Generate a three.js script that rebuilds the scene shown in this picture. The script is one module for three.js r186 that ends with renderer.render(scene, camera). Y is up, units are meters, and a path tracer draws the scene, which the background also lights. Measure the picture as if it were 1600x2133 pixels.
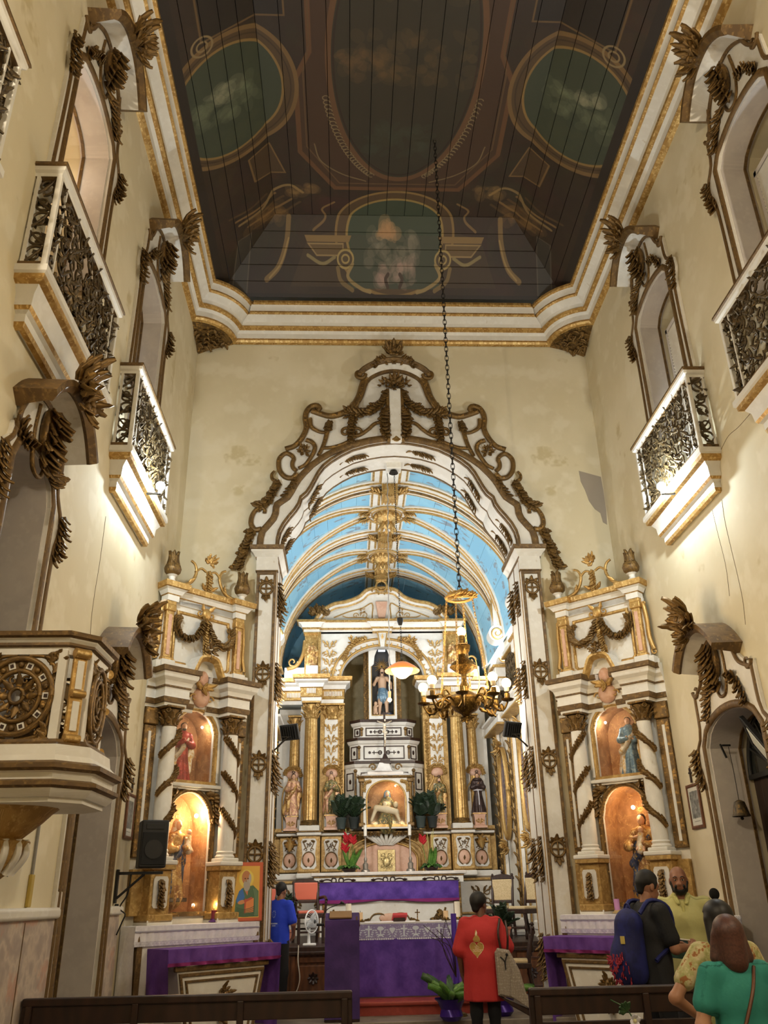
import * as THREE from 'three';
import { mergeGeometries, toCreasedNormals } from 'three/addons/utils/BufferGeometryUtils.js';
import { RoundedBoxGeometry } from 'three/addons/geometries/RoundedBoxGeometry.js';
import { RectAreaLightUniformsLib } from 'three/addons/lights/RectAreaLightUniformsLib.js';

// ---------------------------------------------------------------- camera, sky, large lights, exposure
RectAreaLightUniformsLib.init();
const scene = new THREE.Scene();
const camera = new THREE.PerspectiveCamera(62.72, 1600 / 2133, 0.05, 80);
{
  const basis = new THREE.Matrix4().makeBasis(
    new THREE.Vector3(0.9990, -0.0186, 0.0400), new THREE.Vector3(0.0012, 0.9078, 0.4195), new THREE.Vector3(-0.0441, -0.4190, 0.9069));
  camera.quaternion.setFromRotationMatrix(basis);
  camera.position.set(-0.80, 1.55, 12.0);
  camera.updateMatrixWorld();
}
scene.background = new THREE.Color(0.55, 0.62, 0.72);
const renderer = new THREE.WebGLRenderer({ antialias: true });
renderer.toneMapping = THREE.LinearToneMapping;
renderer.toneMappingExposure = 1.0;
renderer.shadowMap.enabled = true;
const WARM = new THREE.Color(1.0, 0.86, 0.66), BULB = new THREE.Color(1.0, 0.74, 0.42), COOL = new THREE.Color(0.86, 0.96, 1.0);
const LUX = { nave: 34, balcony: 12, flood: 40, day: 24, chand: 1.4, pendant: 2.6, niche: 1.0 };

// ---------------------------------------------------------------- helpers
const PI = Math.PI, V3 = (x, y, z) => new THREE.Vector3(x, y, z), V2 = (x, y) => new THREE.Vector2(x, y);
let _s = 7;
const seed = (n) => { _s = (n * 2654435761) >>> 0; };
const rnd = () => { _s = (_s + 0x6d2b79f5) | 0; let t = Math.imul(_s ^ (_s >>> 15), 1 | _s); t = (t + Math.imul(t ^ (t >>> 7), 61 | t)) ^ t; return ((t ^ (t >>> 14)) >>> 0) / 4294967296; };
const rr = (a, b) => a + (b - a) * rnd();
const lerp = (a, b, t) => a + (b - a) * t, clamp = (x, a, b) => Math.min(b, Math.max(a, x)), sst = (a, b, x) => { const t = clamp((x - a) / (b - a), 0, 1); return t * t * (3 - 2 * t); };
const taken = new Map();
function numbered(name) { const n = taken.get(name) ?? 0; taken.set(name, n + 1); return n ? name + '_' + String(n).padStart(3, '0') : name; }
function tag(o, label, category, group, kind) { if (label) o.userData.label = label; if (category) o.userData.category = category; if (group) o.userData.group = group; if (kind) o.userData.kind = kind; return o; }
function thing(name, label, category, p = [0, 0, 0], turn = 0, group) { const o = new THREE.Group(); o.name = numbered(name); o.position.set(...p); o.rotation.y = turn; scene.add(o); return tag(o, label, category, group); }
function structure(name, p = [0, 0, 0], turn = 0) { const o = new THREE.Group(); o.name = name; o.position.set(...p); o.rotation.y = turn; o.userData.kind = 'structure'; scene.add(o); return o; }
function copy(o, p, turn, label) { const c = o.clone(); c.name = numbered(o.name.replace(/_\d\d\d$/, '')); c.userData = { ...o.userData }; scene.add(c); if (p) c.position.set(...p); if (turn !== undefined) c.rotation.y = turn; if (label) c.userData.label = label; return c; }

function fin(g) {
  if (g.index) g = g.toNonIndexed();
  if (!g.attributes.normal) g.computeVertexNormals();
  if (!g.attributes.uv) g.setAttribute('uv', new THREE.BufferAttribute(new Float32Array(g.attributes.position.count * 2), 2));
  for (const k of Object.keys(g.attributes)) if (!['position', 'normal', 'uv'].includes(k)) g.deleteAttribute(k);
  g.groups = []; g.morphAttributes = {};
  return g;
}
const M4 = new THREE.Matrix4();
function xf(g, p = [0, 0, 0], r = [0, 0, 0], s = [1, 1, 1]) {
  if (typeof s === 'number') s = [s, s, s];
  const m = new THREE.Matrix4().compose(V3(...p), new THREE.Quaternion().setFromEuler(new THREE.Euler(...r)), V3(...s));
  g.applyMatrix4(m);
  if (s[0] * s[1] * s[2] < 0) flip(g);
  return g;
}
function flip(g) { for (const k of ['position', 'normal', 'uv']) { const a = g.attributes[k]; if (!a) continue; const n = a.itemSize; for (let i = 0; i < a.count; i += 3) for (let c = 0; c < n; c++) { const t = a.array[(i + 1) * n + c]; a.array[(i + 1) * n + c] = a.array[(i + 2) * n + c]; a.array[(i + 2) * n + c] = t; } } return g; }
const box = (w, h, d, x = 0, y = 0, z = 0, r) => { const g = fin(new THREE.BoxGeometry(w, h, d)); return xf(g, [x, y, z], r); };
const rbox = (w, h, d, x = 0, y = 0, z = 0, rad = 0.01, r, seg = 2) => xf(fin(new RoundedBoxGeometry(w, h, d, seg, Math.min(rad, w / 2.01, h / 2.01, d / 2.01))), [x, y, z], r);
const cyl = (r0, r1, h, x = 0, y = 0, z = 0, r, seg = 16) => xf(fin(new THREE.CylinderGeometry(r1, r0, h, seg)), [x, y, z], r);
const ball = (r, x = 0, y = 0, z = 0, s = [1, 1, 1], w = 12, h = 8) => xf(fin(new THREE.SphereGeometry(r, w, h)), [x, y, z], [0, 0, 0], s);
const torus = (R, r, x = 0, y = 0, z = 0, rot, a = 6, b = 24, arc = PI * 2) => xf(fin(new THREE.TorusGeometry(R, r, a, b, arc)), [x, y, z], rot);
const lathe = (pts, seg = 20, x = 0, y = 0, z = 0) => xf(fin(toCreasedNormals(new THREE.LatheGeometry(pts.map((p) => V2(...p)), seg), 0.7)), [x, y, z]);
function shapeOf(pts, holes = []) { const s = new THREE.Shape(pts.map((p) => V2(...p))); for (const h of holes) s.holes.push(new THREE.Path(h.map((p) => V2(...p)))); return s; }
const slab = (pts, d, bev = 0, holes = [], z = 0) => xf(fin(new THREE.ExtrudeGeometry(shapeOf(pts, holes), { depth: d - 2 * bev, bevelEnabled: bev > 0, bevelSize: bev, bevelThickness: bev, bevelOffset: -bev, bevelSegments: 1, curveSegments: 8 })), [0, 0, z + bev]);
function smooth(pts, n = 24, closed = false) {           // Catmull-Rom through 2D or 3D points
  const d3 = pts[0].length === 3, c = new THREE.CatmullRomCurve3(pts.map((p) => V3(p[0], p[1], d3 ? p[2] : 0)), closed, 'centripetal');
  return c.getPoints(n).map((p) => (d3 ? [p.x, p.y, p.z] : [p.x, p.y]));
}
const arcPts = (cx, cy, rx, ry, a0, a1, n = 16) => Array.from({ length: n + 1 }, (_, i) => { const a = lerp(a0, a1, i / n); return [cx + rx * Math.cos(a), cy + ry * Math.sin(a)]; });
// tube along a curve; r(t) radius; squash flattens along z
function tube(pts, r, seg = 6, n = 0, squash = 1) {
  const d3 = pts[0].length === 3, P = pts.map((p) => V3(p[0], p[1], d3 ? p[2] : 0));
  n = n || Math.max(6, (pts.length - 1) * 4);
  const c = new THREE.CatmullRomCurve3(P, false, 'centripetal'), fr = c.computeFrenetFrames(n, false), rf = typeof r === 'function' ? r : () => r;
  const pos = [], idx = [], uv = [];
  for (let i = 0; i <= n; i++) {
    const p = c.getPointAt(i / n), R = rf(i / n);
    let N = fr.normals[i], B = fr.binormals[i];
    for (let j = 0; j <= seg; j++) { const a = (j / seg) * PI * 2, q = N.clone().multiplyScalar(Math.cos(a) * R).addScaledVector(B, Math.sin(a) * R); if (squash !== 1) q.z *= squash; q.add(p); pos.push(q.x, q.y, q.z); uv.push(i / n, j / seg); }
  }
  const w = seg + 1;
  for (let i = 0; i < n; i++) for (let j = 0; j < seg; j++) { const a = i * w + j; idx.push(a, a + 1, a + w, a + 1, a + w + 1, a + w); }
  for (const e of [0, n]) { const p = c.getPointAt(e / n), k = pos.length / 3; pos.push(p.x, p.y, p.z); uv.push(0, 0); for (let j = 0; j < seg; j++) { const a = e * w + j; e ? idx.push(a, k, a + 1) : idx.push(a, a + 1, k); } }
  const g = new THREE.BufferGeometry();
  g.setAttribute('position', new THREE.Float32BufferAttribute(pos, 3)); g.setAttribute('uv', new THREE.Float32BufferAttribute(uv, 2)); g.setIndex(idx); g.computeVertexNormals();
  return orient(fin(g));
}
function orient(g) {                                    // make triangle winding agree with outward volume
  const p = g.attributes.position.array; let v = 0;
  for (let i = 0; i < p.length; i += 9) v += p[i] * (p[i + 4] * p[i + 8] - p[i + 5] * p[i + 7]) - p[i + 1] * (p[i + 3] * p[i + 8] - p[i + 5] * p[i + 6]) + p[i + 2] * (p[i + 3] * p[i + 7] - p[i + 4] * p[i + 6]);
  if (v < 0) { flip(g); const n = g.attributes.normal.array; for (let i = 0; i < n.length; i++) n[i] = -n[i]; }
  return g;
}
// moulding: profile [[u, v, tag]...] swept along path; u = sideways (left of travel seen against B), v = along B. Returns {tag: geometry}
function mould(profile, path, B, closed = false, crease = 0.6, caps = true) {
  const b = V3(...B).normalize(), P = path.map((p) => (Array.isArray(p) ? V3(...p) : p)), n = P.length, lat = [];
  for (let i = 0; i < n; i++) {
    const prev = closed ? P[(i - 1 + n) % n] : P[Math.max(0, i - 1)], next = closed ? P[(i + 1) % n] : P[Math.min(n - 1, i + 1)];
    const d1 = P[i].clone().sub(prev), d2 = next.clone().sub(P[i]);
    if (d1.lengthSq() < 1e-12) d1.copy(d2); if (d2.lengthSq() < 1e-12) d2.copy(d1);
    const l1 = b.clone().cross(d1).normalize(), l2 = b.clone().cross(d2).normalize(), m = l1.clone().add(l2).normalize();
    lat.push(m.multiplyScalar(1 / Math.max(0.3, m.dot(l1))));
  }
  const out = {}, at = (i, k) => P[i].clone().addScaledVector(lat[i], profile[k][0]).addScaledVector(b, profile[k][1]);
  let run = 0; const L = [0]; for (let i = 1; i <= n; i++) L.push(run += P[i % n].distanceTo(P[i - 1]));
  for (let k = 0; k + 1 < profile.length; k++) {
    const t = profile[k][2] ?? 'w', a = (out[t] ??= { pos: [], uv: [] });
    for (let i = 0; i < (closed ? n : n - 1); i++) {
      const j = (i + 1) % n, q = [at(i, k), at(j, k), at(j, k + 1), at(i, k + 1)];
      for (const w of [0, 1, 2, 0, 2, 3]) { a.pos.push(q[w].x, q[w].y, q[w].z); a.uv.push(w === 1 || w === 2 ? L[i + 1] : L[i], w > 1 ? profile[k + 1][1] : profile[k][1]); }
    }
  }
  if (!closed && caps && profile.length > 2) {
    const tri = THREE.ShapeUtils.triangulateShape(profile.map((p) => V2(p[0], p[1])), []), t = profile[0][2] ?? 'w', a = (out[t] ??= { pos: [], uv: [] });
    for (const e of [0, n - 1]) for (const f of tri) for (const k of e ? [f[0], f[2], f[1]] : f) { const q = at(e, k); a.pos.push(q.x, q.y, q.z); a.uv.push(0, 0); }
  }
  for (const t in out) { const g = new THREE.BufferGeometry(); g.setAttribute('position', new THREE.Float32BufferAttribute(out[t].pos, 3)); g.setAttribute('uv', new THREE.Float32BufferAttribute(out[t].uv, 2)); out[t] = fin(toCreasedNormals(g, crease)); }
  return out;
}
// simple frame strip along a 2D path in the xy plane: width w, thickness d standing on z
const strip = (pts, w, d, z = 0, closed = false) => mould([[-w / 2, 0], [-w / 2, d * 0.7], [-w * 0.3, d], [w * 0.3, d], [w / 2, d * 0.7], [w / 2, 0]], pts.map((p) => [p[0], p[1], p[2] ?? z]), [0, 0, 1], closed).w;
const round3 = (pts, w, d, z = 0, closed = false) => mould(arcPts(0, 0, w / 2, d, PI, 0, 6), pts.map((p) => [p[0], p[1], p[2] ?? z]), [0, 0, 1], closed, 1.2).w;
function boxUV(g, s = 1) {
  const p = g.attributes.position, n = g.attributes.normal, u = g.attributes.uv;
  for (let i = 0; i < p.count; i++) {
    const ax = Math.abs(n.getX(i)), ay = Math.abs(n.getY(i)), az = Math.abs(n.getZ(i));
    if (ay >= ax && ay >= az) u.setXY(i, p.getX(i) * s, p.getZ(i) * s); else if (ax >= az) u.setXY(i, p.getZ(i) * s, p.getY(i) * s); else u.setXY(i, p.getX(i) * s, p.getY(i) * s);
  }
  return g;
}
function put(name, geos, mat, parent = scene) {
  geos = [].concat(geos).filter(Boolean);
  const g = geos.length === 1 ? geos[0] : mergeGeometries(geos.map(fin));
  if (mat.userData.metre) boxUV(g, mat.userData.metre);
  const m = new THREE.Mesh(g, mat);
  m.name = parent === scene ? numbered(name) : name; m.castShadow = m.receiveShadow = true;
  parent.add(m);
  return m;
}
const each = (name, geos, mat, parent) => geos.filter(Boolean).forEach((g) => put(name, g, mat, parent));
const mirX = (gs) => [].concat(gs).map((g) => xf(g.clone(), [0, 0, 0], [0, 0, 0], [-1, 1, 1]));
const both = (gs) => { gs = [].concat(gs); return [...gs, ...mirX(gs)]; };
const moveAll = (gs, p, r, s) => [].concat(gs).map((g) => xf(g, p, r, s));

// ---------------------------------------------------------------- carved ornament (built in the xy plane, relief towards +z)
const leafCache = new Map();
function leafG(curl, lobes) {
  const key = curl + '/' + lobes;
  if (leafCache.has(key)) return leafCache.get(key);
  const R = 5, pos = [], idx = [];
  for (let side = 0; side < 2; side++) for (let i = 0; i <= R; i++) for (let j = -1; j <= 1; j++) {
    const s = i / R, w = (i === R ? 0.02 : Math.pow(Math.sin(PI * Math.pow(s * 0.93 + 0.07, 0.75)), 0.8)) * 0.5 * (lobes && i % 2 ? 0.74 : 1), a = curl * s;
    const y0 = curl ? Math.sin(a) / curl : s, z0 = curl ? (1 - Math.cos(a)) / curl : 0, h = (j ? 0 : 0.16 * (1 - s * 0.6)) - side * 0.1;
    pos.push(j * w, y0 - h * Math.sin(a), z0 + h * Math.cos(a));
  }
  const N = (R + 1) * 3;
  for (let side = 0; side < 2; side++) for (let i = 0; i < R; i++) for (let j = 0; j < 2; j++) { const a = side * N + i * 3 + j; side ? idx.push(a, a + 3, a + 1, a + 1, a + 3, a + 4) : idx.push(a, a + 1, a + 3, a + 1, a + 4, a + 3); }
  for (let i = 0; i < R; i++) for (const j of [0, 2]) { const a = i * 3 + j, b = a + N; j ? idx.push(a, b, a + 3, b, b + 3, a + 3) : idx.push(a, a + 3, b, b, a + 3, b + 3); }
  const g = new THREE.BufferGeometry(); g.setAttribute('position', new THREE.Float32BufferAttribute(pos, 3)); g.setIndex(idx); g.computeVertexNormals();
  const o = fin(g); leafCache.set(key, o); return o;
}
// leaf at (x, y, z) pointing along angle a in the plane, tilted out of it by t
function leaf(x, y, a, L, W, { t = 0.25, curl = 0.6, z = 0, lobes = 1, roll = 0 } = {}) {
  const g = leafG(curl, lobes).clone();
  const m = new THREE.Matrix4().makeTranslation(x, y, z).multiply(M4.clone().makeRotationZ(a - PI / 2)).multiply(M4.clone().makeRotationX(t)).multiply(M4.clone().makeRotationY(roll)).multiply(M4.clone().makeScale(W, L, L));
  g.applyMatrix4(m); return g;
}
const curl = (x, y, r, a0, turns, th, z = 0) => tube(Array.from({ length: 15 }, (_, i) => { const t = i / 14, a = a0 + turns * 2 * PI * t, q = r * (1 - 0.82 * t); return [x + q * Math.cos(a), y + q * Math.sin(a), z + th * 0.4]; }), (t) => th * (1 - 0.35 * t), 6, 22);
const scroll = (pts, r0, r1, z = 0, seg = 6) => tube(pts.map((p) => [p[0], p[1], z]), (t) => lerp(r0, r1, t), seg, 0, 0.9);
function leafRope(pts, w, n, z = 0, o = {}) {            // overlapping leaves along a curve
  const c = new THREE.CatmullRomCurve3(pts.map((p) => V3(p[0], p[1], p[2] ?? 0))), out = [];
  n = Math.ceil(n * 1.5);
  for (let i = 0; i < n; i++) {
    const t = (i + 0.5) / n, p = c.getPointAt(t), d = c.getTangentAt(t), a = Math.atan2(d.y, d.x) + (o.back ? PI : 0), k = o.w ? o.w(t) : 1;
    for (const s of [-1, 0, 1]) out.push(leaf(p.x, p.y, a + s * rr(0.45, 0.8) + rr(-0.15, 0.15), w * k * rr(0.75, 1.0), w * k * rr(0.5, 0.7), { t: s ? rr(0.1, 0.4) : rr(0.3, 0.7), z: z + p.z + (s ? 0 : w * k * 0.25), curl: 0.5 }));
  }
  return out;
}
function cluster(x, y, R, n, z = 0, a0 = 0, a1 = 2 * PI, balls = 3) {
  const out = [];
  for (let i = 0; i < n; i++) { const a = lerp(a0, a1, (i + rr(0, 0.8)) / n), q = R * rr(0.05, 0.45); out.push(leaf(x + q * Math.cos(a), y + q * Math.sin(a), a + rr(-0.3, 0.3), R * rr(0.5, 0.85), R * rr(0.28, 0.42), { t: rr(0.1, 0.9), curl: rr(-0.2, 0.9) > 0.35 ? 0.9 : 0.3, z: z + rr(0, R * 0.3) })); }
  for (let i = 0; i < balls; i++) out.push(ball(R * rr(0.13, 0.2), x + rr(-0.3, 0.3) * R, y + rr(-0.3, 0.3) * R, z + R * rr(0.25, 0.45), [1, 1, 0.8], 7, 5));
  return out;
}
function rosette(x, y, R, n = 6, z = 0) { const o = []; for (let i = 0; i < n; i++) o.push(leaf(x, y, (i / n) * 2 * PI, R, R * 0.7, { t: 0.35, curl: 0.6, z })); o.push(ball(R * 0.25, x, y, z + R * 0.2, [1, 1, 0.7], 8, 5)); return o; }

// ---------------------------------------------------------------- bodies from a distance field (surface nets)
const cap = (a, b, ra, rb = ra, k) => ({ a, b, ra, rb, k });
const ell = (c, r, k, ry = 0) => ({ c, r, k, ry });
function dist(q, x, y, z) {
  if (q.c) { let dx = x - q.c[0], dy = y - q.c[1], dz = z - q.c[2]; if (q.ry) { const cs = Math.cos(q.ry), sn = Math.sin(q.ry), t = dx * cs - dz * sn; dz = dx * sn + dz * cs; dx = t; } const [a, b, c] = q.r, k0 = Math.hypot(dx / a, dy / b, dz / c), k1 = Math.hypot(dx / (a * a), dy / (b * b), dz / (c * c)); return k1 < 1e-9 ? -Math.min(a, b, c) : (k0 * (k0 - 1)) / k1; }
  const ax = q.a[0], ay = q.a[1], az = q.a[2], bx = q.b[0] - ax, by = q.b[1] - ay, bz = q.b[2] - az, px = x - ax, py = y - ay, pz = z - az, t = clamp((px * bx + py * by + pz * bz) / (bx * bx + by * by + bz * bz + 1e-12), 0, 1);
  let ex = px - bx * t, ey = py - by * t, ez = pz - bz * t, r = lerp(q.ra, q.rb, t);
  if (q.flat) ez /= q.flat;
  if (q.fold) { const an = Math.atan2(ez, ex); r *= 1 + q.fold[0] * t * Math.sin(an * q.fold[1] + q.fold[2] + t * (q.fold[3] || 0)) + q.fold[0] * 0.5 * t * Math.sin(an * q.fold[1] * 1.7 + 1.3); }
  return (Math.hypot(ex, ey, ez) - r) * (q.flat ? Math.min(1, q.flat) : 1);
}
function body(prims, cell = 0.012, K = 0.03, cut) {
  let lo = [1e9, 1e9, 1e9], hi = [-1e9, -1e9, -1e9];
  for (const q of prims) { if (q.sub) continue; const pts = q.c ? [[q.c, Math.max(...q.r)]] : [[q.a, q.ra * 1.25 * Math.max(1, q.flat || 1)], [q.b, q.rb * 1.25 * Math.max(1, q.flat || 1)]]; for (const [p, r] of pts) for (let i = 0; i < 3; i++) { lo[i] = Math.min(lo[i], p[i] - r); hi[i] = Math.max(hi[i], p[i] + r); } }
  const n = [0, 1, 2].map((i) => { lo[i] -= cell * 3; return Math.ceil((hi[i] + cell * 3 - lo[i]) / cell) + 1; }), [nx, ny, nz] = n, F = new Float32Array(nx * ny * nz);
  for (let k = 0, o = 0; k < nz; k++) for (let j = 0; j < ny; j++) for (let i = 0; i < nx; i++, o++) {
    const x = lo[0] + i * cell, y = lo[1] + j * cell, z = lo[2] + k * cell; let d = 1e3;
    for (const q of prims) { const e = dist(q, x, y, z), kk = q.k ?? K; if (q.sub) { const h = Math.max(kk - Math.abs(d + e), 0) / kk; d = Math.max(d, -e) + h * h * kk * 0.25; continue; } if (e > d + kk) continue; const h = Math.max(kk - Math.abs(d - e), 0) / kk; d = Math.min(d, e) - h * h * kk * 0.25; }
    F[o] = cut ? Math.max(d, cut(x, y, z)) : d;
  }
  const id = new Int32Array(nx * ny * nz).fill(-1), pos = [], idx = [], sx = 1, sy = nx, sz = nx * ny;
  const E = [[0, 1], [2, 3], [4, 5], [6, 7], [0, 2], [1, 3], [4, 6], [5, 7], [0, 4], [1, 5], [2, 6], [3, 7]];
  for (let k = 0; k < nz - 1; k++) for (let j = 0; j < ny - 1; j++) for (let i = 0; i < nx - 1; i++) {
    const o = i + j * sy + k * sz, v = []; let neg = 0;
    for (let c = 0; c < 8; c++) { const f = F[o + (c & 1) * sx + ((c >> 1) & 1) * sy + (c >> 2) * sz]; v.push(f); if (f < 0) neg++; }
    if (!neg || neg === 8) continue;
    let x = 0, y = 0, z = 0, m = 0;
    for (const [a, b] of E) if ((v[a] < 0) !== (v[b] < 0)) { const t = v[a] / (v[a] - v[b]); x += lerp(a & 1, b & 1, t); y += lerp((a >> 1) & 1, (b >> 1) & 1, t); z += lerp(a >> 2, b >> 2, t); m++; }
    id[o] = pos.length / 3; pos.push(lo[0] + (i + x / m) * cell, lo[1] + (j + y / m) * cell, lo[2] + (k + z / m) * cell);
  }
  const quad = (a, b, c, d, f) => { if (a < 0 || b < 0 || c < 0 || d < 0) return; f ? idx.push(a, b, c, a, c, d) : idx.push(a, c, b, a, d, c); };
  for (let k = 1; k < nz - 1; k++) for (let j = 1; j < ny - 1; j++) for (let i = 1; i < nx - 1; i++) {
    const o = i + j * sy + k * sz, f = F[o] < 0;
    if (f !== F[o + sx] < 0) quad(id[o - sy - sz], id[o - sz], id[o], id[o - sy], f);
    if (f !== F[o + sy] < 0) quad(id[o - sx - sz], id[o - sx], id[o], id[o - sz], f);
    if (f !== F[o + sz] < 0) quad(id[o - sx - sy], id[o - sy], id[o], id[o - sx], f);
  }
  const g = new THREE.BufferGeometry(); g.setAttribute('position', new THREE.Float32BufferAttribute(pos, 3)); g.setIndex(idx); g.computeVertexNormals();
  return orient(fin(g));
}

// ---------------------------------------------------------------- materials
function vnoise(P, s) {                                  // tileable value noise with period P
  const h = (x, y) => { let t = Math.imul(((x % P) + P) % P, 374761393) ^ Math.imul(((y % P) + P) % P, 668265263) ^ Math.imul(s, 2246822519); t = Math.imul(t ^ (t >>> 13), 1274126177); return ((t ^ (t >>> 16)) >>> 0) / 4294967296; };
  return (u, v) => { const x = u * P, y = v * P, i = Math.floor(x), j = Math.floor(y), a = x - i, b = y - j, p = a * a * (3 - 2 * a), q = b * b * (3 - 2 * b); return lerp(lerp(h(i, j), h(i + 1, j), p), lerp(h(i, j + 1), h(i + 1, j + 1), p), q); };
}
function fbm(P, s, oct = 5) { const n = Array.from({ length: oct }, (_, i) => vnoise(P << i, s + i * 17)); return (u, v) => { let t = 0, a = 0.5, w = 0; for (const f of n) { t += f(u, v) * a; w += a; a *= 0.55; } return t / w; }; }
function tex(S, fn, { srgb = true, H = S } = {}) {
  const d = new Uint8Array(S * H * 4);
  for (let j = 0; j < H; j++) for (let i = 0; i < S; i++) { const c = fn(i / S, j / H), o = (j * S + i) * 4; d[o] = clamp(c[0], 0, 255); d[o + 1] = clamp(c[1], 0, 255); d[o + 2] = clamp(c[2], 0, 255); d[o + 3] = 255; }
  const t = new THREE.DataTexture(d, S, H); t.wrapS = t.wrapT = THREE.RepeatWrapping; t.magFilter = THREE.LinearFilter; t.minFilter = THREE.LinearMipmapLinearFilter; t.generateMipmaps = true; if (srgb) t.colorSpace = THREE.SRGBColorSpace; t.needsUpdate = true; return t;
}
const mixc = (a, b, t) => [lerp(a[0], b[0], t), lerp(a[1], b[1], t), lerp(a[2], b[2], t)];
const mat = (o, metre) => { const { phys, ...p } = o, m = phys ? new THREE.MeshPhysicalMaterial(p) : new THREE.MeshStandardMaterial(p); if (metre) m.userData.metre = metre; return m; };
const bumpT = (() => { const a = fbm(8, 3, 5); return tex(512, (u, v) => { const g = a(u, v) * 255; return [g, g, g]; }, { srgb: false }); })();
function mottled(S, P, sd, c0, c1, c2, spots = 0.0, spotc = [60, 50, 40]) { const a = fbm(P, sd, 6), b = fbm(P * 4, sd + 50, 4), c = fbm(P * 2, sd + 90, 5); return tex(S, (u, v) => { let k = mixc(c0, c1, sst(0.3, 0.7, a(u, v))); k = mixc(k, c2, 0.5 * sst(0.5, 0.75, b(u, v))); if (spots) k = mixc(k, spotc, sst(1 - spots, 1 - spots + 0.1, c(u, v))); return k; }); }
const MT = {};
MT.plaster = mat({ map: mottled(1024, 5, 11, [222, 212, 184], [212, 201, 170], [229, 221, 198], 0.27, [198, 184, 146]), bumpMap: bumpT, bumpScale: 0.006, roughness: 0.85 }, 0.2);
MT.chancelWall = mat({ map: mottled(512, 6, 29, [232, 226, 210], [224, 217, 200], [238, 233, 220]), roughness: 0.8 }, 0.4);
MT.white = mat({ map: mottled(512, 7, 31, [226, 223, 214], [218, 214, 204], [232, 230, 224], 0.22, [206, 198, 182]), roughness: 0.5 }, 0.7);
MT.reveal = mat({ map: mottled(512, 7, 37, [216, 210, 206], [207, 201, 198], [222, 217, 212]), roughness: 0.7 }, 0.6);
MT.pink = mat({ map: mottled(256, 8, 41, [214, 172, 146], [204, 158, 132], [221, 184, 160]), roughness: 0.45 }, 1.2);
const goldMap = (sd, a, b, c) => { const f = fbm(10, sd, 6), g = fbm(24, sd + 9, 4); return tex(512, (u, v) => mixc(mixc(a, b, sst(0.35, 0.65, f(u, v))), c, sst(0.55, 0.75, g(u, v)))); };
MT.gold = mat({ map: goldMap(51, [196, 160, 96], [170, 132, 72], [220, 190, 132]), metalness: 0.55, roughness: 0.42 }, 1.7);
MT.goldFlat = mat({ map: goldMap(57, [184, 150, 88], [160, 126, 70], [200, 168, 108]), metalness: 0.3, roughness: 0.5 }, 1.7);
MT.bronze = mat({ map: goldMap(61, [122, 94, 50], [92, 70, 38], [166, 128, 66]), metalness: 0.4, roughness: 0.5 }, 1.7);
MT.brown = mat({ map: goldMap(67, [112, 86, 48], [92, 70, 40], [132, 104, 60]), metalness: 0.2, roughness: 0.55 }, 1.7);
MT.lattice = mat({ map: goldMap(71, [84, 70, 44], [56, 46, 32], [140, 112, 62]), metalness: 0.35, roughness: 0.5 }, 2.2);
MT.black = mat({ color: 0x101010, roughness: 0.6 });
MT.iron = mat({ color: 0x2a2622, metalness: 0.6, roughness: 0.5 });
MT.brass = mat({ map: goldMap(73, [120, 94, 46], [84, 64, 32], [168, 134, 70]), metalness: 0.8, roughness: 0.38 }, 3);
const woodMap = (sd, a, b, P = 3) => { const f = fbm(P, sd, 5), g = fbm(16, sd + 3, 3); return tex(512, (u, v) => mixc(a, b, 0.5 + 0.5 * Math.sin(2 * PI * (u * 9 + 1.6 * f(u, v))) * 0.6 + (g(u, v * 0.25) - 0.5) * 0.7)); };
MT.pew = mat({ map: woodMap(81, [54, 33, 24], [34, 21, 16]), roughness: 0.42 }, 0.9);
MT.wood = mat({ map: woodMap(83, [116, 70, 38], [82, 47, 25]), roughness: 0.42 }, 1.2);
MT.darkwood = mat({ map: woodMap(87, [58, 34, 24], [38, 22, 16]), roughness: 0.4 }, 1.6);
MT.door = mat({ map: woodMap(89, [52, 34, 24], [34, 22, 16]), roughness: 0.6 }, 1);
MT.blue = (() => { const a = fbm(5, 91, 5), b = fbm(14, 93, 5); return mat({ map: tex(1024, (u, v) => { let c = mixc([146, 198, 222], [128, 184, 214], sst(0.35, 0.65, a(u, v))); return mixc(c, [128, 140, 152], 0.9 * sst(0.66, 0.69, b(u * 1, v * 2 % 1))); }), roughness: 0.6 }, 0.3); })();
MT.floor = mat({ map: mottled(512, 6, 97, [128, 118, 106], [108, 98, 88], [140, 131, 118], 0.3, [90, 82, 74]), roughness: 0.45 }, 0.5);
MT.redplat = mat({ map: mottled(256, 6, 99, [160, 62, 48], [142, 52, 42], [172, 76, 60]), roughness: 0.6 }, 0.8);
const damask = (a, b, sd) => { const f = fbm(6, sd, 4); return tex(512, (u, v) => { const x = u * 4, y = v * 4, m = Math.sin(x * PI * 2) * Math.sin(y * PI * 2), p = Math.hypot((x % 1) - 0.5, ((y + (Math.floor(x) % 2) * 0.5) % 1) - 0.5), q = Math.sin(p * 26 + 5 * Math.atan2((y % 1) - 0.5, (x % 1) - 0.5)) + m; return mixc(a, b, clamp(0.42 + 0.1 * sst(-0.6, 0.6, q) + (f(u, v) - 0.5) * 1.6, 0, 1)); }); };
const cloth = (o, metre) => mat({ phys: 1, roughness: 0.8, sheen: 0.6, sheenRoughness: 0.5, side: THREE.DoubleSide, ...o }, metre);
MT.purple = cloth({ map: damask([70, 40, 128], [108, 74, 172], 101), sheenColor: new THREE.Color(0x8a66c8) }, 1.1);
MT.purpleDark = cloth({ map: damask([50, 28, 84], [76, 48, 112], 103), sheenColor: new THREE.Color(0x5b3a86) }, 1.1);
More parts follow.
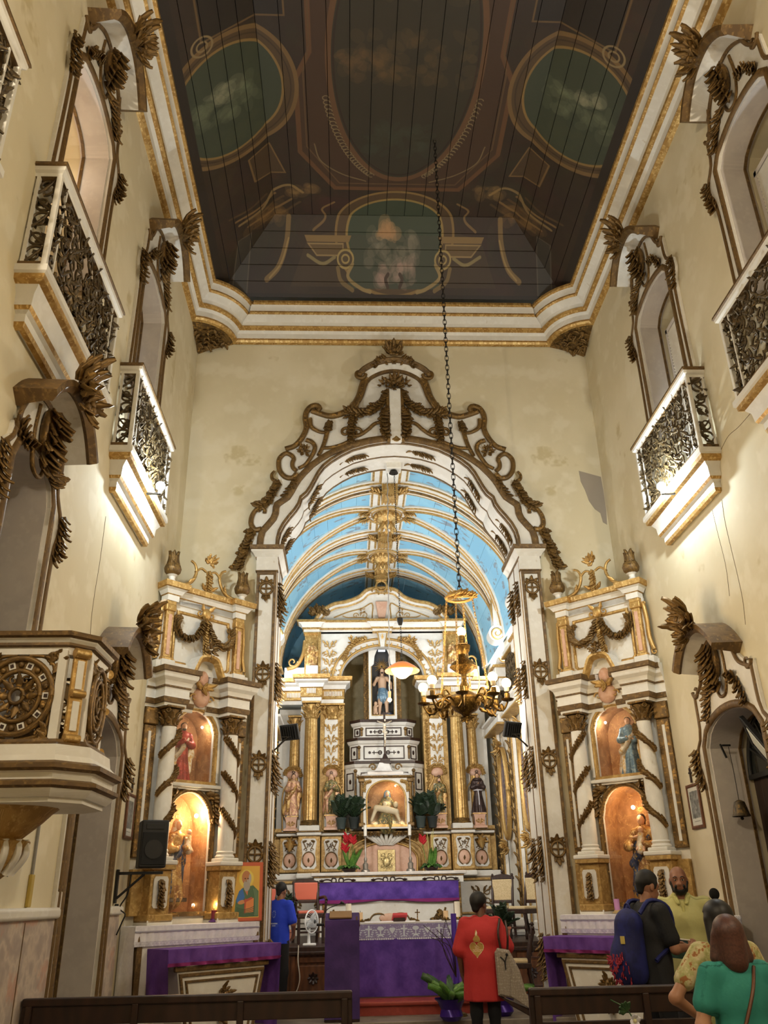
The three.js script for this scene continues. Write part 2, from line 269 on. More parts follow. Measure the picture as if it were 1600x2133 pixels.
MT.violet = cloth({ map: damask([88, 48, 132], [116, 74, 160], 107), sheenColor: new THREE.Color(0x9a70c8) }, 1.3);
MT.hem = cloth({ color: 0x8c2a72 });
MT.linen = cloth({ map: mottled(256, 8, 109, [232, 230, 236], [222, 220, 228], [240, 239, 243]) }, 1.5);
MT.lace = cloth({ map: tex(512, (u, v) => { const x = (u * 24) % 1 - 0.5, y = (v * 24) % 1 - 0.5, d = Math.hypot(x, y); return mixc([196, 194, 206], [240, 240, 246], sst(0.2, 0.3, d) * (0.7 + 0.3 * Math.sin(u * 60) * Math.sin(v * 60))); }) }, 2);
MT.wick = mat({ color: 0xf2eee2, roughness: 0.5 });
MT.marble = mat({ map: mottled(256, 5, 113, [232, 226, 218], [214, 206, 198], [240, 236, 230]), roughness: 0.35 }, 0.8);
MT.dado = (() => { const a = fbm(4, 117, 6), b = fbm(9, 119, 5); return mat({ map: tex(512, (u, v) => { const t = Math.abs(Math.sin(6 * (a(u, v) * 3 + u))); let c = mixc([196, 182, 166], [164, 150, 140], t); return mixc(c, [190, 140, 118], 0.6 * sst(0.58, 0.7, b(u, v))); }), roughness: 0.6 }, 0.45); })();
const plain = (hex, rough = 0.7, o = {}) => mat({ color: hex, roughness: rough, ...o });
const glow = (hex, k) => new THREE.MeshStandardMaterial({ color: 0x111111, emissive: hex, emissiveIntensity: k, roughness: 0.6 });
MT.glass = new THREE.MeshPhysicalMaterial({ color: 0xffffff, roughness: 0.03, transmission: 1, thickness: 0, ior: 1.45 });
const lampAt = (o, l, x, y, z) => { l.position.set(x, y, z); l.castShadow = true; o.add(l); return l; };

// ---------------------------------------------------------------- the room shell
const WX = 3.35;
const arched = (cx, hw, y0, ys, ya, n = 14) => { const r = [[cx - hw, y0], [cx + hw, y0]]; for (let i = 0; i <= n; i++) { const t = 1 - (2 * i) / n; r.push([cx + hw * t, ys + (ya - ys) * Math.sqrt(Math.max(0, 1 - t * t * 0.98))]); } return r; };
const BAYS = [3.02, 5.86, 8.7];
{
  const holesFor = (side) => { // hole lists in local x (left: -z, right: +z)
    const s = side < 0 ? -1 : 1, h = BAYS.map((z) => arched(s * z, 0.58, 6.1, 8.8, 9.06));
    h.push(arched(s * 2.98, 0.7, side < 0 ? 0.0 : 0.0, 3.0, 3.36));
    if (side < 0) h.push(arched(-5.86, 0.44, 2.32, 4.58, 4.93));
    return h;
  };
  for (const side of [-1, 1]) {
    const w = structure(side < 0 ? 'wall_left' : 'wall_right', [side * WX, 0, 0], side < 0 ? PI / 2 : -PI / 2), s = side < 0 ? -1 : 1;
    const outer = [[s * -1.2, 0], [s * 17, 0], [s * 17, 11.4], [s * -1.2, 11.4]]; if (s < 0) outer.reverse();
    put('plaster', slab(outer, 0.8, 0, holesFor(side), -0.8), MT.plaster, w);
    put('backing', box(18.4, 11.6, 0.1, s * 7.9, 5.8, -0.88), MT.reveal, w);
  }
  const f = structure('floor');
  put('nave_floor', box(7.2, 0.2, 16.6, 0, -0.1, 8.85), MT.floor, f);
  put('chancel_step', rbox(3.9, 0.25, 3.6, 0, 0.125, -1.25, 0.015), MT.floor, f);
  put('chancel_floor', rbox(5.2, 0.12, 7.2, 0, 0.88, -5.75, 0.015), MT.darkwood, f);
  const wb = structure('wall_back');
  put('plaster', box(7.6, 11.6, 0.3, 0, 5.8, 17.1), MT.plaster, wb);
}
// chancel arch outline (left half, from springing to crown) and its gilded outer band
const ARCH_IN = [[-1.86, 6.5], [-1.855, 6.62], [-1.83, 6.74], [-1.77, 6.87], [-1.69, 6.99], [-1.6, 7.11], [-1.545, 7.21], [-1.515, 7.32], [-1.43, 7.4], [-1.37, 7.5], [-1.31, 7.63], [-1.25, 7.76], [-1.17, 7.88], [-1.05, 7.99], [-0.88, 8.11], [-0.7, 8.21], [-0.45, 8.29], [-0.22, 8.335], [0, 8.35]];
const ARCH_BAND = [[-2.13, 6.5], [-2.125, 6.62], [-2.1, 6.74], [-2.02, 6.84], [-1.94, 6.95], [-1.91, 7.04], [-1.905, 7.14], [-1.885, 7.2], [-1.83, 7.24], [-1.73, 7.32], [-1.67, 7.43], [-1.62, 7.54], [-1.57, 7.63], [-1.49, 7.74], [-1.36, 7.89], [-1.23, 8.0], [-1.1, 8.09], [-0.95, 8.17], [-0.76, 8.26], [-0.45, 8.345], [-0.2, 8.39], [0, 8.4]];
const full = (h) => [...h, ...h.slice(0, -1).reverse().map((p) => [-p[0], p[1]])];
{
  const w = structure('wall_front');
  const hole = [[-1.86, 0], ...full(ARCH_IN), [1.86, 0]].reverse();
  put('plaster', slab([[-4.2, 0], [4.2, 0], [4.2, 11.4], [-4.2, 11.4]], 0.88, 0, [hole], -0.9), MT.plaster, w);
  // soffit lining of the arch: white boards with gilded edges
  const pth = full(ARCH_IN).map((p) => [p[0], p[1], 0]);
  const pr = mould([[0, 0.02, 'b'], [-0.02, 0.02, 'b'], [-0.02, -0.03, 'w'], [-0.018, -0.42, 'b'], [-0.024, -0.43, 'b'], [-0.024, -0.46, 'w'], [-0.018, -0.47, 'w'], [-0.018, -0.88, 'b'], [-0.03, -0.89, 'b'], [-0.03, -0.92, 'b'], [0.0, -0.92]], pth, [0, 0, 1], false, 0.4);
  put('soffit', pr.w, MT.white, w); put('gilded_edge', pr.b, MT.brown, w);
  seed(5);
  const sp = []; // pairs of leaf sprays on the soffit
  const a = full(ARCH_IN), place = (i) => { for (const z of [-0.22, -0.68]) { const p = a[i], q = a[i + 1], t = Math.atan2(q[1] - p[1], q[0] - p[0]), g = []; g.push(...leafRope([[-0.17, 0, 0], [0, 0.02, 0], [0.17, 0, 0]], 0.09, 6), leaf(0.15, 0, 0, 0.12, 0.06), leaf(-0.15, 0, PI, 0.12, 0.06)); for (const e of g) { e.applyMatrix4(M4.clone().makeRotationX(PI / 2)); e.applyMatrix4(M4.clone().makeRotationZ(t)); e.applyMatrix4(M4.clone().makeTranslation(p[0] + Math.sin(t) * 0.03, p[1] - Math.cos(t) * 0.03, z)); } sp.push(g); } };
  [2, 9, 15, 20, 26, 33].forEach(place);
  for (const g of sp) put('leaf_spray', g, MT.bronze, w);
  // chancel side walls, rear wall
  for (const s of [-1, 1]) {
    const c = structure(s < 0 ? 'wall_chancel_left' : 'wall_chancel_right', [s * 2.42, 0, -0.9], s < 0 ? PI / 2 : -PI / 2), q = s < 0 ? 1 : -1;
    const holes = [[1.62, 3.3], [3.85, 5.5]].map(([x0, x1]) => { const b = [[q * x0, 5.86], [q * x1, 5.86], [q * x1, 6.34], [q * x0, 6.34]]; return q < 0 ? b : b.reverse(); });
    const o = [[0, 0], [q * 7.6, 0], [q * 7.6, 9.2], [0, 9.2]]; if (q < 0) o.reverse();
    put('plaster', slab(o, 0.3, 0, holes, -0.3), MT.chancelWall, c);
  }
  const r = structure('wall_chancel_back');
  put('plaster', box(5.4, 9.4, 0.2, 0, 4.6, -8.6), MT.chancelWall, r);
}
// nave cornice, running round the corners with a quarter-round bow
{
  const t = structure('trim_1'), y = 10.28;
  const prof = [[0, -0.01, 'g'], [0.05, 0, 'g'], [0.08, 0.03, 'g'], [0.07, 0.07, 'w'], [0.08, 0.16, 'w'], [0.12, 0.2, 'g'], [0.17, 0.22, 'g'], [0.18, 0.25, 'g'], [0.16, 0.275, 'w'], [0.18, 0.33, 'w'], [0.25, 0.39, 'w'], [0.29, 0.41, 'g'], [0.325, 0.43, 'g'], [0.32, 0.46, 'w'], [0.335, 0.55, 'w'], [0.35, 0.57, 'g'], [0.39, 0.585, 'g'], [0.395, 0.625, 'g'], [0.0, 0.64, 'w'], [0, -0.01]];
  const L = [[-WX, y, 16.9], [-WX, y, 0.62], ...arcPts(-WX, 0, 0.6, 0.62, PI / 2, 0, 10).map(([x, z]) => [x, y, z])], R = L.map(([x, yy, z]) => [-x, yy, z]).reverse();
  const m = mould(prof.map(([u, v, c]) => [-u, v, c]), [...L, ...R], [0, 1, 0], false, 0.5);
  put('cornice', m.w, MT.white, t); put('gilded_bead', m.g, MT.gold, t);
  seed(9);
  for (const s of [-1, 1]) { // carved under the bow
    const g = []; for (let i = 0; i < 46; i++) { const a = rr(0.1, PI / 2 - 0.1), q = rr(0.15, 0.56); const e = leaf(0, 0, rr(0, 6.3), 0.12, 0.07, { t: 0.3 }); e.applyMatrix4(M4.clone().makeRotationX(PI / 2)); e.applyMatrix4(M4.clone().makeTranslation(s * (-WX + q * Math.cos(a)), y - 0.02 - 0.18 * (1 - q / 0.6), q * Math.sin(a))); g.push(e); }
    g.push(xf(lathe([[0.02, -0.2], [0.2, -0.12], [0.45, -0.04], [0.6, 0.0], [0, 0.02]], 16), [s * -WX, y, 0]));
    put('carved_corner', g, MT.bronze, t);
  }
}
// painted board ceiling (shallow trough: sloping sides, flat middle)
{
  const S = 200, c = document.createElement('canvas'); c.width = 1200; c.height = 1600; const g = c.getContext('2d');
  const X = (x) => (x + 3) * S, Z = (z) => (z - 0.4) * S;
  g.fillStyle = '#2c2016'; g.fillRect(0, 0, 1200, 1600);
  seed(21);
  for (let i = 0; i < 900; i++) { g.fillStyle = `rgba(${rr(40, 90) | 0},${rr(32, 68) | 0},${rr(22, 44) | 0},${rr(0.03, 0.12)})`; g.beginPath(); g.ellipse(rr(0, 1200), rr(0, 1600), rr(10, 90), rr(6, 50), rr(0, 3), 0, 7); g.fill(); }
  const poly = (pts, fill, stroke, w = 5) => { g.beginPath(); pts.forEach((p, i) => (i ? g.lineTo(X(p[0]), Z(p[1])) : g.moveTo(X(p[0]), Z(p[1])))); g.closePath(); if (fill) { g.fillStyle = fill; g.fill(); } if (stroke) { g.strokeStyle = stroke; g.lineWidth = w; g.stroke(); } };
  const oval = (x, z, rx, rz, fill, stroke, w = 5, a0 = 0, a1 = 7) => { g.beginPath(); g.ellipse(X(x), Z(z), rx * S, rz * S, 0, a0, a1); if (fill) { g.fillStyle = fill; g.fill(); } if (stroke) { g.strokeStyle = stroke; g.lineWidth = w; g.stroke(); } };
  const line = (pts, stroke, w) => { g.beginPath(); smooth(pts, 40).forEach((p, i) => (i ? g.lineTo(X(p[0]), Z(p[1])) : g.moveTo(X(p[0]), Z(p[1])))); g.strokeStyle = stroke; g.lineWidth = w; g.lineCap = 'round'; g.stroke(); };
  const cloud = (x, z, n, R, col) => { for (let i = 0; i < n; i++) { g.fillStyle = col; g.beginPath(); g.ellipse(X(x + rr(-R, R)), Z(z + rr(-R, R) * 0.5), rr(8, 34), rr(6, 22), rr(0, 3), 0, 7); g.fill(); } };
  // central octagon field
  const oct = (k) => [[-0.98 * k, 2.05], [0.98 * k, 2.05], [1.5 * k, 2.75], [1.5 * k, 4.0], [1.3, 4.4], [1.3, 8.6], [-1.3, 8.6], [-1.3, 4.4], [-1.5 * k, 4.0], [-1.5 * k, 2.75]];
  poly(oct(1.0), '#3d2a1c', '#5a3d25', 14); poly(oct(0.93).map(([x, z]) => [x, z + 0.1]), null, '#57422a', 4);
  oval(0, 4.3, 1.05, 2.05, '#2f2a1f', '#5b4029', 16); oval(0, 4.3, 0.98, 1.96, null, '#2a1d14', 5);
  cloud(0, 3.0, 40, 0.5, 'rgba(58,62,48,0.25)'); cloud(0.1, 4.3, 60, 0.8, 'rgba(96,72,46,0.18)'); cloud(-0.5, 4.2, 30, 0.4, 'rgba(110,82,54,0.16)'); cloud(0, 5.6, 60, 0.9, 'rgba(80,64,44,0.2)');
  for (const s of [-1, 1]) { for (let i = 0; i < 26; i++) { const t = i / 26, a = PI * (0.5 + s * (0.12 + 0.3 * t)); oval(1.14 * Math.cos(a), 4.3 - 2.13 * Math.sin(a) * 1.0, 0.045, 0.035, null, '#77684a', 3, 0, 5); } line([[s * 1.28, 2.9], [s * 1.2, 2.6], [s * 0.9, 2.35], [s * 0.5, 2.2]], '#6c5c40', 4); }
  // side medallions
  for (const s of [-1, 1]) {
    oval(s * 2.35, 3.9, 0.86, 0.95, '#4a3924', '#6b5332', 12); oval(s * 2.38, 3.9, 0.7, 0.8, '#363c2e', '#7b6238', 7); oval(s * 2.35, 3.9, 0.78, 0.87, null, '#3a2a1a', 4);
    cloud(s * 2.4, 3.9, 34, 0.4, 'rgba(116,120,96,0.16)'); cloud(s * 2.45, 4.1, 12, 0.2, 'rgba(150,146,120,0.2)'); cloud(s * 2.3, 3.4, 16, 0.3, 'rgba(60,66,48,0.4)');
    poly([[s * 1.75, 2.35], [s * 2.2, 2.35], [s * 2.25, 2.8], [s * 1.95, 2.9]], '#42311f', '#6a5231', 5); poly([[s * 1.6, 4.9], [s * 2.6, 4.9], [s * 2.6, 5.6], [s * 1.6, 5.6]], '#241c16', '#5d482c', 5);
    oval(s * 2.6, 4.85, 0.12, 0.12, null, '#7c6a4a', 5); oval(s * 2.6, 4.85, 0.06, 0.06, null, '#7c6a4a', 4);
    for (let k = 0; k < 5; k++) line([[s * (1.55 + k * 0.13), 1.75 + k * 0.06], [s * (1.9 + k * 0.1), 1.5 + k * 0.1], [s * (2.3 + k * 0.08), 1.45 + k * 0.12]], k % 2 ? '#6d5433' : '#4a3822', 8);
    line([[s * 1.5, 1.95], [s * 1.7, 2.1], [s * 1.95, 2.0], [s * 2.15, 1.75], [s * 2.5, 1.7]], '#75603d', 9);
    line([[s * 2.15, 0.7], [s * 1.95, 0.85], [s * 1.8, 1.15], [s * 1.75, 1.45]], '#6f5936', 16); line([[s * 2.1, 0.72], [s * 1.9, 0.9], [s * 1.76, 1.2]], '#8d7548', 5);
    poly([[s * 2.5, 0.5], [s * 2.75, 0.5], [s * 2.55, 1.4], [s * 2.35, 1.4]], '#38322a', '#4e463a', 4);
    cloud(s * 2.1, 1.6, 26, 0.3, 'rgba(122,92,50,0.2)'); cloud(s * 1.5, 2.0, 12, 0.2, 'rgba(140,108,66,0.2)');
  }
  // front medallion between scrolled pedestals
  poly([[-1.75, 0.62], [1.75, 0.62], [1.45, 1.2], [0.95, 1.3], [0.95, 1.5], [-0.95, 1.5], [-0.95, 1.3], [-1.45, 1.2]], '#3b2d1e');
  oval(0, 1.25, 0.98, 0.74, '#4b3924', '#7a6138', 8); oval(0, 1.25, 0.8, 0.58, '#363f30', '#87703f', 8);
  poly([[-0.78, 0.6], [0.78, 0.6], [0.72, 1.25], [-0.72, 1.25]], '#3a3e31');
  cloud(0, 1.05, 40, 0.45, 'rgba(150,140,120,0.16)'); cloud(-0.1, 1.3, 12, 0.14, 'rgba(168,128,88,0.35)'); cloud(0.05, 0.78, 24, 0.3, 'rgba(176,140,128,0.18)');
  for (const s of [-1, 1]) {
    poly([[s * 0.72, 1.24], [s * 1.5, 1.24], [s * 1.46, 1.16], [s * 0.76, 1.16]], '#7b633d'); poly([[s * 0.86, 1.14], [s * 1.44, 1.14], [s * 1.3, 1.0], [s * 0.86, 1.0]], '#5d4a2e', '#86704a', 4);
    oval(s * 0.82, 0.96, 0.13, 0.11, '#4a3b28', '#94804f', 6); oval(s * 0.82, 0.96, 0.06, 0.05, null, '#94804f', 5);
    line([[s * 0.7, 0.9], [s * 0.78, 0.75], [s * 0.55, 0.6], [s * 0.4, 0.56]], '#86724a', 10); line([[s * 1.0, 0.98], [s * 1.2, 0.9], [s * 1.45, 1.0]], '#7a6c48', 9); line([[s * 0.95, 0.85], [s * 0.9, 0.7], [s * 0.7, 0.58]], '#6b5836', 12);
    line([[s * 0.1, 0.62], [s * 0.14, 0.72], [s * 0.1, 0.78]], '#3a2a20', 10); line([[s * 1.0, 1.75], [s * 1.2, 1.6], [s * 1.15, 1.45], [s * 1.35, 1.3]], '#705836', 7);
  }
  g.fillStyle = '#241b14'; g.fillRect(0, 0, 1200, 26); g.fillRect(0, 0, 30, 1600); g.fillRect(1170, 0, 30, 1600);
  const t = new THREE.CanvasTexture(c); t.colorSpace = THREE.SRGBColorSpace; t.wrapS = t.wrapT = THREE.MirroredRepeatWrapping; t.magFilter = THREE.LinearFilter;
  const paint = mat({ map: t, roughness: 0.55 }), ce = structure('ceiling'), E = 2.97, z0 = 0.48, z1 = 16.4, y0 = 10.9, Sl = 1.0, rise = 0.9;
  const plank = (q, n) => { // q: four corners [x, y, z] clockwise seen from below, n: upward offset
    const pos = [], a = q.map((p) => V3(...p)), u = V3(0, 0.03, 0), faces = [[a[0], a[1], a[2], a[3]], ...[0, 1, 2, 3].map((i) => [a[i], a[(i + 1) % 4], a[(i + 1) % 4].clone().add(u), a[i].clone().add(u)])];
    for (const f of faces) for (const k of [0, 1, 2, 0, 2, 3]) pos.push(f[k].x, f[k].y + n, f[k].z);
    const ge = new THREE.BufferGeometry(); ge.setAttribute('position', new THREE.Float32BufferAttribute(pos, 3)); ge.computeVertexNormals();
    const uv = []; for (let i = 0; i < pos.length; i += 3) uv.push((pos[i] + 3) / 6, 1 - (pos[i + 2] - 0.4) / 8); ge.setAttribute('uv', new THREE.Float32BufferAttribute(uv, 2));
    put('plank', fin(ge), paint, ce);
  };
  const K = 5, gap = 0.004;
  for (let k = 0; k < K; k++) {
    const a = k / K + gap, b = (k + 1) / K - gap, n = rr(0, 0.004), P = (t, sx, sz) => [sx * (E - t * Sl), y0 + t * rise, sz ? z1 - t * Sl : z0 + t * Sl];
    plank([P(a, -1, 0), P(a, 1, 0), P(b, 1, 0), P(b, -1, 0)], n);
    plank([P(a, 1, 1), P(a, -1, 1), P(b, -1, 1), P(b, 1, 1)], n);
    plank([P(a, -1, 1), P(a, -1, 0), P(b, -1, 0), P(b, -1, 1)], n);
    plank([P(a, 1, 0), P(a, 1, 1), P(b, 1, 1), P(b, 1, 0)], n);
  }
  for (let k = 0; k < 13; k++) { const x0 = -1.97 + (3.94 * k) / 13 + gap, x1 = -1.97 + (3.94 * (k + 1)) / 13 - gap, n = rr(0, 0.005), y = y0 + rise; plank([[x0, y, z0 + Sl], [x1, y, z0 + Sl], [x1, y, z1 - Sl], [x0, y, z1 - Sl]], n); }
  put('roof_boarding', [box(8.4, 0.1, 18, 0, 12.2, 8), box(8.4, 0.1, 18, 0, 11.45, 8).clone()].slice(0, 1), MT.door, ce);
}
// lower stone dado of the nave with its rail
{
  const d = structure('baseboard_left', [-WX, 0, 0], PI / 2);
  put('dado', [box(13, 1.46, 0.04, -10.35, 0.73, 0.02), box(0.5, 1.46, 0.04, -1.86, 0.73, 0.02)], MT.dado, d);
  put('dado_rail', [-10.35, -1.86].map((x, i) => rbox(i ? 0.5 : 13, 0.09, 0.09, x, 1.5, 0.04, 0.03)), MT.white, d);
  put('stone_slab_joint', [0, 1, 2].map((i) => box(0.012, 1.44, 0.045, -4.6 - i * 1.5, 0.72, 0.021)), MT.brown, d);
  const e = structure('baseboard_right', [WX, 0, 0], -PI / 2);
  put('dado', [box(12.9, 1.46, 0.04, 10.4, 0.73, 0.02), box(0.8, 1.46, 0.04, 1.7, 0.73, 0.02)], MT.dado, e);
}
// worn plaster: a flaked patch on the arch wall and hairline cracks in the side walls
{
  const fl = structure('trim_2'); put('flaked_plaster', slab([[2.98, 7.84], [2.99, 7.64], [3.04, 7.49], [3.08, 7.3], [3.16, 7.15], [3.24, 7.08], [3.26, 6.92], [3.32, 6.88], [3.34, 7.13], [3.34, 7.47], [3.33, 7.73], [3.2, 7.77]].reverse(), 0.004, 0, [], -0.019), plain(0x9c9284, 0.9), fl);
  const cr = plain(0x6e6048, 0.9), c = structure('trim_3', [WX, 0, 0], -PI / 2);
  for (const p of [[[3.77, 5.5], [3.74, 5.28], [3.75, 4.93], [3.77, 4.59], [3.77, 4.33], [3.72, 4.08]], [[3.5, 5.5], [3.52, 5.2], [3.55, 4.79], [3.5, 4.47]], [[3.94, 6.0], [4.2, 6.06], [4.44, 6.03], [4.84, 6.02]]]) put('hairline_crack', tube(p.map((q) => [...q, 0.0]), 0.004, 4, 16), cr, c);
  const d = structure('trim_4', [-WX, 0, 0], PI / 2); put('hairline_crack', tube([[-3.8, 5.29, 0], [-3.8, 4.77, 0], [-3.83, 4.45, 0], [-3.83, 4.14, 0], [-3.78, 3.96, 0]], 0.004, 4, 16), cr, d);
}

// ---------------------------------------------------------------- carved surrounds, balconies, doors, pulpit
// opening outline from bottom left over the arch to bottom right
const opening = (hw, y0, ys, ya, n = 12) => { const r = [[-hw, y0]]; for (let i = 0; i <= n; i++) { const t = -1 + (2 * i) / n; r.push([hw * t, ys + (ya - ys) * Math.sqrt(Math.max(0, 1 - t * t * 0.98))]); } r.push([hw, y0]); return r; };
function surround(o, hw, y0, ys, ya, yp, deep, sd) {
  seed(sd);
  const path = opening(hw, y0, ys, ya), p3 = (a, z = 0) => a.map((p) => [p[0], p[1], z]);
  put('reveal_lining', mould([[0, 0.0], [-0.014, 0.0], [-0.014, -deep], [0, -deep]], p3(path), [0, 0, 1], false, 0.5).w, MT.reveal, o);
  put('inner_bead', mould([[0, -deep + 0.02], [-0.03, -deep + 0.02], [-0.03, -deep + 0.05], [0, -deep + 0.05]], p3(path), [0, 0, 1], false, 0.5).w, MT.brown, o);
  const w = hw + 0.22, k = yp - 0.55, left = [[-w, y0], [-w, ys - 0.25], [-w - 0.07, ys - 0.1], [-w - 0.05, ys + 0.06], [-w + 0.1, ys + 0.2], [-w + 0.12, k + 0.12], [-w + 0.26, k + 0.14], [-0.46, k + 0.3], [-0.48, yp - 0.14], [-0.3, yp + 0.0], [0, yp + 0.06]];
  const outl = [...left, ...left.slice(0, -1).reverse().map((p) => [-p[0], p[1]])];
  put('white_backing', slab([...outl, ...[...path].reverse()].reverse(), 0.035, 0), MT.white, o);
  put('gilded_band', round3(path.map((p) => [p[0] * (1 + 0.045 / hw), p[1] + (p[1] > ys ? 0.03 : 0), 0.03]), 0.085, 0.03), MT.brown, o);
  const edge = [[-w + 0.03, y0], [-w + 0.03, ys - 0.25], [-w - 0.03, ys - 0.1], [-w - 0.01, ys + 0.05], [-w + 0.13, ys + 0.2], [-w + 0.16, k + 0.08]];
  for (const s of [1, -1]) {
    const e = edge.map(([x, y]) => [s * x, y, 0.035]);
    put('scrolled_edge', [tube(e, 0.025, 6, 30), curl(s * (-w + 0.22), k + 0.14, 0.09, s > 0 ? PI : 0, s * 0.9, 0.024, 0.035), tube([[s * (-w + 0.2), k + 0.08, 0.04], [s * -0.5, k + 0.2, 0.05], [s * -0.43, k + 0.38, 0.06]], 0.022)], MT.brown, o);
    put('leaf_drop', leafRope([[s * (-w - 0.02), ys + 0.1, 0.04], [s * (-w - 0.04), ys - 0.1, 0.05], [s * (-w + 0.02), ys - 0.34, 0.04]], 0.12, 5), MT.bronze, o);
    put('leaf_spray', leafRope([[s * -0.16, k + 0.12, 0.04], [s * -0.34, k + 0.05, 0.04], [s * -0.5, ys + (ya - ys) * 0.8 + 0.06, 0.04]], 0.12, 5), MT.bronze, o);
  }
  // projecting curved pediment
  const pp = smooth([[-0.56, yp - 0.22], [-0.42, yp - 0.06], [-0.22, yp + 0.08], [0, yp + 0.12], [0.22, yp + 0.08], [0.42, yp - 0.06], [0.56, yp - 0.22]], 20);
  const m = mould([[-0.08, 0, 'b'], [-0.1, 0.05, 'b'], [-0.07, 0.07, 'w'], [-0.04, 0.25, 'b'], [-0.05, 0.28, 'b'], [0, 0.33, 'b'], [0.05, 0.33, 'b'], [0.06, 0, 'b'], [-0.08, 0]], p3(pp), [0, 0, 1], false, 0.5);
  put('pediment', m.w, MT.white, o); put('pediment_edge', m.b, MT.brown, o);
  put('shield', [...leafRope([[0, yp - 0.02, 0.1], [0, yp - 0.2, 0.12], [0, yp - 0.5, 0.06]], 0.19, 6), ball(0.1, 0, yp - 0.22, 0.08, [1, 2.2, 0.6]), tube(smooth([[-0.15, yp - 0.05, 0.04], [-0.17, yp - 0.35, 0.04], [-0.08, yp - 0.6, 0.04], [0.08, yp - 0.6, 0.04], [0.17, yp - 0.35, 0.04], [0.15, yp - 0.05, 0.04]], 20), 0.02)], MT.bronze, o);
  put('crest', [...cluster(0, yp + 0.2, 0.3, 24, 0.26, -0.6, PI + 0.6, 8), ...cluster(0, yp + 0.05, 0.22, 14, 0.32, 0, 2 * PI, 4), leaf(0, yp + 0.3, PI / 2, 0.3, 0.12, { z: 0.34, t: 0.5 }), leaf(-0.06, yp + 0.3, PI / 2 + 0.6, 0.24, 0.1, { z: 0.32, t: 0.5 }), leaf(0.06, yp + 0.3, PI / 2 - 0.6, 0.24, 0.1, { z: 0.32, t: 0.5 })], MT.bronze, o);
}
const WALLTURN = (s) => (s < 0 ? PI / 2 : -PI / 2);
// four balcony windows and a fifth at the edge of the picture
{
  const proto = new THREE.Group(); surround(proto, 0.58, 1.0, 2.75, 3.01, 3.72, 0.3, 31);
  let n = 1;
  for (const s of [-1, 1]) BAYS.forEach((z, i) => {
    if (s > 0 && i === 2) return;
    const w = structure('window_' + n++, [s * WX, 6.05, z], WALLTURN(s));
    for (const c of proto.children) w.add(c.clone());
    if (s < 0 && i === 1) put('lit_room_wall', box(1.3, 3.1, 0.03, 0, 1.5, -0.6), plain(0xe0b070, 0.8), w), lampAt(w, new THREE.PointLight(WARM, 0.3, 0, 2), 0.2, 2.4, -0.42), put('room_bulb', ball(0.03, 0.2, 2.4, -0.42), glow(WARM, 3), w);
    else if (s < 0) { put('shutter', [box(0.57, 2.7, 0.03, -0.29, 1.35, -0.36), box(0.57, 2.7, 0.03, 0.29, 1.35, -0.38)], MT.reveal, w); put('shutter_rail', [box(0.03, 2.8, 0.02, 0, 1.4, -0.33), box(1.1, 0.03, 0.02, 0, 1.9, -0.33)], MT.brown, w); }
    else for (const q of [-1, 1]) {
      const g = new THREE.Group(); g.name = 'shutter'; w.add(g);
      put('shutter_frame', [box(0.05, 2.72, 0.035, q * 0.03, 1.36, -0.36), box(0.05, 2.72, 0.035, q * 0.53, 1.36, -0.36), ...[0.04, 1.4, 2.68].map((y) => box(0.56, 0.06, 0.035, q * 0.28, y, -0.36))], MT.reveal, g);
      put('louvres', Array.from({ length: 52 }, (_, k) => box(0.46, 0.05, 0.006, q * 0.28, 0.1 + k * 0.05, -0.36, [0.75, 0, 0])), MT.white, g).userData.kind = 'stuff';
    }
  });
}
function latticePanel(w, h, sd) {
  seed(sd);
  const g = [], nx = Math.max(1, Math.round(w / 0.2)), ny = 5;
  for (let i = 0; i < nx; i++) for (let j = 0; j < ny; j++) {
    const x = (-0.5 + (i + 0.5) / nx) * w, y = ((j + 0.5) / ny) * h, c = h / ny, f = (i + j) % 2 ? 1 : -1, cw = Math.min(c, w / nx);
    g.push(curl(x, y, cw * 0.52, rr(0, 6), f * 1.2, 0.014), scroll([[x - 0.5 * cw * f, y - 0.55 * c], [x, y - 0.1 * c], [x + 0.5 * cw * f, y + 0.55 * c]], 0.013, 0.01));
    for (let k = 0; k < 3; k++) g.push(leaf(x + rr(-0.3, 0.3) * cw, y + rr(-0.4, 0.4) * c, rr(0, 6.3), c * 0.55, c * 0.28, { t: rr(0, 0.5) }));
  }
  return g;
}
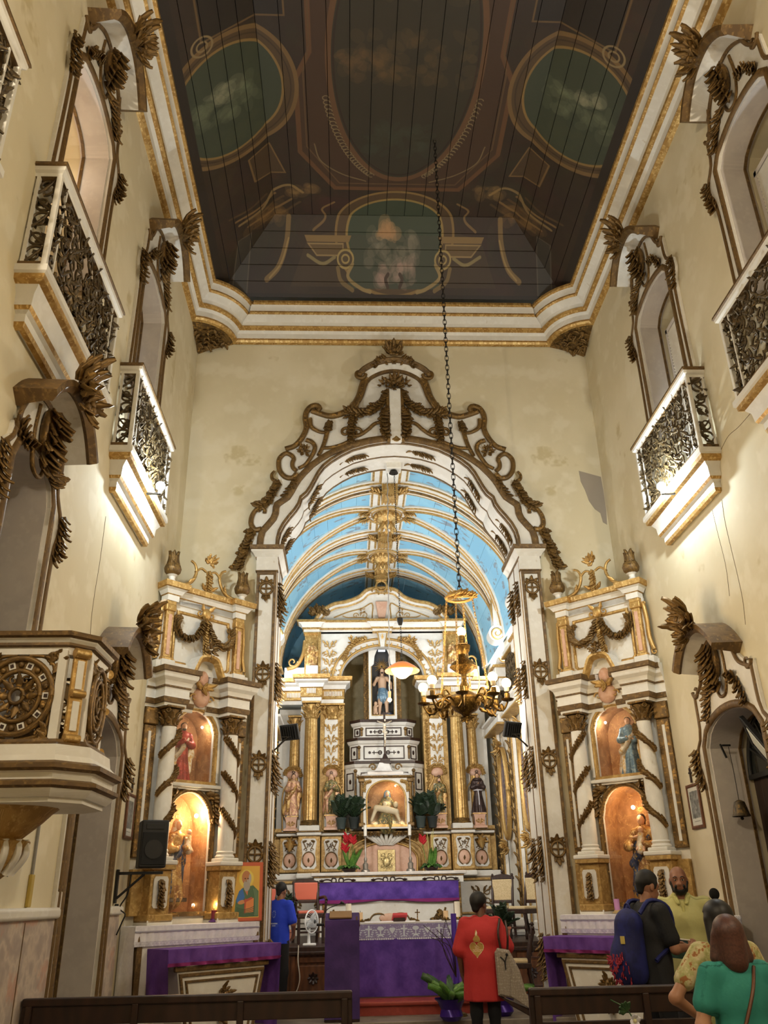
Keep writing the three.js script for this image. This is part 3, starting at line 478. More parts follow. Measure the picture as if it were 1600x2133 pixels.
{
  const hw = 0.92, d = 0.2, U = (a, dd, y = 0) => [[-a, y, 0], [-a, y, dd], [a, y, dd], [a, y, 0]];
  const makeBalcony = () => {
    const o = new THREE.Group();
    const m = mould([[-0.17, -0.47, 'g'], [-0.13, -0.46, 'g'], [-0.12, -0.42, 'w'], [-0.12, -0.35, 'w'], [-0.09, -0.33, 'g'], [-0.07, -0.3, 'w'], [-0.06, -0.2, 'w'], [-0.02, -0.14, 'g'], [0.025, -0.12, 'g'], [0.03, -0.075, 'w'], [0.05, -0.06, 'w'], [0.05, 0, 'w'], [-0.17, 0, 'w'], [-0.17, -0.47]].map(([u, v, t]) => [-u, v, t]), U(hw, d), [0, 1, 0], false, 0.5);
    put('base', [m.w, box(2 * hw, 0.04, d, 0, -0.02, d / 2), box(2 * hw - 0.3, 0.4, 0.06, 0, -0.25, 0.02)], MT.white, o); put('base_moulding', m.g, MT.gold, o);
    const r = mould([[-0.04, 0.93, 'b'], [0.015, 0.94, 'w'], [0.02, 0.97, 'w'], [0.045, 0.985, 'w'], [0.05, 1.02, 'b'], [0.065, 1.03, 'b'], [0.06, 1.06, 'b'], [-0.05, 1.06, 'b'], [-0.04, 0.93]].map(([u, v, t]) => [-u, v, t]), U(hw, d), [0, 1, 0], false, 0.5);
    put('handrail', r.w, MT.white, o); put('handrail_edge', r.b, MT.brown, o);
    for (const s of [-1, 1]) { put('corner_post', [rbox(0.045, 0.94, 0.045, s * hw, 0.47, d, 0.008), box(0.03, 0.94, 0.03, s * hw, 0.47, 0.03)], MT.white, o); put('front_stile', box(0.022, 0.94, 0.02, s * (hw - 0.16), 0.47, d), MT.white, o); }
    put('bottom_rail', [box(2 * hw, 0.05, 0.04, 0, 0.025, d), ...[-1, 1].map((s) => box(0.04, 0.05, d, s * hw, 0.025, d / 2))], MT.brown, o);
    put('carved_front', moveAll(latticePanel(2 * hw - 0.06, 0.88, 41), [0, 0.05, d - 0.01]), MT.lattice, o);
    for (const s of [-1, 1]) put('carved_side', moveAll(latticePanel(d, 0.88, 43), [s * hw, 0.05, d / 2], [0, PI / 2, 0]), MT.lattice, o);
    return o;
  };
  const proto = makeBalcony(), names = { '-1,0': 'carved balcony on the left wall nearest the altar, above the lower door', '-1,1': 'carved balcony on the left wall in front of the orange lit window', '-1,2': 'carved balcony cut off at the upper left edge of the picture', '1,0': 'carved balcony on the right wall nearest the altar', '1,1': 'carved balcony on the right wall cut off at the right edge of the picture' };
  for (const s of [-1, 1]) BAYS.forEach((z, i) => { if (s > 0 && i === 2) return; const o = thing('balcony', names[s + ',' + i], 'balcony', [s * WX, 6.05, z], WALLTURN(s), 'shallow balconies on the nave walls'); for (const c of proto.children) o.add(c.clone()); });
}
// doors
{
  for (const s of [-1, 1]) {
    const o = structure(s < 0 ? 'door_1' : 'door_2', [s * WX, 0, 2.98], WALLTURN(s));
    surround(o, 0.7, 0.05, 3.0, 3.36, 4.12, 0.38, 51 + s);
    for (let k = 0; k < 8; k++) put('door_board', rbox(0.172, 3.4, 0.04, -0.61 + k * 0.175, 1.7, -0.46 + (k % 2) * 0.004, 0.008), MT.door, o);
    const leafx = s < 0 ? -0.62 : 0.62;
    put('door_leaf', [rbox(0.05, 2.7, 0.3, leafx, 1.35, -0.2, 0.01), ...[0.5, 1.3, 2.1].map((y) => rbox(0.065, 0.5, 0.2, leafx, y, -0.2, 0.02))], MT.door, o);
    put('transom_frame', [torus(0.66, 0.03, 0, 2.72, -0.41, [0, 0, 0], 6, 20, PI), ...[0.5, 1.05, 1.57, 2.1, 2.65].map((a) => tube([[0, 2.72, -0.41], [0.64 * Math.cos(a), 2.72 + 0.64 * Math.sin(a), -0.41]], 0.016)), box(1.36, 0.05, 0.05, 0, 2.72, -0.41)], MT.black, o);
    put('transom_glass', slab(arcPts(0, 2.72, 0.64, 0.64, 0, PI, 20), 0.008, 0, [], -0.43), plain(0x2a2c2a, 0.08), o);
    if (s > 0) { // open ribbed sash leaning out of the dark doorway
      const q = new THREE.Group(); q.name = 'open_sash'; o.add(q); q.position.set(0.36, 2.86, -0.12); q.rotation.set(0.35, -0.35, -0.5);
      put('sash_frame', [rbox(0.95, 0.06, 0.05, 0, 0.16, 0, 0.01), rbox(0.95, 0.06, 0.05, 0, -0.16, 0, 0.01), rbox(0.1, 0.36, 0.05, -0.46, 0, 0, 0.01), rbox(0.06, 0.36, 0.05, 0.46, 0, 0, 0.01)], MT.black, q);
      for (let k = 0; k < 8; k++) put('rib', rbox(0.1, 0.2, 0.02, -0.34 + k * 0.098, 0, 0.01, 0.01), plain(0xd6dad2, 0.4), q);
    }
  }
  const p = structure('door_3', [-WX, 2.32, 5.86], PI / 2);
  surround(p, 0.44, 0.05, 2.26, 2.61, 3.02, 0.5, 57);
  put('door_leaf', [rbox(0.05, 2.2, 0.5, -0.38, 1.1, -0.42, 0.01), rbox(0.3, 2.3, 0.04, 0.05, 1.15, -0.7, 0.01)], MT.door, p);
}
// pulpit
function medallion(w, h, sd) {                            // pierced panel in the xy plane, centred
  seed(sd);
  const gold = [], white = [], dark = [], rx = w * 0.47, ry = h * 0.43, ring = (k, r, f = 1) => tube(arcPts(0, 0, rx * k, ry * k, 0, 2 * PI, 40).map((p) => [...p, 0.02]), r, 6, 48, f);
  gold.push(ring(1, 0.022), ring(0.66, 0.018), ring(0.2, 0.014));
  for (let i = 0; i < 20; i++) {
    const a = (i / 20) * 2 * PI, x = rx * 0.83 * Math.cos(a), y = ry * 0.83 * Math.sin(a);
    if (i % 2) gold.push(ball(Math.min(rx, ry) * 0.09, x, y, 0.02, [1, 1, 0.7], 8, 6)); else { white.push(box(rx * 0.2, ry * 0.17, 0.012, x, y, 0.014, [0, 0, a])); dark.push(box(rx * 0.1, ry * 0.09, 0.014, x, y, 0.018, [0, 0, a])); }
  }
  gold.push(slab(arcPts(0, 0, rx * 1.0, ry * 1.0, 0, 2 * PI, 40).slice(0, -1), 0.012, 0, [arcPts(0, 0, rx * 0.66, ry * 0.66, 0, 2 * PI, 30).slice(0, -1).reverse()]));
  for (let i = 0; i < 8; i++) { const a = (i / 8) * 2 * PI; gold.push(leaf(rx * 0.2 * Math.cos(a), ry * 0.2 * Math.sin(a), a, Math.min(rx, ry) * 0.48, Math.min(rx, ry) * 0.24, { t: 0.1 }), curl(rx * 0.45 * Math.cos(a + 0.4), ry * 0.45 * Math.sin(a + 0.4), Math.min(rx, ry) * 0.13, a, 1, 0.01)); }
  for (const sx of [-1, 1]) for (const sy of [-1, 1]) {
    const cx = sx * w * 0.5, cy = sy * h * 0.5;
    gold.push(curl(cx - sx * w * 0.1, cy - sy * h * 0.07, w * 0.09, sx * sy > 0 ? 0 : PI, sx * sy * 1.3, 0.014), scroll([[cx - sx * 0.02, cy - sy * h * 0.32], [cx - sx * w * 0.06, cy - sy * h * 0.16], [cx - sx * w * 0.2, cy - sy * h * 0.05], [cx - sx * w * 0.42, cy - sy * h * 0.03]], 0.018, 0.01));
    for (let k = 0; k < 5; k++) gold.push(leaf(cx - sx * rr(0.02, 0.16) * w, cy - sy * rr(0.02, 0.15) * h, rr(0, 6.3), 0.09, 0.05, { t: 0.2 }));
  }
  return { gold, white, dark };
}
{
  const o = thing('pulpit', 'white and gilded pulpit with pierced medallion panels on the left wall', 'pulpit', [-WX, 2.19, 5.86], PI / 2);
  const path = (e = 0) => [[-0.34 - e, 0, 0], [-0.34 - e, 0, 0.61 + e * 0.4], [-0.22 - e * 0.4, 0, 0.73 + e], [0.22 + e * 0.4, 0, 0.73 + e], [0.34 + e, 0, 0.61 + e * 0.4], [0.34 + e, 0, 0]];
  const out = (pr) => pr.map(([u, v, t]) => [-u, v, t]);
  const b = mould(out([[-0.3, -0.04, 'w'], [0.1, 0.0, 'w'], [0.13, 0.03, 'w'], [0.14, 0.05, 'b'], [0.17, 0.065, 'b'], [0.17, 0.09, 'b'], [0.13, 0.105, 'w'], [0.13, 0.145, 'w'], [0.15, 0.155, 'b'], [0.185, 0.17, 'b'], [0.185, 0.2, 'b'], [0.14, 0.22, 'w'], [0.1, 0.26, 'w'], [0.09, 0.33, 'b'], [0.06, 0.35, 'b'], [0.05, 0.37, 'w'], [-0.06, 0.37, 'w'], [-0.3, -0.04]]), path(), [0, 1, 0], false, 0.4);
  put('base_moulding', b.w, MT.white, o); put('base_torus', b.b, MT.brown, o);
  put('floor', slab(path(0.08).map((p) => [p[0], p[2]]).reverse(), 0.05).rotateX(PI / 2).translate(0, 0.02, 0), MT.white, o);
  const r = mould(out([[-0.05, 0.94, 'w'], [0.01, 0.95, 'w'], [0.01, 1.0, 'b'], [0.035, 1.01, 'b'], [0.03, 1.03, 'w'], [0.045, 1.05, 'w'], [0.045, 1.06, 'b'], [0.075, 1.07, 'b'], [0.08, 1.1, 'b'], [-0.06, 1.1, 'w'], [-0.05, 0.94]]), path(), [0, 1, 0], false, 0.4);
  put('rim', r.w, MT.white, o); put('rim_moulding', r.b, MT.brown, o);
  put('post', [rbox(0.05, 0.62, 0.05, -0.34, 0.67, 0.03, 0.006), rbox(0.06, 0.62, 0.06, -0.34, 0.67, 0.59, 0.006), rbox(0.06, 0.62, 0.06, 0.2, 0.67, 0.72, 0.006), rbox(0.06, 0.62, 0.06, -0.2, 0.67, 0.72, 0.006), rbox(0.06, 0.62, 0.06, 0.34, 0.67, 0.6, 0.006)], MT.white, o);
  for (const s of [-1, 1]) { const g = [rbox(0.1, 0.6, 0.03, 0, 0, 0, 0.008), cyl(0.035, 0.035, 0.11, 0, 0.3, 0.02, [0, 0, PI / 2]), cyl(0.03, 0.03, 0.11, 0, -0.28, 0.02, [0, 0, PI / 2]), cyl(0.025, 0.025, 0.1, 0, 0.02, 0.03, [0, 0, PI / 2])]; put('corner_bracket', moveAll(g, [s * 0.3, 0.66, 0.69], [0, s * PI / 4, 0]), MT.gold, o); put('bracket_panel', moveAll([rbox(0.05, 0.2, 0.01, 0, 0.15, 0.02, 0.004), rbox(0.05, 0.2, 0.01, 0, -0.13, 0.02, 0.004)], [s * 0.3, 0.66, 0.69], [0, s * PI / 4, 0]), MT.white, o); }
  const faces = [[0.5, [-0.345, 0.66, 0.315], -PI / 2, 61], [0.36, [0, 0.66, 0.735], 0, 62], [0.5, [0.345, 0.66, 0.315], PI / 2, 63]];
  for (const [w, p, a, sd] of faces) {
    const m = medallion(w, 0.6, sd), holder = new THREE.Group(); holder.name = 'pierced_panel'; holder.position.set(...p); holder.rotation.y = a; o.add(holder);
    put('carving', m.gold, MT.bronze, holder); put('white_inlay', m.white, MT.white, holder); put('dark_inlay', m.dark, MT.darkwood, holder);
  }
  put('corbel', [xf(lathe([[0.0, -0.62], [0.06, -0.6], [0.1, -0.5], [0.2, -0.42], [0.26, -0.34], [0.3, -0.24], [0.24, -0.22], [0.36, -0.12], [0.42, -0.06], [0.46, -0.03], [0, -0.02]], 20), [0, 0, 0.12], [0, 0, 0], [0.75, 1, 1])], MT.goldFlat, o);
  const ribs = []; for (let i = 0; i < 9; i++) { const a = PI * (i / 8); ribs.push(tube([[0.2 * Math.cos(a), -0.23, 0.12 + 0.27 * Math.sin(a)], [0.2 * Math.cos(a), -0.32, 0.12 + 0.28 * Math.sin(a)], [0.12 * Math.cos(a), -0.44, 0.12 + 0.2 * Math.sin(a)]], 0.025, 6, 8)); }
  put('corbel_rib', ribs, MT.white, o);
}

// ---------------------------------------------------------------- carved frame of the chancel arch and its pilasters
{
  const o = thing('arch_carving', 'large carved brown and gold scrollwork frame crowning the chancel arch', 'carving', [0, 6.5, 0]), Y = (p) => p.map((q) => [q[0], q[1] - 6.5, ...(q.length > 2 ? [q[2]] : [])]);
  const sil = [[-2.3, 6.5], [-2.33, 6.65], [-2.28, 6.8], [-2.29, 6.95], [-2.23, 7.1], [-2.12, 7.17], [-2.0, 7.3], [-1.92, 7.45], [-1.88, 7.62], [-1.9, 7.78], [-1.91, 7.95], [-1.84, 8.09], [-1.72, 8.17], [-1.6, 8.25], [-1.5, 8.4], [-1.46, 8.58], [-1.47, 8.75], [-1.46, 8.9], [-1.38, 9.0], [-1.28, 9.0], [-1.24, 8.88], [-1.07, 8.8], [-0.86, 8.85], [-0.72, 8.97], [-0.6, 9.15], [-0.52, 9.4], [-0.5, 9.54], [-0.33, 9.64], [0, 9.7]];
  put('white_panel', slab(Y([...full(sil), ...full(ARCH_IN).reverse()]).reverse(), 0.05, 0.0), MT.white, o);
  put('gilded_archivolt', strip(Y(full(ARCH_BAND)), 0.1, 0.045, 0.05), MT.brown, o);
  put('inner_archivolt', strip(Y(full(ARCH_IN).map(([x, y]) => [x * 1.008, y + 0.012])), 0.04, 0.03, 0.05), MT.brown, o);
  seed(71);
  const L = [];
  const sc = (name, pts, r0, r1 = r0, z = 0.075) => L.push([name, [scroll(Y(pts), r0, r1, z, 7)]]);
  sc('ear_scroll', [[-1.79, 8.18], [-1.64, 8.24], [-1.51, 8.42], [-1.46, 8.58], [-1.48, 8.75], [-1.46, 8.88], [-1.39, 8.98], [-1.29, 9.0], [-1.25, 8.94], [-1.3, 8.9]], 0.045, 0.05);
  sc('rail_scroll', [[-1.38, 8.9], [-1.22, 8.84], [-1.07, 8.8], [-0.86, 8.86], [-0.71, 8.97], [-0.59, 9.17], [-0.53, 9.38], [-0.48, 9.54]], 0.045, 0.075);
  sc('great_scroll', [[-1.6, 7.78], [-1.66, 7.84], [-1.67, 7.93], [-1.65, 8.0], [-1.7, 8.07], [-1.78, 8.1], [-1.87, 8.02], [-1.89, 7.91], [-1.86, 7.77], [-1.77, 7.67], [-1.66, 7.66], [-1.59, 7.74]], 0.035, 0.045);
  sc('loop_scroll', [[-1.46, 8.35], [-1.38, 8.32], [-1.32, 8.24], [-1.33, 8.13], [-1.4, 7.99], [-1.47, 7.89], [-1.57, 7.83]], 0.04, 0.03);
  sc('inner_scroll', [[-1.41, 8.75], [-1.38, 8.6], [-1.28, 8.52], [-1.18, 8.49], [-1.12, 8.53], [-1.11, 8.63]], 0.045, 0.02);
  sc('stem_scroll', [[-1.1, 8.66], [-1.12, 8.5], [-1.15, 8.35], [-1.19, 8.22], [-1.26, 8.06]], 0.045, 0.03);
  sc('horn_scroll', [[-1.2, 8.2], [-1.05, 8.21], [-0.9, 8.26], [-0.74, 8.34]], 0.03, 0.03);
  sc('swag_scroll', [[-0.72, 8.42], [-0.6, 8.44], [-0.45, 8.55], [-0.34, 8.66], [-0.22, 8.7]], 0.035, 0.03);
  sc('lower_scroll', [[-2.08, 7.04], [-2.08, 7.11], [-2.16, 7.14], [-2.24, 7.06], [-2.28, 6.94], [-2.27, 6.83], [-2.21, 6.76], [-2.12, 6.77]], 0.03, 0.045);
  sc('edge_scroll', [[-1.95, 7.78], [-1.99, 7.72], [-1.98, 7.64], [-1.93, 7.6]], 0.02, 0.035);
  L.push(['leaf_edge', [...leafRope(Y([[-1.86, 7.62, 0.07], [-1.95, 7.45, 0.07], [-2.03, 7.28, 0.07], [-2.18, 7.16, 0.07]]), 0.17, 6), ...leafRope(Y([[-1.6, 7.7, 0.07], [-1.68, 7.5, 0.06], [-1.78, 7.34, 0.06]]), 0.11, 4)]]);
  L.push(['leaf_drop', [...leafRope(Y([[-2.27, 6.8, 0.06], [-2.31, 6.6, 0.06], [-2.37, 6.4, 0.05], [-2.45, 6.16, 0.03]]), 0.17, 8), scroll(Y([[-2.25, 6.84], [-2.3, 6.62], [-2.38, 6.36], [-2.47, 6.12]]), 0.04, 0.02, 0.05)]]);
  L.push(['flower_drop', [...cluster(-0.71, 2.36, 0.19, 18, 0.06, 0, 7, 5), ...leafRope(Y([[-0.72, 8.95, 0.07], [-0.71, 8.72, 0.09], [-0.73, 8.5, 0.08], [-0.73, 8.34, 0.06]]), 0.15, 6), curl(-0.82, 2.0, 0.09, 0, 1.2, 0.03, 0.06), curl(-0.62, 2.0, 0.09, PI, -1.2, 0.03, 0.06)]]);
  L.push(['garland', leafRope(Y([[-0.13, 9.3, 0.09], [-0.2, 9.1, 0.09], [-0.3, 8.98, 0.1], [-0.46, 8.86, 0.1], [-0.66, 8.84, 0.09]]), 0.17, 9)]);
  L.push(['side_leaf', [...leafRope(Y([[-0.12, 9.0, 0.08], [-0.16, 8.8, 0.1], [-0.18, 8.6, 0.1], [-0.12, 8.42, 0.08]]), 0.2, 6), ...leafRope(Y([[-1.1, 8.72, 0.07], [-1.1, 8.55, 0.08]]), 0.15, 3), ...cluster(-1.5, 1.66, 0.16, 10, 0.06, 0, 7, 2)]]);
  L.push(['pediment_curl', [curl(-0.58, 3.08, 0.1, 0, -1.2, 0.035, 0.14), ball(0.05, -0.58, 3.08, 0.16)]]);
  for (const [n, g] of L) { put(n, g, MT.bronze, o); put(n, mirX(g), MT.bronze, o); }
  const top = Y(smooth([[-0.6, 9.58], [-0.5, 9.69], [-0.27, 9.82], [0, 9.87], [0.27, 9.82], [0.5, 9.69], [0.6, 9.58]], 24));
  const m = mould([[-0.2, 0.04, 'b'], [-0.2, 0.09, 'b'], [-0.15, 0.1, 'w'], [-0.06, 0.15, 'b'], [-0.06, 0.18, 'b'], [0, 0.22, 'b'], [0.03, 0.2, 'b'], [0.04, 0, 'b'], [-0.2, 0.04]], top.map((p) => [...p, 0]), [0, 0, 1], false, 0.5);
  put('pediment', m.w, MT.white, o); put('pediment_edge', m.b, MT.brown, o);
  put('crest', [...cluster(0, 3.5, 0.2, 20, 0.14, -0.4, PI + 0.4, 5), leaf(0, 3.5, PI / 2, 0.24, 0.14, { z: 0.2 }), leaf(0.05, 3.5, 1.1, 0.22, 0.12, { z: 0.2 }), leaf(-0.05, 3.5, 2.04, 0.22, 0.12, { z: 0.2 }), ...both([...leafRope([[0.1, 3.38, 0.16], [0.22, 3.36, 0.16], [0.34, 3.26, 0.14]], 0.13, 4), curl(0.1, 3.28, 0.09, PI, -0.7, 0.025, 0.17)])], MT.bronze, o);
  put('keystone_wreath', [...cluster(0, 2.9, 0.22, 22, 0.1, 0, 7, 6), ...both(cluster(0.17, 2.92, 0.14, 10, 0.1, 0, 7, 2))], MT.bronze, o);
  put('keystone', [rbox(0.19, 0.98, 0.16, 0, 2.3, 0.1, 0.02), cyl(0.05, 0.05, 0.18, -0.0, 1.84, 0.13, [0, 0, PI / 2])], MT.white, o);
  put('keystone_side', both([rbox(0.05, 1.0, 0.12, 0.12, 2.3, 0.09, 0.01), cyl(0.045, 0.045, 0.06, 0.1, 1.84, 0.12, [0, 0, PI / 2])]), MT.bronze, o);
  put('keystone_drop', [leaf(0, 1.86, -PI / 2, 0.14, 0.14, { z: 0.17 })], MT.gold, o);
}
function cartouche(x, y, z, k = 1) {                      // pierced oval with a cross of ribs, leaf crown and drop
  const g = [tube(arcPts(0, 0, 0.1, 0.1, 0, 2 * PI, 20).map((p) => [...p, 0.02]), 0.02, 6, 26), tube([[-0.1, 0.01, 0.02], [0, 0, 0.035], [0.1, 0.01, 0.02]], 0.014, 5, 6), tube([[0, 0.11, 0.02], [0, 0, 0.035], [0, -0.11, 0.02]], 0.014, 5, 6), leaf(0, 0.1, PI / 2, 0.12, 0.08), leaf(0.03, 0.1, 0.7, 0.1, 0.07), leaf(-0.03, 0.1, PI - 0.7, 0.1, 0.07), leaf(0.06, 0.09, 0.2, 0.07, 0.05), leaf(-0.06, 0.09, PI - 0.2, 0.07, 0.05), leaf(0, -0.09, -PI / 2, 0.16, 0.09), leaf(0.02, -0.09, -1.1, 0.11, 0.07), leaf(-0.02, -0.09, -PI + 1.1, 0.11, 0.07), ball(0.025, 0, -0.14, 0.02)];
  return moveAll(g, [x, y, z], [0, 0, 0], [k, k, k]);
}
{
  for (const s of [-1, 1]) {
    const o = thing('arch_pilaster', s < 0 ? 'white pilaster with brown edge strips and cartouches left of the chancel opening' : 'white pilaster with brown edge strips and cartouches right of the chancel opening', 'pilaster', [s * 2.005, 0, 0], 0, 'pilasters of the chancel arch');
    put('shaft', [box(0.3, 6.3, 0.06, 0, 3.15, 0.03), box(0.32, 0.24, 0.08, 0, 6.21, 0.04)], MT.white, o);
    for (const q of [-1, 1]) put('edge_strip', rbox(0.045, 6.08, 0.03, q * 0.125, 3.04, 0.065, 0.01), MT.brown, o);
    put('top_strip', [rbox(0.3, 0.05, 0.035, 0, 6.05, 0.068, 0.01), rbox(0.34, 0.02, 0.09, 0, 6.085, 0.045, 0.006)], MT.brown, o);
    // capital returning into the opening
    const cp = s < 0 ? [[-0.16, 0, 0], [-0.16, 0, 0.06], [0.15, 0, 0.06], [0.15, 0, -0.9]] : [[-0.15, 0, -0.9], [-0.15, 0, 0.06], [0.16, 0, 0.06], [0.16, 0, 0]];
    const m = mould([[-0.02, 6.28, 'b'], [0.015, 6.285, 'b'], [0.02, 6.31, 'w'], [0.05, 6.36, 'w'], [0.085, 6.39, 'w'], [0.085, 6.41, 'b'], [0.1, 6.42, 'b'], [0.105, 6.48, 'b'], [-0.1, 6.5, 'b'], [-0.02, 6.28]].map(([u, v, t]) => [-u, v, t]), cp, [0, 1, 0], false, 0.4);
    put('capital', m.w, MT.white, o); put('capital_edge', m.b, MT.brown, o);
    seed(80 + s);
    for (const y of [5.82, 4.53, 3.28, 2.14, 0.95]) put('cartouche', cartouche(0, y - 0.02, 0.06, 0.92), MT.bronze, o);
    const xi = -s * 0.145; // face towards the opening
    put('pier_lining', box(0.012, 6.36, 0.9, xi, 3.18, -0.45), MT.white, o);
    for (const z of [-0.02, -0.44, -0.88]) put('pier_bead', box(0.02, 6.3, 0.018, xi - s * 0.005, 3.15, z), z === -0.44 ? MT.brown : MT.goldFlat, o);
    for (const y of [5.75, 4.5, 3.25, 2.05, 0.85]) for (const z of [-0.22, -0.66]) { const g = leafRope([[0, 0.28, 0], [0, 0, 0.01], [0, -0.3, 0]], 0.11, 6, 0, { w: (t) => 0.7 + 0.5 * Math.sin(PI * t) }); put('leaf_drop', moveAll(g, [xi - s * 0.008, y, z], [0, -s * PI / 2, 0]), MT.bronze, o); }
  }
}

// ---------------------------------------------------------------- statues
const skin = (hex) => mat({ phys: 1, color: hex, roughness: 0.5 });
const MSK = skin(0xd9ad8c), MSKD = skin(0x8f6247);
function rays(R, n, x, y, z, r0 = 0.3) { const g = []; for (let i = 0; i < n; i++) { const a = (i / n) * 2 * PI, k = i % 2 ? 0.75 : 1; g.push(tube([[x + R * r0 * Math.cos(a), y + R * r0 * Math.sin(a), z], [x + R * k * Math.cos(a), y + R * k * Math.sin(a), z]], (t) => R * 0.07 * (1 - 0.8 * t), 4, 2)); } g.push(torus(R * r0, R * 0.06, x, y, z)); return g; }
// a robed standing figure of unit height, scaled to h
function statue(name, label, p, turn, h, c, parent) {
  const o = parent ?? thing(name, label, 'statue', p, turn), G = new THREE.Group(); if (parent) { G.name = name; G.position.set(...p); G.rotation.y = turn; o.add(G); }
  const T = parent ? G : o, sc = (g) => xf(g, [0, 0, 0], [0, 0, 0], [h, h, h]), lean = c.lean ?? 0.02, ph = c.ph ?? 0;
  const robe = [{ ...cap([lean, 0.56, 0], [0, 0.03, 0.01], 0.088, 0.165), fold: [0.13, 6, ph, 2], flat: 0.8 }, cap([lean, 0.54, 0], [lean, 0.76, 0], 0.09, 0.095), cap([lean - 0.1, 0.765, 0], [lean + 0.1, 0.765, 0], 0.052), cap([lean, 0.78, 0], [lean, 0.83, 0.005], 0.045, 0.035)];
  for (const s of [-1, 1]) { const el = c.elbow ?? [0.16, 0.6, 0.04], ha = (s < 0 ? c.handL : c.handR) ?? [0.05, 0.62, 0.14]; robe.push(cap([lean + s * 0.11, 0.76, 0], [lean + s * el[0], el[1], el[2]], 0.045, 0.05), cap([lean + s * el[0], el[1], el[2]], [lean + s * ha[0], ha[1], ha[2]], 0.055, 0.04)); }
  put('robe', sc(body(robe, 0.0115, 0.035)), c.robe, T);
  if (c.mantle) { const m = [{ ...cap([lean - 0.06, 0.72, -0.03], [-0.03, 0.12, -0.03], 0.1, 0.17), fold: [0.16, 5, ph + 1, 3], flat: 0.8 }, cap([lean + 0.1, 0.77, -0.01], [lean - 0.02, 0.56, 0.09], 0.05, 0.045), cap([lean - 0.02, 0.56, 0.09], [lean - 0.15, 0.4, 0.05], 0.05, 0.06), cap([lean + 0.12, 0.76, -0.03], [lean + 0.17, 0.45, -0.03], 0.05, 0.06), { ...cap([lean + 0.15, 0.5, -0.02], [0.12, 0.2, -0.01], 0.05, 0.07), fold: [0.2, 4, 0] }]; put('mantle', sc(body(m, 0.0115, 0.03, (x, y, z) => z - 0.02 - 0.12 * sst(0.62, 0.4, y) * (x < lean + 0.02 ? 1 : 0) - (y > 0.36 && y < 0.8 && Math.abs(x - lean - (y - 0.56) * 0.5) < 0.07 ? 0.14 : 0))), c.mantle, T); }
  const hs = [ell([lean, 0.915, 0.02], [0.048, 0.062, 0.055]), ell([lean, 0.885, 0.035], [0.036, 0.035, 0.035]), cap([lean, 0.915, 0.075], [lean, 0.9, 0.082], 0.008, 0.01), cap([lean, 0.8, 0], [lean, 0.87, 0.01], 0.032, 0.03)];
  for (const s of [-1, 1]) { const ha = (s < 0 ? c.handL : c.handR) ?? [0.05, 0.62, 0.14]; hs.push(cap([lean + s * ha[0], ha[1], ha[2]], [lean + s * ha[0] * 0.7, ha[1] + 0.035, ha[2] + 0.02], 0.022, 0.014)); }
  put('head_and_hands', sc(body(hs, 0.0075, 0.012)), c.skin ?? MSK, T);
  const hair = c.veil ? [ell([lean, 0.925, 0.0], [0.062, 0.072, 0.062]), { ...cap([lean, 0.92, -0.01], [lean, 0.72, -0.03], 0.06, 0.12), flat: 0.7 }] : [ell([lean, 0.935, 0.004], [0.055, 0.052, 0.058]), cap([lean, 0.92, -0.03], [lean, 0.86, -0.03], 0.045, 0.035)];
  put(c.veil ? 'veil' : 'hair', sc(body(hair, 0.009, 0.02, (x, y, z) => (z > 0.035 && y < 0.95 ? 0.02 : -1))), c.hair ?? MT.darkwood, T);
  if (c.beard) put('beard', sc(body([ell([lean, 0.868, 0.045], [0.034, 0.034, 0.026])], 0.007)), c.hair ?? MT.darkwood, T);
  if (c.halo) put('halo', rays(0.075, 16, lean, 1.03, -0.02).map(sc), c.halo, T);
  if (c.child) { const [x, y, z] = c.child; put('child_figure', sc(body([cap([x, y, z], [x + 0.02, y + 0.1, z], 0.045, 0.035), ell([x + 0.02, y + 0.165, z + 0.01], [0.034, 0.04, 0.036]), cap([x, y, z], [x - 0.03, y - 0.06, z + 0.07], 0.032, 0.02), cap([x + 0.03, y, z], [x + 0.05, y - 0.08, z + 0.06], 0.03, 0.02), cap([x, y + 0.1, z], [x - 0.07, y + 0.08, z + 0.04], 0.018, 0.014)], 0.009, 0.015)), c.childMat ?? MSK, T); if (c.child[3]) put('child_robe', sc(body([cap([x, y - 0.02, z], [x + 0.015, y + 0.1, z], 0.055, 0.045), cap([x, y - 0.02, z + 0.01], [x, y - 0.08, z + 0.04], 0.05, 0.045)], 0.01)), c.child[3], T); }
  if (c.base) put('plinth', [rbox(0.36, 0.05, 0.26, 0, -0.025, 0, 0.01)].map(sc), c.base, T);
  return T;
}
const brocade = (a, b, c, sd) => { const f = fbm(7, sd, 5), g = fbm(18, sd + 2, 3); return mat({ map: tex(256, (u, v) => mixc(mixc(a, b, sst(0.42, 0.55, f(u, v))), c, sst(0.58, 0.66, g(u, v)))), roughness: 0.45, metalness: 0.25 }, 2.5); };
const RB = { gold: brocade([190, 150, 84], [150, 104, 60], [214, 186, 130], 201), blue: brocade([70, 84, 120], [52, 62, 92], [170, 140, 84], 203), red: brocade([176, 52, 44], [150, 40, 36], [196, 80, 64], 205), white: brocade([224, 214, 196], [206, 192, 168], [196, 160, 96], 207), green: brocade([120, 112, 70], [90, 88, 60], [196, 156, 88], 209), rose: brocade([206, 160, 132], [178, 128, 100], [216, 180, 130], 211), brown: brocade([70, 54, 50], [58, 44, 42], [80, 62, 56], 213), sky: brocade([120, 150, 170], [98, 128, 150], [150, 172, 184], 215) };
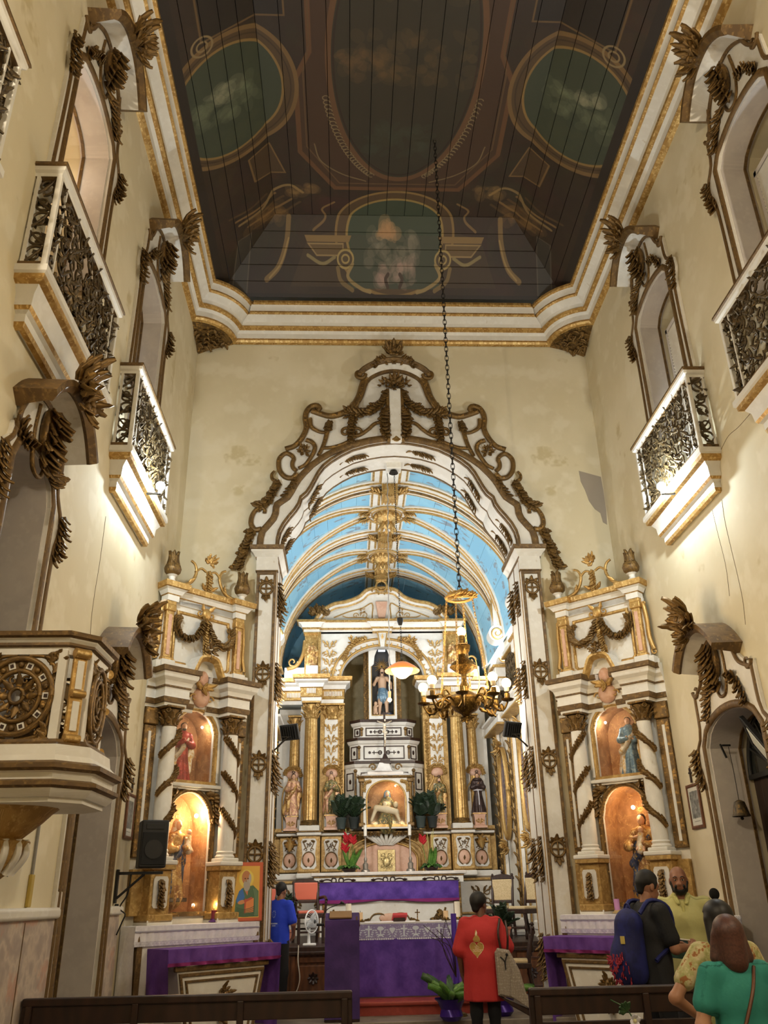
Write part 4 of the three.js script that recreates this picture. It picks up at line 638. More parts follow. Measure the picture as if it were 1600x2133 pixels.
MT.niche = (() => { const f = fbm(5, 221, 5), g = fbm(9, 225, 4); return mat({ map: tex(512, (u, v) => { const w = Math.abs(g(u, v) - 0.5) < 0.018 ? 1 : 0; return mixc(mixc([188, 138, 92], [158, 110, 70], sst(0.35, 0.65, f(u, v))), [222, 180, 120], w * 0.6); }), roughness: 0.7 }, 1.3); })();

// ---------------------------------------------------------------- side altars across the corners of the nave
function capital(r, h, mt, parent, x, y, z) {
  const g = [lathe([[r * 0.98, 0], [r * 1.1, h * 0.03], [r * 1.02, h * 0.08], [r * 1.0, h * 0.1], [r * 1.12, h * 0.6], [r * 1.35, h * 0.82], [0, h * 0.85]], 16), rbox(r * 2.9, h * 0.12, r * 2.9, 0, h * 0.94, 0, 0.01)];
  for (let i = 0; i < 8; i++) { const a = (i / 8) * 2 * PI; for (const [k, hh] of [[0, 0.1], [0.5, 0.38]]) { const b = a + k * PI / 4, e = leaf(0, 0, PI / 2, h * 0.42, r * 0.75, { t: 0.15, curl: 1.1 }); e.applyMatrix4(M4.clone().makeRotationY(PI / 2 - b)); e.applyMatrix4(M4.clone().makeTranslation(r * 1.05 * Math.cos(b), h * hh, r * 1.05 * Math.sin(b))); g.push(e); } }
  for (let i = 0; i < 4; i++) { const a = PI / 4 + (i / 4) * 2 * PI; g.push(xf(torus(r * 0.26, r * 0.11, 0, 0, 0, [0, 0, 0], 5, 12), [r * 1.45 * Math.cos(a), h * 0.76, r * 1.45 * Math.sin(a)], [0, PI / 4 - a + PI / 4, 0]), ball(r * 0.14, r * 1.45 * Math.cos(a), h * 0.76, r * 1.45 * Math.sin(a))); }
  return put('capital', moveAll(g, [x, y, z]), mt, parent);
}
const outw = (pr) => pr.map(([u, v, t]) => [-u, v, t]);
for (const s of [-1, 1]) {
  const o = thing('side_retable', s < 0 ? 'white and gilded corner retable left of the arch behind the red bordered icon' : 'white and gilded corner retable right of the arch behind the two standing men', 'retable', [s * 2.8, 0, 0.65], s < 0 ? PI / 4 : -PI / 4, 'corner retables beside the chancel arch');
  seed(90 + s);
  const N1 = arched(0, 0.31, 2.98, 3.56, 3.88), N2 = arched(0, 0.34, 1.46, 2.4, 2.85);
  put('backboard', slab([[-0.79, 0], [0.79, 0], [0.79, 4.4], [-0.79, 4.4]], 0.05, 0, [N1, N2], -0.05), MT.white, o);
  for (const [n, hw, y0, ys, ya] of [['upper', 0.31, 2.98, 3.56, 3.88], ['lower', 0.34, 1.46, 2.4, 2.85]]) {
    const pth = opening(hw, y0, ys, ya).map((p) => [...p, 0]);
    put('niche_lining', [mould([[0.002, -0.04], [0.002, -0.38], [0.02, -0.38], [0.02, -0.04], [0.002, -0.04]], pth, [0, 0, 1], false, 0.6).w, box(hw * 2 + 0.05, ya - y0 + 0.05, 0.02, 0, (y0 + ya) / 2, -0.385), box(hw * 2, 0.02, 0.36, 0, y0 - 0.01, -0.2)], MT.niche, o);
    put('niche_frame', [round3(pth.map((p) => [p[0] * (1 + 0.03 / hw), p[1] + (p[1] > ys ? 0.02 : 0)]), 0.07, 0.045, 0.0), box(hw * 2 + 0.1, 0.05, 0.06, 0, y0 - 0.02, 0.01)], n === 'upper' ? MT.goldFlat : MT.bronze, o);
    put('niche_bead', Array.from({ length: 40 }, (_, i) => { const k = (i / 39) * (pth.length - 1.001), a = Math.floor(k), q = pth[a], e = pth[a + 1], f = k - a; return ball(0.012, lerp(q[0], e[0], f) * 1.0, lerp(q[1], e[1], f), 0.012, [1, 1, 1], 6, 4); }), MT.gold, o);
    put('glass_pane', slab(arched(0, hw, y0, ys, ya), 0.004, 0, [], -0.02), MT.glass, o);
  }
  if (s) put('niche_hood', [tube(arcPts(0, 3.56, 0.37, 0.38, PI, 0, 20).map((p) => [...p, 0.02]), 0.03, 8, 24), ...both(cyl(0.03, 0.03, 0.6, 0.37, 3.28, 0.02))], MT.white, o);
  put('shelf', [rbox(0.86, 0.045, 0.12, 0, 2.92, 0.04, 0.012), rbox(0.8, 0.03, 0.08, 0, 2.885, 0.02, 0.008)], MT.white, o);
  put('spandrel_carving', both([...leafRope([[0.2, 2.84, 0.02], [0.33, 2.82, 0.02], [0.38, 2.66, 0.02], [0.39, 2.52, 0.02]], 0.12, 6), curl(0.34, 2.78, 0.06, 0, 1, 0.014, 0.01)]), MT.bronze, o);
  for (const q of [-1, 1]) {
    const x = q * 0.49, z = 0.14;
    put('pedestal', [rbox(0.28, 0.5, 0.24, x, 1.67, z - 0.02, 0.01), rbox(0.34, 0.1, 0.3, x, 1.4, z, 0.015), rbox(0.34, 0.06, 0.3, x, 1.95, z, 0.015), rbox(0.16, 0.5, 0.1, q * 0.7, 1.68, 0.04, 0.01)], MT.goldFlat, o);
    put('pedestal_cap', [rbox(0.36, 0.05, 0.32, x, 2.0, z, 0.015), rbox(0.26, 0.045, 0.26, x, 2.045, z, 0.015), rbox(0.34, 0.06, 0.3, x, 1.36, z, 0.01)], MT.white, o);
    put('pedestal_panel', slab([[-0.08, -0.17], [0.08, -0.17], [0.1, -0.14], [0.1, 0.14], [0.08, 0.17], [-0.08, 0.17], [-0.1, 0.14], [-0.1, -0.14]].map(([a, b]) => [a + x, b + 1.68]), 0.012, 0.003, [], z + 0.1), MT.white, o);
    put('pedestal_carving', leafRope([[x, 1.83, z + 0.11], [x, 1.7, z + 0.12], [x, 1.53, z + 0.11]], 0.09, 5), MT.bronze, o);
    put('column', xf(lathe([[0.115, 0], [0.125, 0.025], [0.105, 0.05], [0.115, 0.075], [0.1, 0.09], [0.1, 0.1], [0.105, 0.5], [0.1, 0.9], [0.088, 1.53], [0, 1.54]], 24), [x, 2.06, z]), MT.white, o);
    for (const y of [2.3, 2.75, 3.2]) { const pts = Array.from({ length: 8 }, (_, i) => { const t = i / 7, a = lerp(0.02 * PI, 0.98 * PI, t); return [x + q * 0.108 * Math.cos(a), y + 0.34 * t, z + 0.108 * Math.sin(a)]; }); put('spiral_garland', [...leafRope(pts, 0.085, 8, -0.01), tube(pts, 0.03, 5)], MT.bronze, o); }
    capital(0.09, 0.25, MT.bronze, o, x, 3.59, z);
    put('rear_pilaster', [rbox(0.17, 1.55, 0.06, q * 0.7, 2.83, 0.02, 0.01), rbox(0.2, 0.22, 0.1, q * 0.7, 3.72, 0.02, 0.02)], MT.bronze, o);
    put('pilaster_flute', rbox(0.04, 1.4, 0.02, q * 0.71, 2.83, 0.05, 0.008), MT.white, o);
  }
  // entablature breaking forward over the columns, cornice rising in the middle
  for (const q of [-1, 1]) {
    let pth = [[-0.82, 0, 0.03], [-0.66, 0, 0.03], [-0.66, 0, 0.24], [-0.33, 0, 0.24], [-0.33, 0, 0.05], [-0.1, 0, 0.05]]; if (q > 0) pth = pth.map(([x, y, z]) => [-x, y, z]).reverse();
    const m = mould(outw([[-0.04, 3.83, 'w'], [0.0, 3.83, 'w'], [0.0, 3.87, 'b'], [0.02, 3.875, 'b'], [0.025, 3.9, 'b'], [0.03, 3.94, 'w'], [0.02, 3.95, 'w'], [0.02, 4.06, 'b'], [0.035, 4.065, 'b'], [0.035, 4.085, 'w'], [0.05, 4.14, 'w'], [0.09, 4.18, 'w'], [0.1, 4.21, 'w'], [0.1, 4.24, 'b'], [0.125, 4.25, 'b'], [0.13, 4.31, 'b'], [-0.06, 4.33, 'w'], [-0.04, 3.83]]), pth, [0, 1, 0], false, 0.4);
    put('entablature', m.w, MT.white, o); put('entablature_edge', m.b, MT.brown, o);
  }
  const ogee = smooth([[-0.34, 4.25], [-0.24, 4.3], [-0.18, 4.42], [-0.12, 4.53], [0, 4.56], [0.12, 4.53], [0.18, 4.42], [0.24, 4.3], [0.34, 4.25]], 24);
  const om = mould([[-0.04, 0.05, 'w'], [-0.05, 0.18, 'b'], [0.0, 0.24, 'b'], [0.035, 0.24, 'w'], [0.04, 0.0, 'w'], [-0.04, 0.05]], ogee.map((p) => [...p, 0]), [0, 0, 1], false, 0.5);
  put('raised_cornice', om.w, MT.white, o); put('raised_cornice_edge', om.b, MT.gold, o);
  put('tympanum', slab([[-0.32, 3.9], [0.32, 3.9], ...[...ogee].reverse()], 0.05, 0, [], 0), MT.white, o);
  put('shield', [ball(0.14, 0, 4.05, 0.08, [1, 1, 0.45]), ball(0.1, 0, 4.3, 0.08, [1, 1.1, 0.45])], MT.pink, o);
  put('shield_leaves', [...both([leaf(0.02, 4.17, 0.3, 0.18, 0.09, { z: 0.12 }), leaf(0.02, 4.18, -0.4, 0.13, 0.08, { z: 0.13 }), curl(0.13, 4.02, 0.06, 0, 1, 0.014, 0.1)]), leaf(0, 4.17, -PI / 2, 0.14, 0.08, { z: 0.14 }), leaf(0, 4.1, PI / 2, 0.14, 0.08, { z: 0.14 })], MT.gold, o);
  put('flower', [...cluster(0, 4.66, 0.13, 14, 0.22, 0, 7, 3)], MT.bronze, o);
  // attic
  put('attic_board', [box(1.34, 0.95, 0.05, 0, 4.8, -0.02), box(1.5, 0.1, 0.14, 0, 4.38, 0.03)], MT.white, o);
  for (const q of [-1, 1]) {
    put('attic_pilaster', [rbox(0.12, 0.76, 0.07, q * 0.58, 4.84, 0.04, 0.01), rbox(0.16, 0.1, 0.11, q * 0.58, 5.17, 0.04, 0.02), rbox(0.15, 0.06, 0.1, q * 0.58, 4.47, 0.04, 0.015), rbox(0.15, 0.06, 0.1, q * 0.58, 5.24, 0.04, 0.015)], MT.gold, o);
    put('attic_pilaster_panel', rbox(0.05, 0.55, 0.02, q * 0.58, 4.8, 0.078, 0.006), MT.pink, o);
    put('side_scroll', [tube([[q * 0.68, 5.18, 0.02], [q * 0.7, 4.95, 0.02], [q * 0.7, 4.7, 0.02], [q * 0.74, 4.52, 0.02]], 0.03), curl(q * 0.74, 4.5, 0.05, PI / 2, q, 0.015, 0.01), curl(q * 0.69, 5.18, 0.04, -PI / 2, -q, 0.015, 0.01)], MT.gold, o);
    put('plinth_block', rbox(0.2, 0.12, 0.16, q * 0.58, 4.39, 0.05, 0.01), MT.white, o);
    const f = [lathe([[0.035, 0], [0.05, 0.015], [0.03, 0.04], [0.035, 0.07], [0.06, 0.09], [0, 0.1]], 12)], fl = [lathe([[0.04, 0.09], [0.075, 0.12], [0.085, 0.17], [0.07, 0.22], [0, 0.24]], 12)];
    for (let i = 0; i < 12; i++) { const a = (i / 12) * 2 * PI, e = leaf(0, 0, PI / 2, 0.16, 0.07, { t: -0.2, curl: 0.5 }); e.applyMatrix4(M4.clone().makeRotationY(a)); e.applyMatrix4(M4.clone().makeTranslation(0.04 * Math.sin(a), 0.17 + (i % 3) * 0.03, 0.04 * Math.cos(a))); fl.push(e); }
    put('urn_foot', moveAll(f, [q * 0.6, 5.52, 0.06], [0, 0, 0], [1.3, 1.2, 1.3]), MT.white, o); put('flaming_urn', moveAll(fl, [q * 0.6, 5.52, 0.06], [0, 0, 0], [1.4, 1.2, 1.4]), MT.bronze, o);
  }
  const fr = [[-0.46, 4.5], [-0.46, 5.08], [-0.42, 5.12], [-0.42, 5.16], [0.42, 5.16], [0.42, 5.12], [0.46, 5.08], [0.46, 4.5], [0.42, 4.46], [0.25, 4.46]];
  put('attic_frame', [round3([[-0.25, 4.46], [-0.42, 4.46], ...fr], 0.045, 0.03, 0.005)], MT.gold, o);
  const ac = mould(outw([[-0.04, 5.26, 'w'], [0.0, 5.26, 'w'], [0.0, 5.34, 'g'], [0.02, 5.35, 'w'], [0.05, 5.4, 'w'], [0.08, 5.42, 'g'], [0.1, 5.43, 'g'], [0.11, 5.5, 'g'], [-0.05, 5.52, 'w'], [-0.04, 5.26]]), [[-0.66, 0, -0.05], [-0.66, 0, 0.1], [-0.48, 0, 0.1], [-0.48, 0, 0.03], [0.48, 0, 0.03], [0.48, 0, 0.1], [0.66, 0, 0.1], [0.66, 0, -0.05]], [0, 1, 0], false, 0.4);
  put('attic_cornice', [ac.w, box(1.3, 0.25, 0.1, 0, 5.38, -0.02)], MT.white, o); put('attic_cornice_edge', ac.g, MT.gold, o);
  put('festoon_knot', [ball(0.07, 0, 5.2, 0.07, [1, 1.2, 0.7]), ...both([curl(0.1, 5.2, 0.05, PI, 1, 0.016, 0.05), leaf(0.04, 5.24, 0.9, 0.12, 0.07, { z: 0.07 })])], MT.gold, o);
  for (const q of [-1, 1]) put('festoon', [...leafRope([[q * 0.02, 5.12, 0.06], [q * 0.08, 4.95, 0.07], [q * 0.2, 4.82, 0.07], [q * 0.34, 4.8, 0.06], [q * 0.44, 4.9, 0.05], [q * 0.45, 5.04, 0.04]], 0.11, 13), curl(q * 0.42, 5.06, 0.05, 0, -q, 0.018, 0.04)], MT.bronze, o);
  put('festoon_tail', leafRope([[0, 5.12, 0.06], [0.01, 4.85, 0.06], [0.04, 4.58, 0.04]], 0.1, 11), MT.gold, o);
  for (const q of [-1, 1]) put('crest_scroll', [tube(smooth([[q * 0.5, 5.53, 0.04], [q * 0.36, 5.56, 0.04], [q * 0.25, 5.65, 0.04], [q * 0.2, 5.8, 0.04], [q * 0.24, 5.9, 0.04], [q * 0.3, 5.93, 0.04]], 16), (t) => 0.03 - 0.012 * t, 6, 20), leaf(q * 0.32, 5.6, PI / 2 + q * 0.8, 0.12, 0.06, { z: 0.05 }), tube([[q * 0.22, 5.78, 0.04], [q * 0.12, 5.86, 0.04], [q * 0.04, 5.83, 0.04]], 0.018)], MT.gold, o);
  put('crest_flower', [...cluster(0, 5.95, 0.15, 16, 0.05, 0.2, PI - 0.2, 3), ...leafRope([[0, 5.86, 0.05], [0, 5.7, 0.06], [0, 5.55, 0.05]], 0.11, 5), ...both([leaf(0.03, 5.56, 0.5, 0.14, 0.07, { z: 0.05 })])], MT.gold, o);
  // light inside the glazed niches
  const lower = new THREE.PointLight(BULB, LUX.niche * (s < 0 ? 1.25 : 0.45), 0, 2); lower.shadow.radius = 1.2; lampAt(o, lower, s < 0 ? 0.2 : 0.05, 2.58, -0.12);
  put('niche_bulb', ball(0.028, s < 0 ? 0.2 : 0.05, 2.58, -0.12), glow(BULB, s < 0 ? 10 : 5), o);
  const upper = new THREE.PointLight(WARM, LUX.niche * 0.28, 0, 2); upper.shadow.radius = 1; lampAt(o, upper, -s * 0.18, 3.68, -0.1);
  put('niche_bulb', ball(0.02, -s * 0.18, 3.7, -0.1), glow(WARM, 3), o);
}
const atRetable = (s, x, y, z) => { const c = Math.SQRT1_2, n = [-s * c, c], u = [c, s * c]; return [s * 2.8 + u[0] * x + n[0] * z, y, 0.65 + u[1] * x + n[1] * z]; };
statue('saint_statue', 'statue in red mantle and white cape in the upper left glass niche', atRetable(-1, -0.06, 2.98, -0.2), PI / 4 - 0.3, 0.78, { robe: RB.red, mantle: RB.white, hair: MT.darkwood, beard: 1, handL: [0.02, 0.66, 0.14], handR: [0.06, 0.62, 0.13] });
statue('saint_statue', 'crowned statue with gilded blue mantle holding a child in the lower left glass niche', atRetable(-1, -0.04, 1.62, -0.2), PI / 4 + 0.2, 0.92, { robe: RB.gold, mantle: RB.blue, veil: 1, hair: RB.white, halo: MT.gold, child: [0.14, 0.66, 0.09, RB.white], handL: [0.1, 0.6, 0.12], base: MT.darkwood });
statue('saint_statue', 'statue with pale cape over a blue robe in the upper right glass niche', atRetable(1, 0.08, 2.98, -0.2), -PI / 4 + 0.3, 0.78, { robe: RB.sky, mantle: RB.white, veil: 0, hair: MT.darkwood, handL: [0.04, 0.6, 0.14], handR: [0.1, 0.56, 0.12] });
statue('saint_statue', 'statue in yellow gold robe cradling a child in the lower right glass niche', atRetable(1, 0.08, 1.5, -0.2), -PI / 4 + 0.1, 1.02, { robe: RB.gold, mantle: RB.blue, hair: MT.darkwood, child: [0.02, 0.62, 0.12, RB.white], halo: MT.gold, handL: [0.14, 0.58, 0.14], elbow: [0.2, 0.6, 0.06] });

// ---------------------------------------------------------------- chancel vault and side walls
const VC = 6.3, VR = 2.36, onV = (a, z, r = VR) => [r * Math.cos(a), VC + r * Math.sin(a), z];
function sweepN(profile, pts, nrm) {                     // profile [[across, out, tag]] along pts with surface normals
  const P = pts.map((p) => V3(...p)), N = nrm.map((p) => V3(...p).normalize()), out = {}, at = (i, k) => { const t = P[Math.min(P.length - 1, i + 1)].clone().sub(P[Math.max(0, i - 1)]).normalize(), s = t.cross(N[i]).normalize(); return P[i].clone().addScaledVector(s, profile[k][0]).addScaledVector(N[i], profile[k][1]); };
  for (let k = 0; k + 1 < profile.length; k++) { const a = (out[profile[k][2] ?? 'w'] ??= []); for (let i = 0; i + 1 < P.length; i++) { const q = [at(i, k), at(i + 1, k), at(i + 1, k + 1), at(i, k + 1)]; for (const w of [0, 1, 2, 0, 2, 3]) a.push(q[w].x, q[w].y, q[w].z); } }
  for (const t in out) { const g = new THREE.BufferGeometry(); g.setAttribute('position', new THREE.Float32BufferAttribute(out[t], 3)); out[t] = fin(toCreasedNormals(g, 0.5)); }
  return out;
}
{
  const v = structure('ceiling_001'), n = 24;
  for (let k = 0; k < n; k++) {                           // long blue boards
    const a0 = (k / n) * PI + 0.001, a1 = ((k + 1) / n) * PI - 0.001, r = VR + rr(0, 0.006), q = [onV(a0, -0.85, r), onV(a1, -0.85, r), onV(a1, -8.5, r), onV(a0, -8.5, r)], pos = [];
    const f = (a, b, c, d) => { for (const p of [a, b, c, a, c, d]) pos.push(...p); };
    const o = [onV(a0, -0.85, r + 0.04), onV(a1, -0.85, r + 0.04), onV(a1, -8.5, r + 0.04), onV(a0, -8.5, r + 0.04)];
    f(...q); f(o[3], o[2], o[1], o[0]); f(q[1], o[1], o[2], q[2]); f(q[0], q[3], o[3], o[0]);
    const g = new THREE.BufferGeometry(); g.setAttribute('position', new THREE.Float32BufferAttribute(pos, 3)); g.computeVertexNormals();
    put('plank', fin(g), MT.blue, v);
  }
  const RZ = [-2.2, -4.45, -6.7], arc = (z, r = VR, m = 40) => Array.from({ length: m + 1 }, (_, i) => onV(PI * (1 - i / m), z, r));
  const pr = [[0.03, -0.27, 'w'], [-0.03, -0.27, 'w'], [-0.035, -0.22, 'g'], [-0.06, -0.21, 'g'], [-0.06, -0.17, 'w'], [-0.065, -0.1, 'g'], [-0.08, -0.09, 'g'], [-0.08, -0.07, 'w'], [-0.085, -0.035, 'b'], [-0.1, -0.03, 'b'], [-0.1, 0.03, 'b'], [-0.085, 0.035, 'w'], [-0.08, 0.07, 'g'], [-0.08, 0.09, 'g'], [-0.065, 0.1, 'w'], [-0.06, 0.19, 'g'], [-0.06, 0.21, 'g'], [-0.035, 0.22, 'w'], [-0.03, 0.27, 'w'], [0.03, 0.27, 'w'], [0.03, -0.27]];
  seed(101);
  for (const z of RZ) {
    const m = mould(pr, arc(z), [0, 0, 1], false, 0.5); const g = new THREE.Group(); g.name = 'transverse_rib'; v.add(g);
    put('rib_body', m.w, MT.white, g); put('rib_bead', m.g, MT.goldFlat, g); put('rib_band', m.b, MT.bronze, g);
    for (const a of [0.62, 1.02, PI - 1.02, PI - 0.62]) { const e = leafRope([[-0.22, 0, 0], [0, 0, 0.02], [0.22, 0, 0]], 0.13, 5); for (const q of e) { q.applyMatrix4(M4.clone().makeRotationX(PI / 2)); q.applyMatrix4(M4.clone().makeTranslation(0, -VR + 0.09, z)); q.applyMatrix4(M4.clone().makeRotationZ(a + PI / 2)); q.applyMatrix4(M4.clone().makeTranslation(0, VC, 0)); } put('rib_leaf', e, MT.gold, g); }
    const b = [rbox(0.3, 0.3, 0.42, 0, VC + VR - 0.14, z, 0.05), ...both(leafRope([[0.12, VC + VR - 0.2, z + 0.05], [0.3, VC + VR - 0.13, z + 0.05]], 0.14, 3))]; for (let i = 0; i < 5; i++) b.push(rbox(0.04, 0.34, 0.46, (i - 2) * 0.065, VC + VR - 0.13, z, 0.018)); for (let i = 0; i < 7; i++) b.push(leaf(0, VC + VR - 0.2, -PI / 2 + (i - 3) * 0.35, 0.22, 0.1, { z: z + 0.24, t: 0.2 }));
    put('crown_bracket', b, MT.gold, g);
  }
  for (const zb of [-3.33, -5.57]) {                     // pendant bosses and the diagonal ribs that meet there
    for (const sx of [-1, 1]) for (const sz of [-1, 1]) {
      const P = [], N = []; for (let i = 0; i <= 22; i++) { const t = i / 22, a = PI / 2 - sx * lerp(0.13, 1.34, t), z = zb + sz * lerp(0.1, 0.95, Math.pow(t, 0.75)); P.push(onV(a, z)); N.push([-Math.cos(a), -Math.sin(a), 0]); }
      const m = sweepN([[-0.13, -0.02, 'w'], [-0.13, 0.03, 'w'], [-0.1, 0.035, 'g'], [-0.085, 0.055, 'g'], [-0.06, 0.055, 'w'], [-0.03, 0.06, 'g'], [-0.02, 0.08, 'g'], [0.02, 0.08, 'g'], [0.03, 0.06, 'w'], [0.06, 0.055, 'g'], [0.085, 0.055, 'g'], [0.1, 0.035, 'w'], [0.13, 0.03, 'w'], [0.13, -0.02, 'w']], P, N), g = new THREE.Group(); g.name = 'diagonal_rib'; v.add(g);
      put('rib_body', m.w, MT.white, g); put('rib_bead', m.g, MT.goldFlat, g);
      const le = leafRope([[0, 0, 0], [0.2, 0, 0]], 0.11, 3); for (const q of le) { q.applyMatrix4(M4.clone().makeRotationX(PI / 2)); q.applyMatrix4(M4.clone().makeRotationY(-Math.atan2(sz * 0.25, sx))); q.applyMatrix4(M4.clone().makeTranslation(sx * 0.32, VC + VR - 0.12, zb + sz * 0.12)); } put('rib_leaf', le, MT.gold, g);
    }
    const g = new THREE.Group(); g.name = 'pendant_boss'; v.add(g); g.position.set(0, VC + VR, zb);
    put('boss_plate', [cyl(0.42, 0.42, 0.08, 0, -0.06, 0, [0, 0, 0], 28)], MT.white, g); put('boss_ring', [torus(0.4, 0.03, 0, -0.1, 0, [PI / 2, 0, 0]), torus(0.3, 0.02, 0, -0.1, 0, [PI / 2, 0, 0])], MT.goldFlat, g);
    const sh = [xf(lathe([[0, -0.42], [0.06, -0.38], [0.1, -0.3], [0.2, -0.2], [0.24, -0.14], [0.26, -0.1], [0, -0.08]], 20), [0, 0, 0])]; for (let i = 0; i < 14; i++) { const a = (i / 14) * 2 * PI; sh.push(ball(0.045, 0.24 * Math.cos(a), -0.16, 0.24 * Math.sin(a), [1, 1.4, 1], 8, 6)); } for (let i = 0; i < 8; i++) { const a = (i / 8) * 2 * PI, e = leaf(0, 0, -PI / 2, 0.24, 0.1, { t: 0.1 }); e.applyMatrix4(M4.clone().makeRotationY(a)); e.applyMatrix4(M4.clone().makeTranslation(0.1 * Math.sin(a), -0.22, 0.1 * Math.cos(a))); sh.push(e); }
    put('boss_shell', sh, MT.gold, g);
  }
  const cr = mould([[-0.36, 0.02, 'w'], [-0.36, -0.02, 'w'], [-0.33, -0.03, 'g'], [-0.31, -0.045, 'g'], [-0.29, -0.045, 'w'], [-0.2, -0.045, 'g'], [-0.18, -0.06, 'g'], [-0.15, -0.06, 'w'], [0.15, -0.06, 'g'], [0.18, -0.06, 'g'], [0.2, -0.045, 'w'], [0.29, -0.045, 'g'], [0.31, -0.045, 'g'], [0.33, -0.03, 'w'], [0.36, -0.02, 'w'], [0.36, 0.02, 'w']], [[0, VC + VR - 0.005, -0.9], [0, VC + VR - 0.005, -8.4]], [0, 1, 0], false, 0.4, false);
  put('crown_rib', cr.w, MT.white, v); put('crown_bead', cr.g, MT.goldFlat, v);
  put('lamp_hook_block', [rbox(0.26, 0.2, 0.22, 0, 8.32, -0.75, 0.02)], MT.white, v);
  put('lamp_hook_plate', [cyl(0.08, 0.05, 0.06, 0, 8.2, -0.75)], MT.iron, v);
  // tympanum closing the vault behind the retable and roof over it
  put('end_wall', slab(arcPts(0, VC, VR + 0.1, VR + 0.1, 0, PI, 30), 0.06, 0, [], -8.5), MT.blue, v);
}
for (const s of [-1, 1]) {
  const w = thing('chancel_wall_order', s < 0 ? 'white and gold pilasters, grilles and oval pictures along the left chancel wall' : 'white and gold pilasters, grilles and oval pictures along the right chancel wall', 'wall panelling', [s * 2.4, 0.95, 0]);
  seed(120 + s);
  const fx = (x) => -s * x; // towards the middle
  for (const z of [-2.2, -4.4, -6.1]) {
    const last = z === -6.1;
    put('pilaster', [box(0.06, 4.0, 0.42, fx(0.03), 2.2, z), rbox(0.3, 0.14, 0.5, fx(0.15), 0.2, z, 0.03), xf(lathe([[0.2, 0], [0.22, 0.05], [0.16, 0.12], [0.15, 0.2], [0.18, 0.24]], 16), [fx(0.1), 0, z])], MT.white, w);
    each('pilaster_strip', [rbox(0.03, 3.9, 0.05, fx(0.07), 2.2, z - 0.17, 0.01), rbox(0.03, 3.9, 0.05, fx(0.07), 2.2, z + 0.17, 0.01)], MT.goldFlat, w);
    put('pilaster_carving', [rbox(0.025, 3.8, 0.1, fx(0.065), 2.2, z, 0.01), ...Array.from({ length: 18 }, (_, i) => { const e = leaf(0, 0, i % 2 ? 1.2 : 1.9, 0.18, 0.09, { t: 0.2 }); e.applyMatrix4(M4.clone().makeRotationY(-s * PI / 2)); e.applyMatrix4(M4.clone().makeTranslation(fx(0.075), 0.4 + i * 0.2, z)); return e; })], MT.bronze, w);
    if (last) continue;
    put('console_scroll', [xf(cyl(0.17, 0.17, 0.34, 0, 0, 0, [PI / 2, 0, 0], 24), [fx(0.18), 5.42, z]), box(0.24, 0.9, 0.3, fx(0.12), 5.9, z), xf(cyl(0.11, 0.11, 0.3, 0, 0, 0, [PI / 2, 0, 0], 20), [fx(0.08), 4.92, z])], MT.white, w);
    each('console_spiral', [curl(fx(0.18), 5.42, 0.15, 0, -s * 1.7, 0.022, z + 0.17), curl(fx(0.08), 4.92, 0.1, PI, s * 1.4, 0.016, z + 0.15), tube([[fx(0.2), 5.6, z + 0.12], [fx(0.26), 5.9, z + 0.12], [fx(0.2), 6.3, z + 0.12]], 0.03)], MT.gold, w);
    put('console_block', [rbox(0.3, 0.2, 0.46, fx(0.15), 4.62, z, 0.03), rbox(0.22, 0.2, 0.4, fx(0.11), 4.44, z, 0.03)], MT.white, w);
    put('console_edge', [rbox(0.34, 0.06, 0.5, fx(0.17), 4.74, z, 0.02), rbox(0.26, 0.04, 0.44, fx(0.13), 4.52, z, 0.015)], MT.gold, w);
  }
  for (const [z0, z1] of [[-2.45, -4.15], [-4.65, -6.3]]) {
    const zc = (z0 + z1) / 2, L = z0 - z1;
    each('tribune_sill', [rbox(0.22, 0.16, L, fx(0.11), 3.82, zc, 0.03), rbox(0.3, 0.06, L, fx(0.15), 3.92, zc, 0.02), rbox(0.14, 0.12, L, fx(0.07), 4.94, zc, 0.03)], MT.white, w);
    each('tribune_edge', [rbox(0.25, 0.04, L, fx(0.13), 3.72, zc, 0.012), rbox(0.17, 0.03, L, fx(0.08), 4.86, zc, 0.01)], MT.goldFlat, w);
    put('tribune_grille', [...moveAll(latticePanel(L - 0.1, 0.92, 131), [fx(0.1), 3.96, zc], [0, s * PI / 2, 0]), box(0.02, 0.9, L, fx(0.03), 4.4, zc)], MT.lattice, w);
    put('oval_frame', [tube(arcPts(0, 0, 0.38, 0.85, 0, 2 * PI, 40).map(([a, b]) => [fx(0.05), 2.5 + b, zc + a]), 0.05, 8, 48), ...cluster(0, 0, 0.2, 14, 0, 0, 7, 3).map((e) => { e.applyMatrix4(M4.clone().makeRotationY(-s * PI / 2)); e.applyMatrix4(M4.clone().makeTranslation(fx(0.06), 1.5, zc)); return e; }), ...cluster(0, 0, 0.22, 16, 0, 0, 7, 4).map((e) => { e.applyMatrix4(M4.clone().makeRotationY(-s * PI / 2)); e.applyMatrix4(M4.clone().makeTranslation(fx(0.06), 3.4, zc)); return e; })], MT.gold, w);
    put('oval_picture', xf(slab(arcPts(0, 0, 0.37, 0.84, 0, 2 * PI, 40).slice(0, -1), 0.02), [fx(0.02), 2.5, zc], [0, -s * PI / 2, 0]), brocade([150, 140, 140], [104, 100, 124], [176, 150, 128], 231), w);
    each('panel_moulding', [[z0 - 0.16], [z1 + 0.16]].map(([z]) => rbox(0.03, 3.6, 0.05, fx(0.015), 1.9, z, 0.01)), MT.goldFlat, w);
  }
  // daylight openings above the tribunes
  [[-2.52, -4.2], [-4.75, -6.4]].forEach(([z0, z1], i) => {
    const q = structure('window_' + (10 + i + (s > 0 ? 2 : 0)), [s * 2.58, 6.1, (z0 + z1) / 2]);
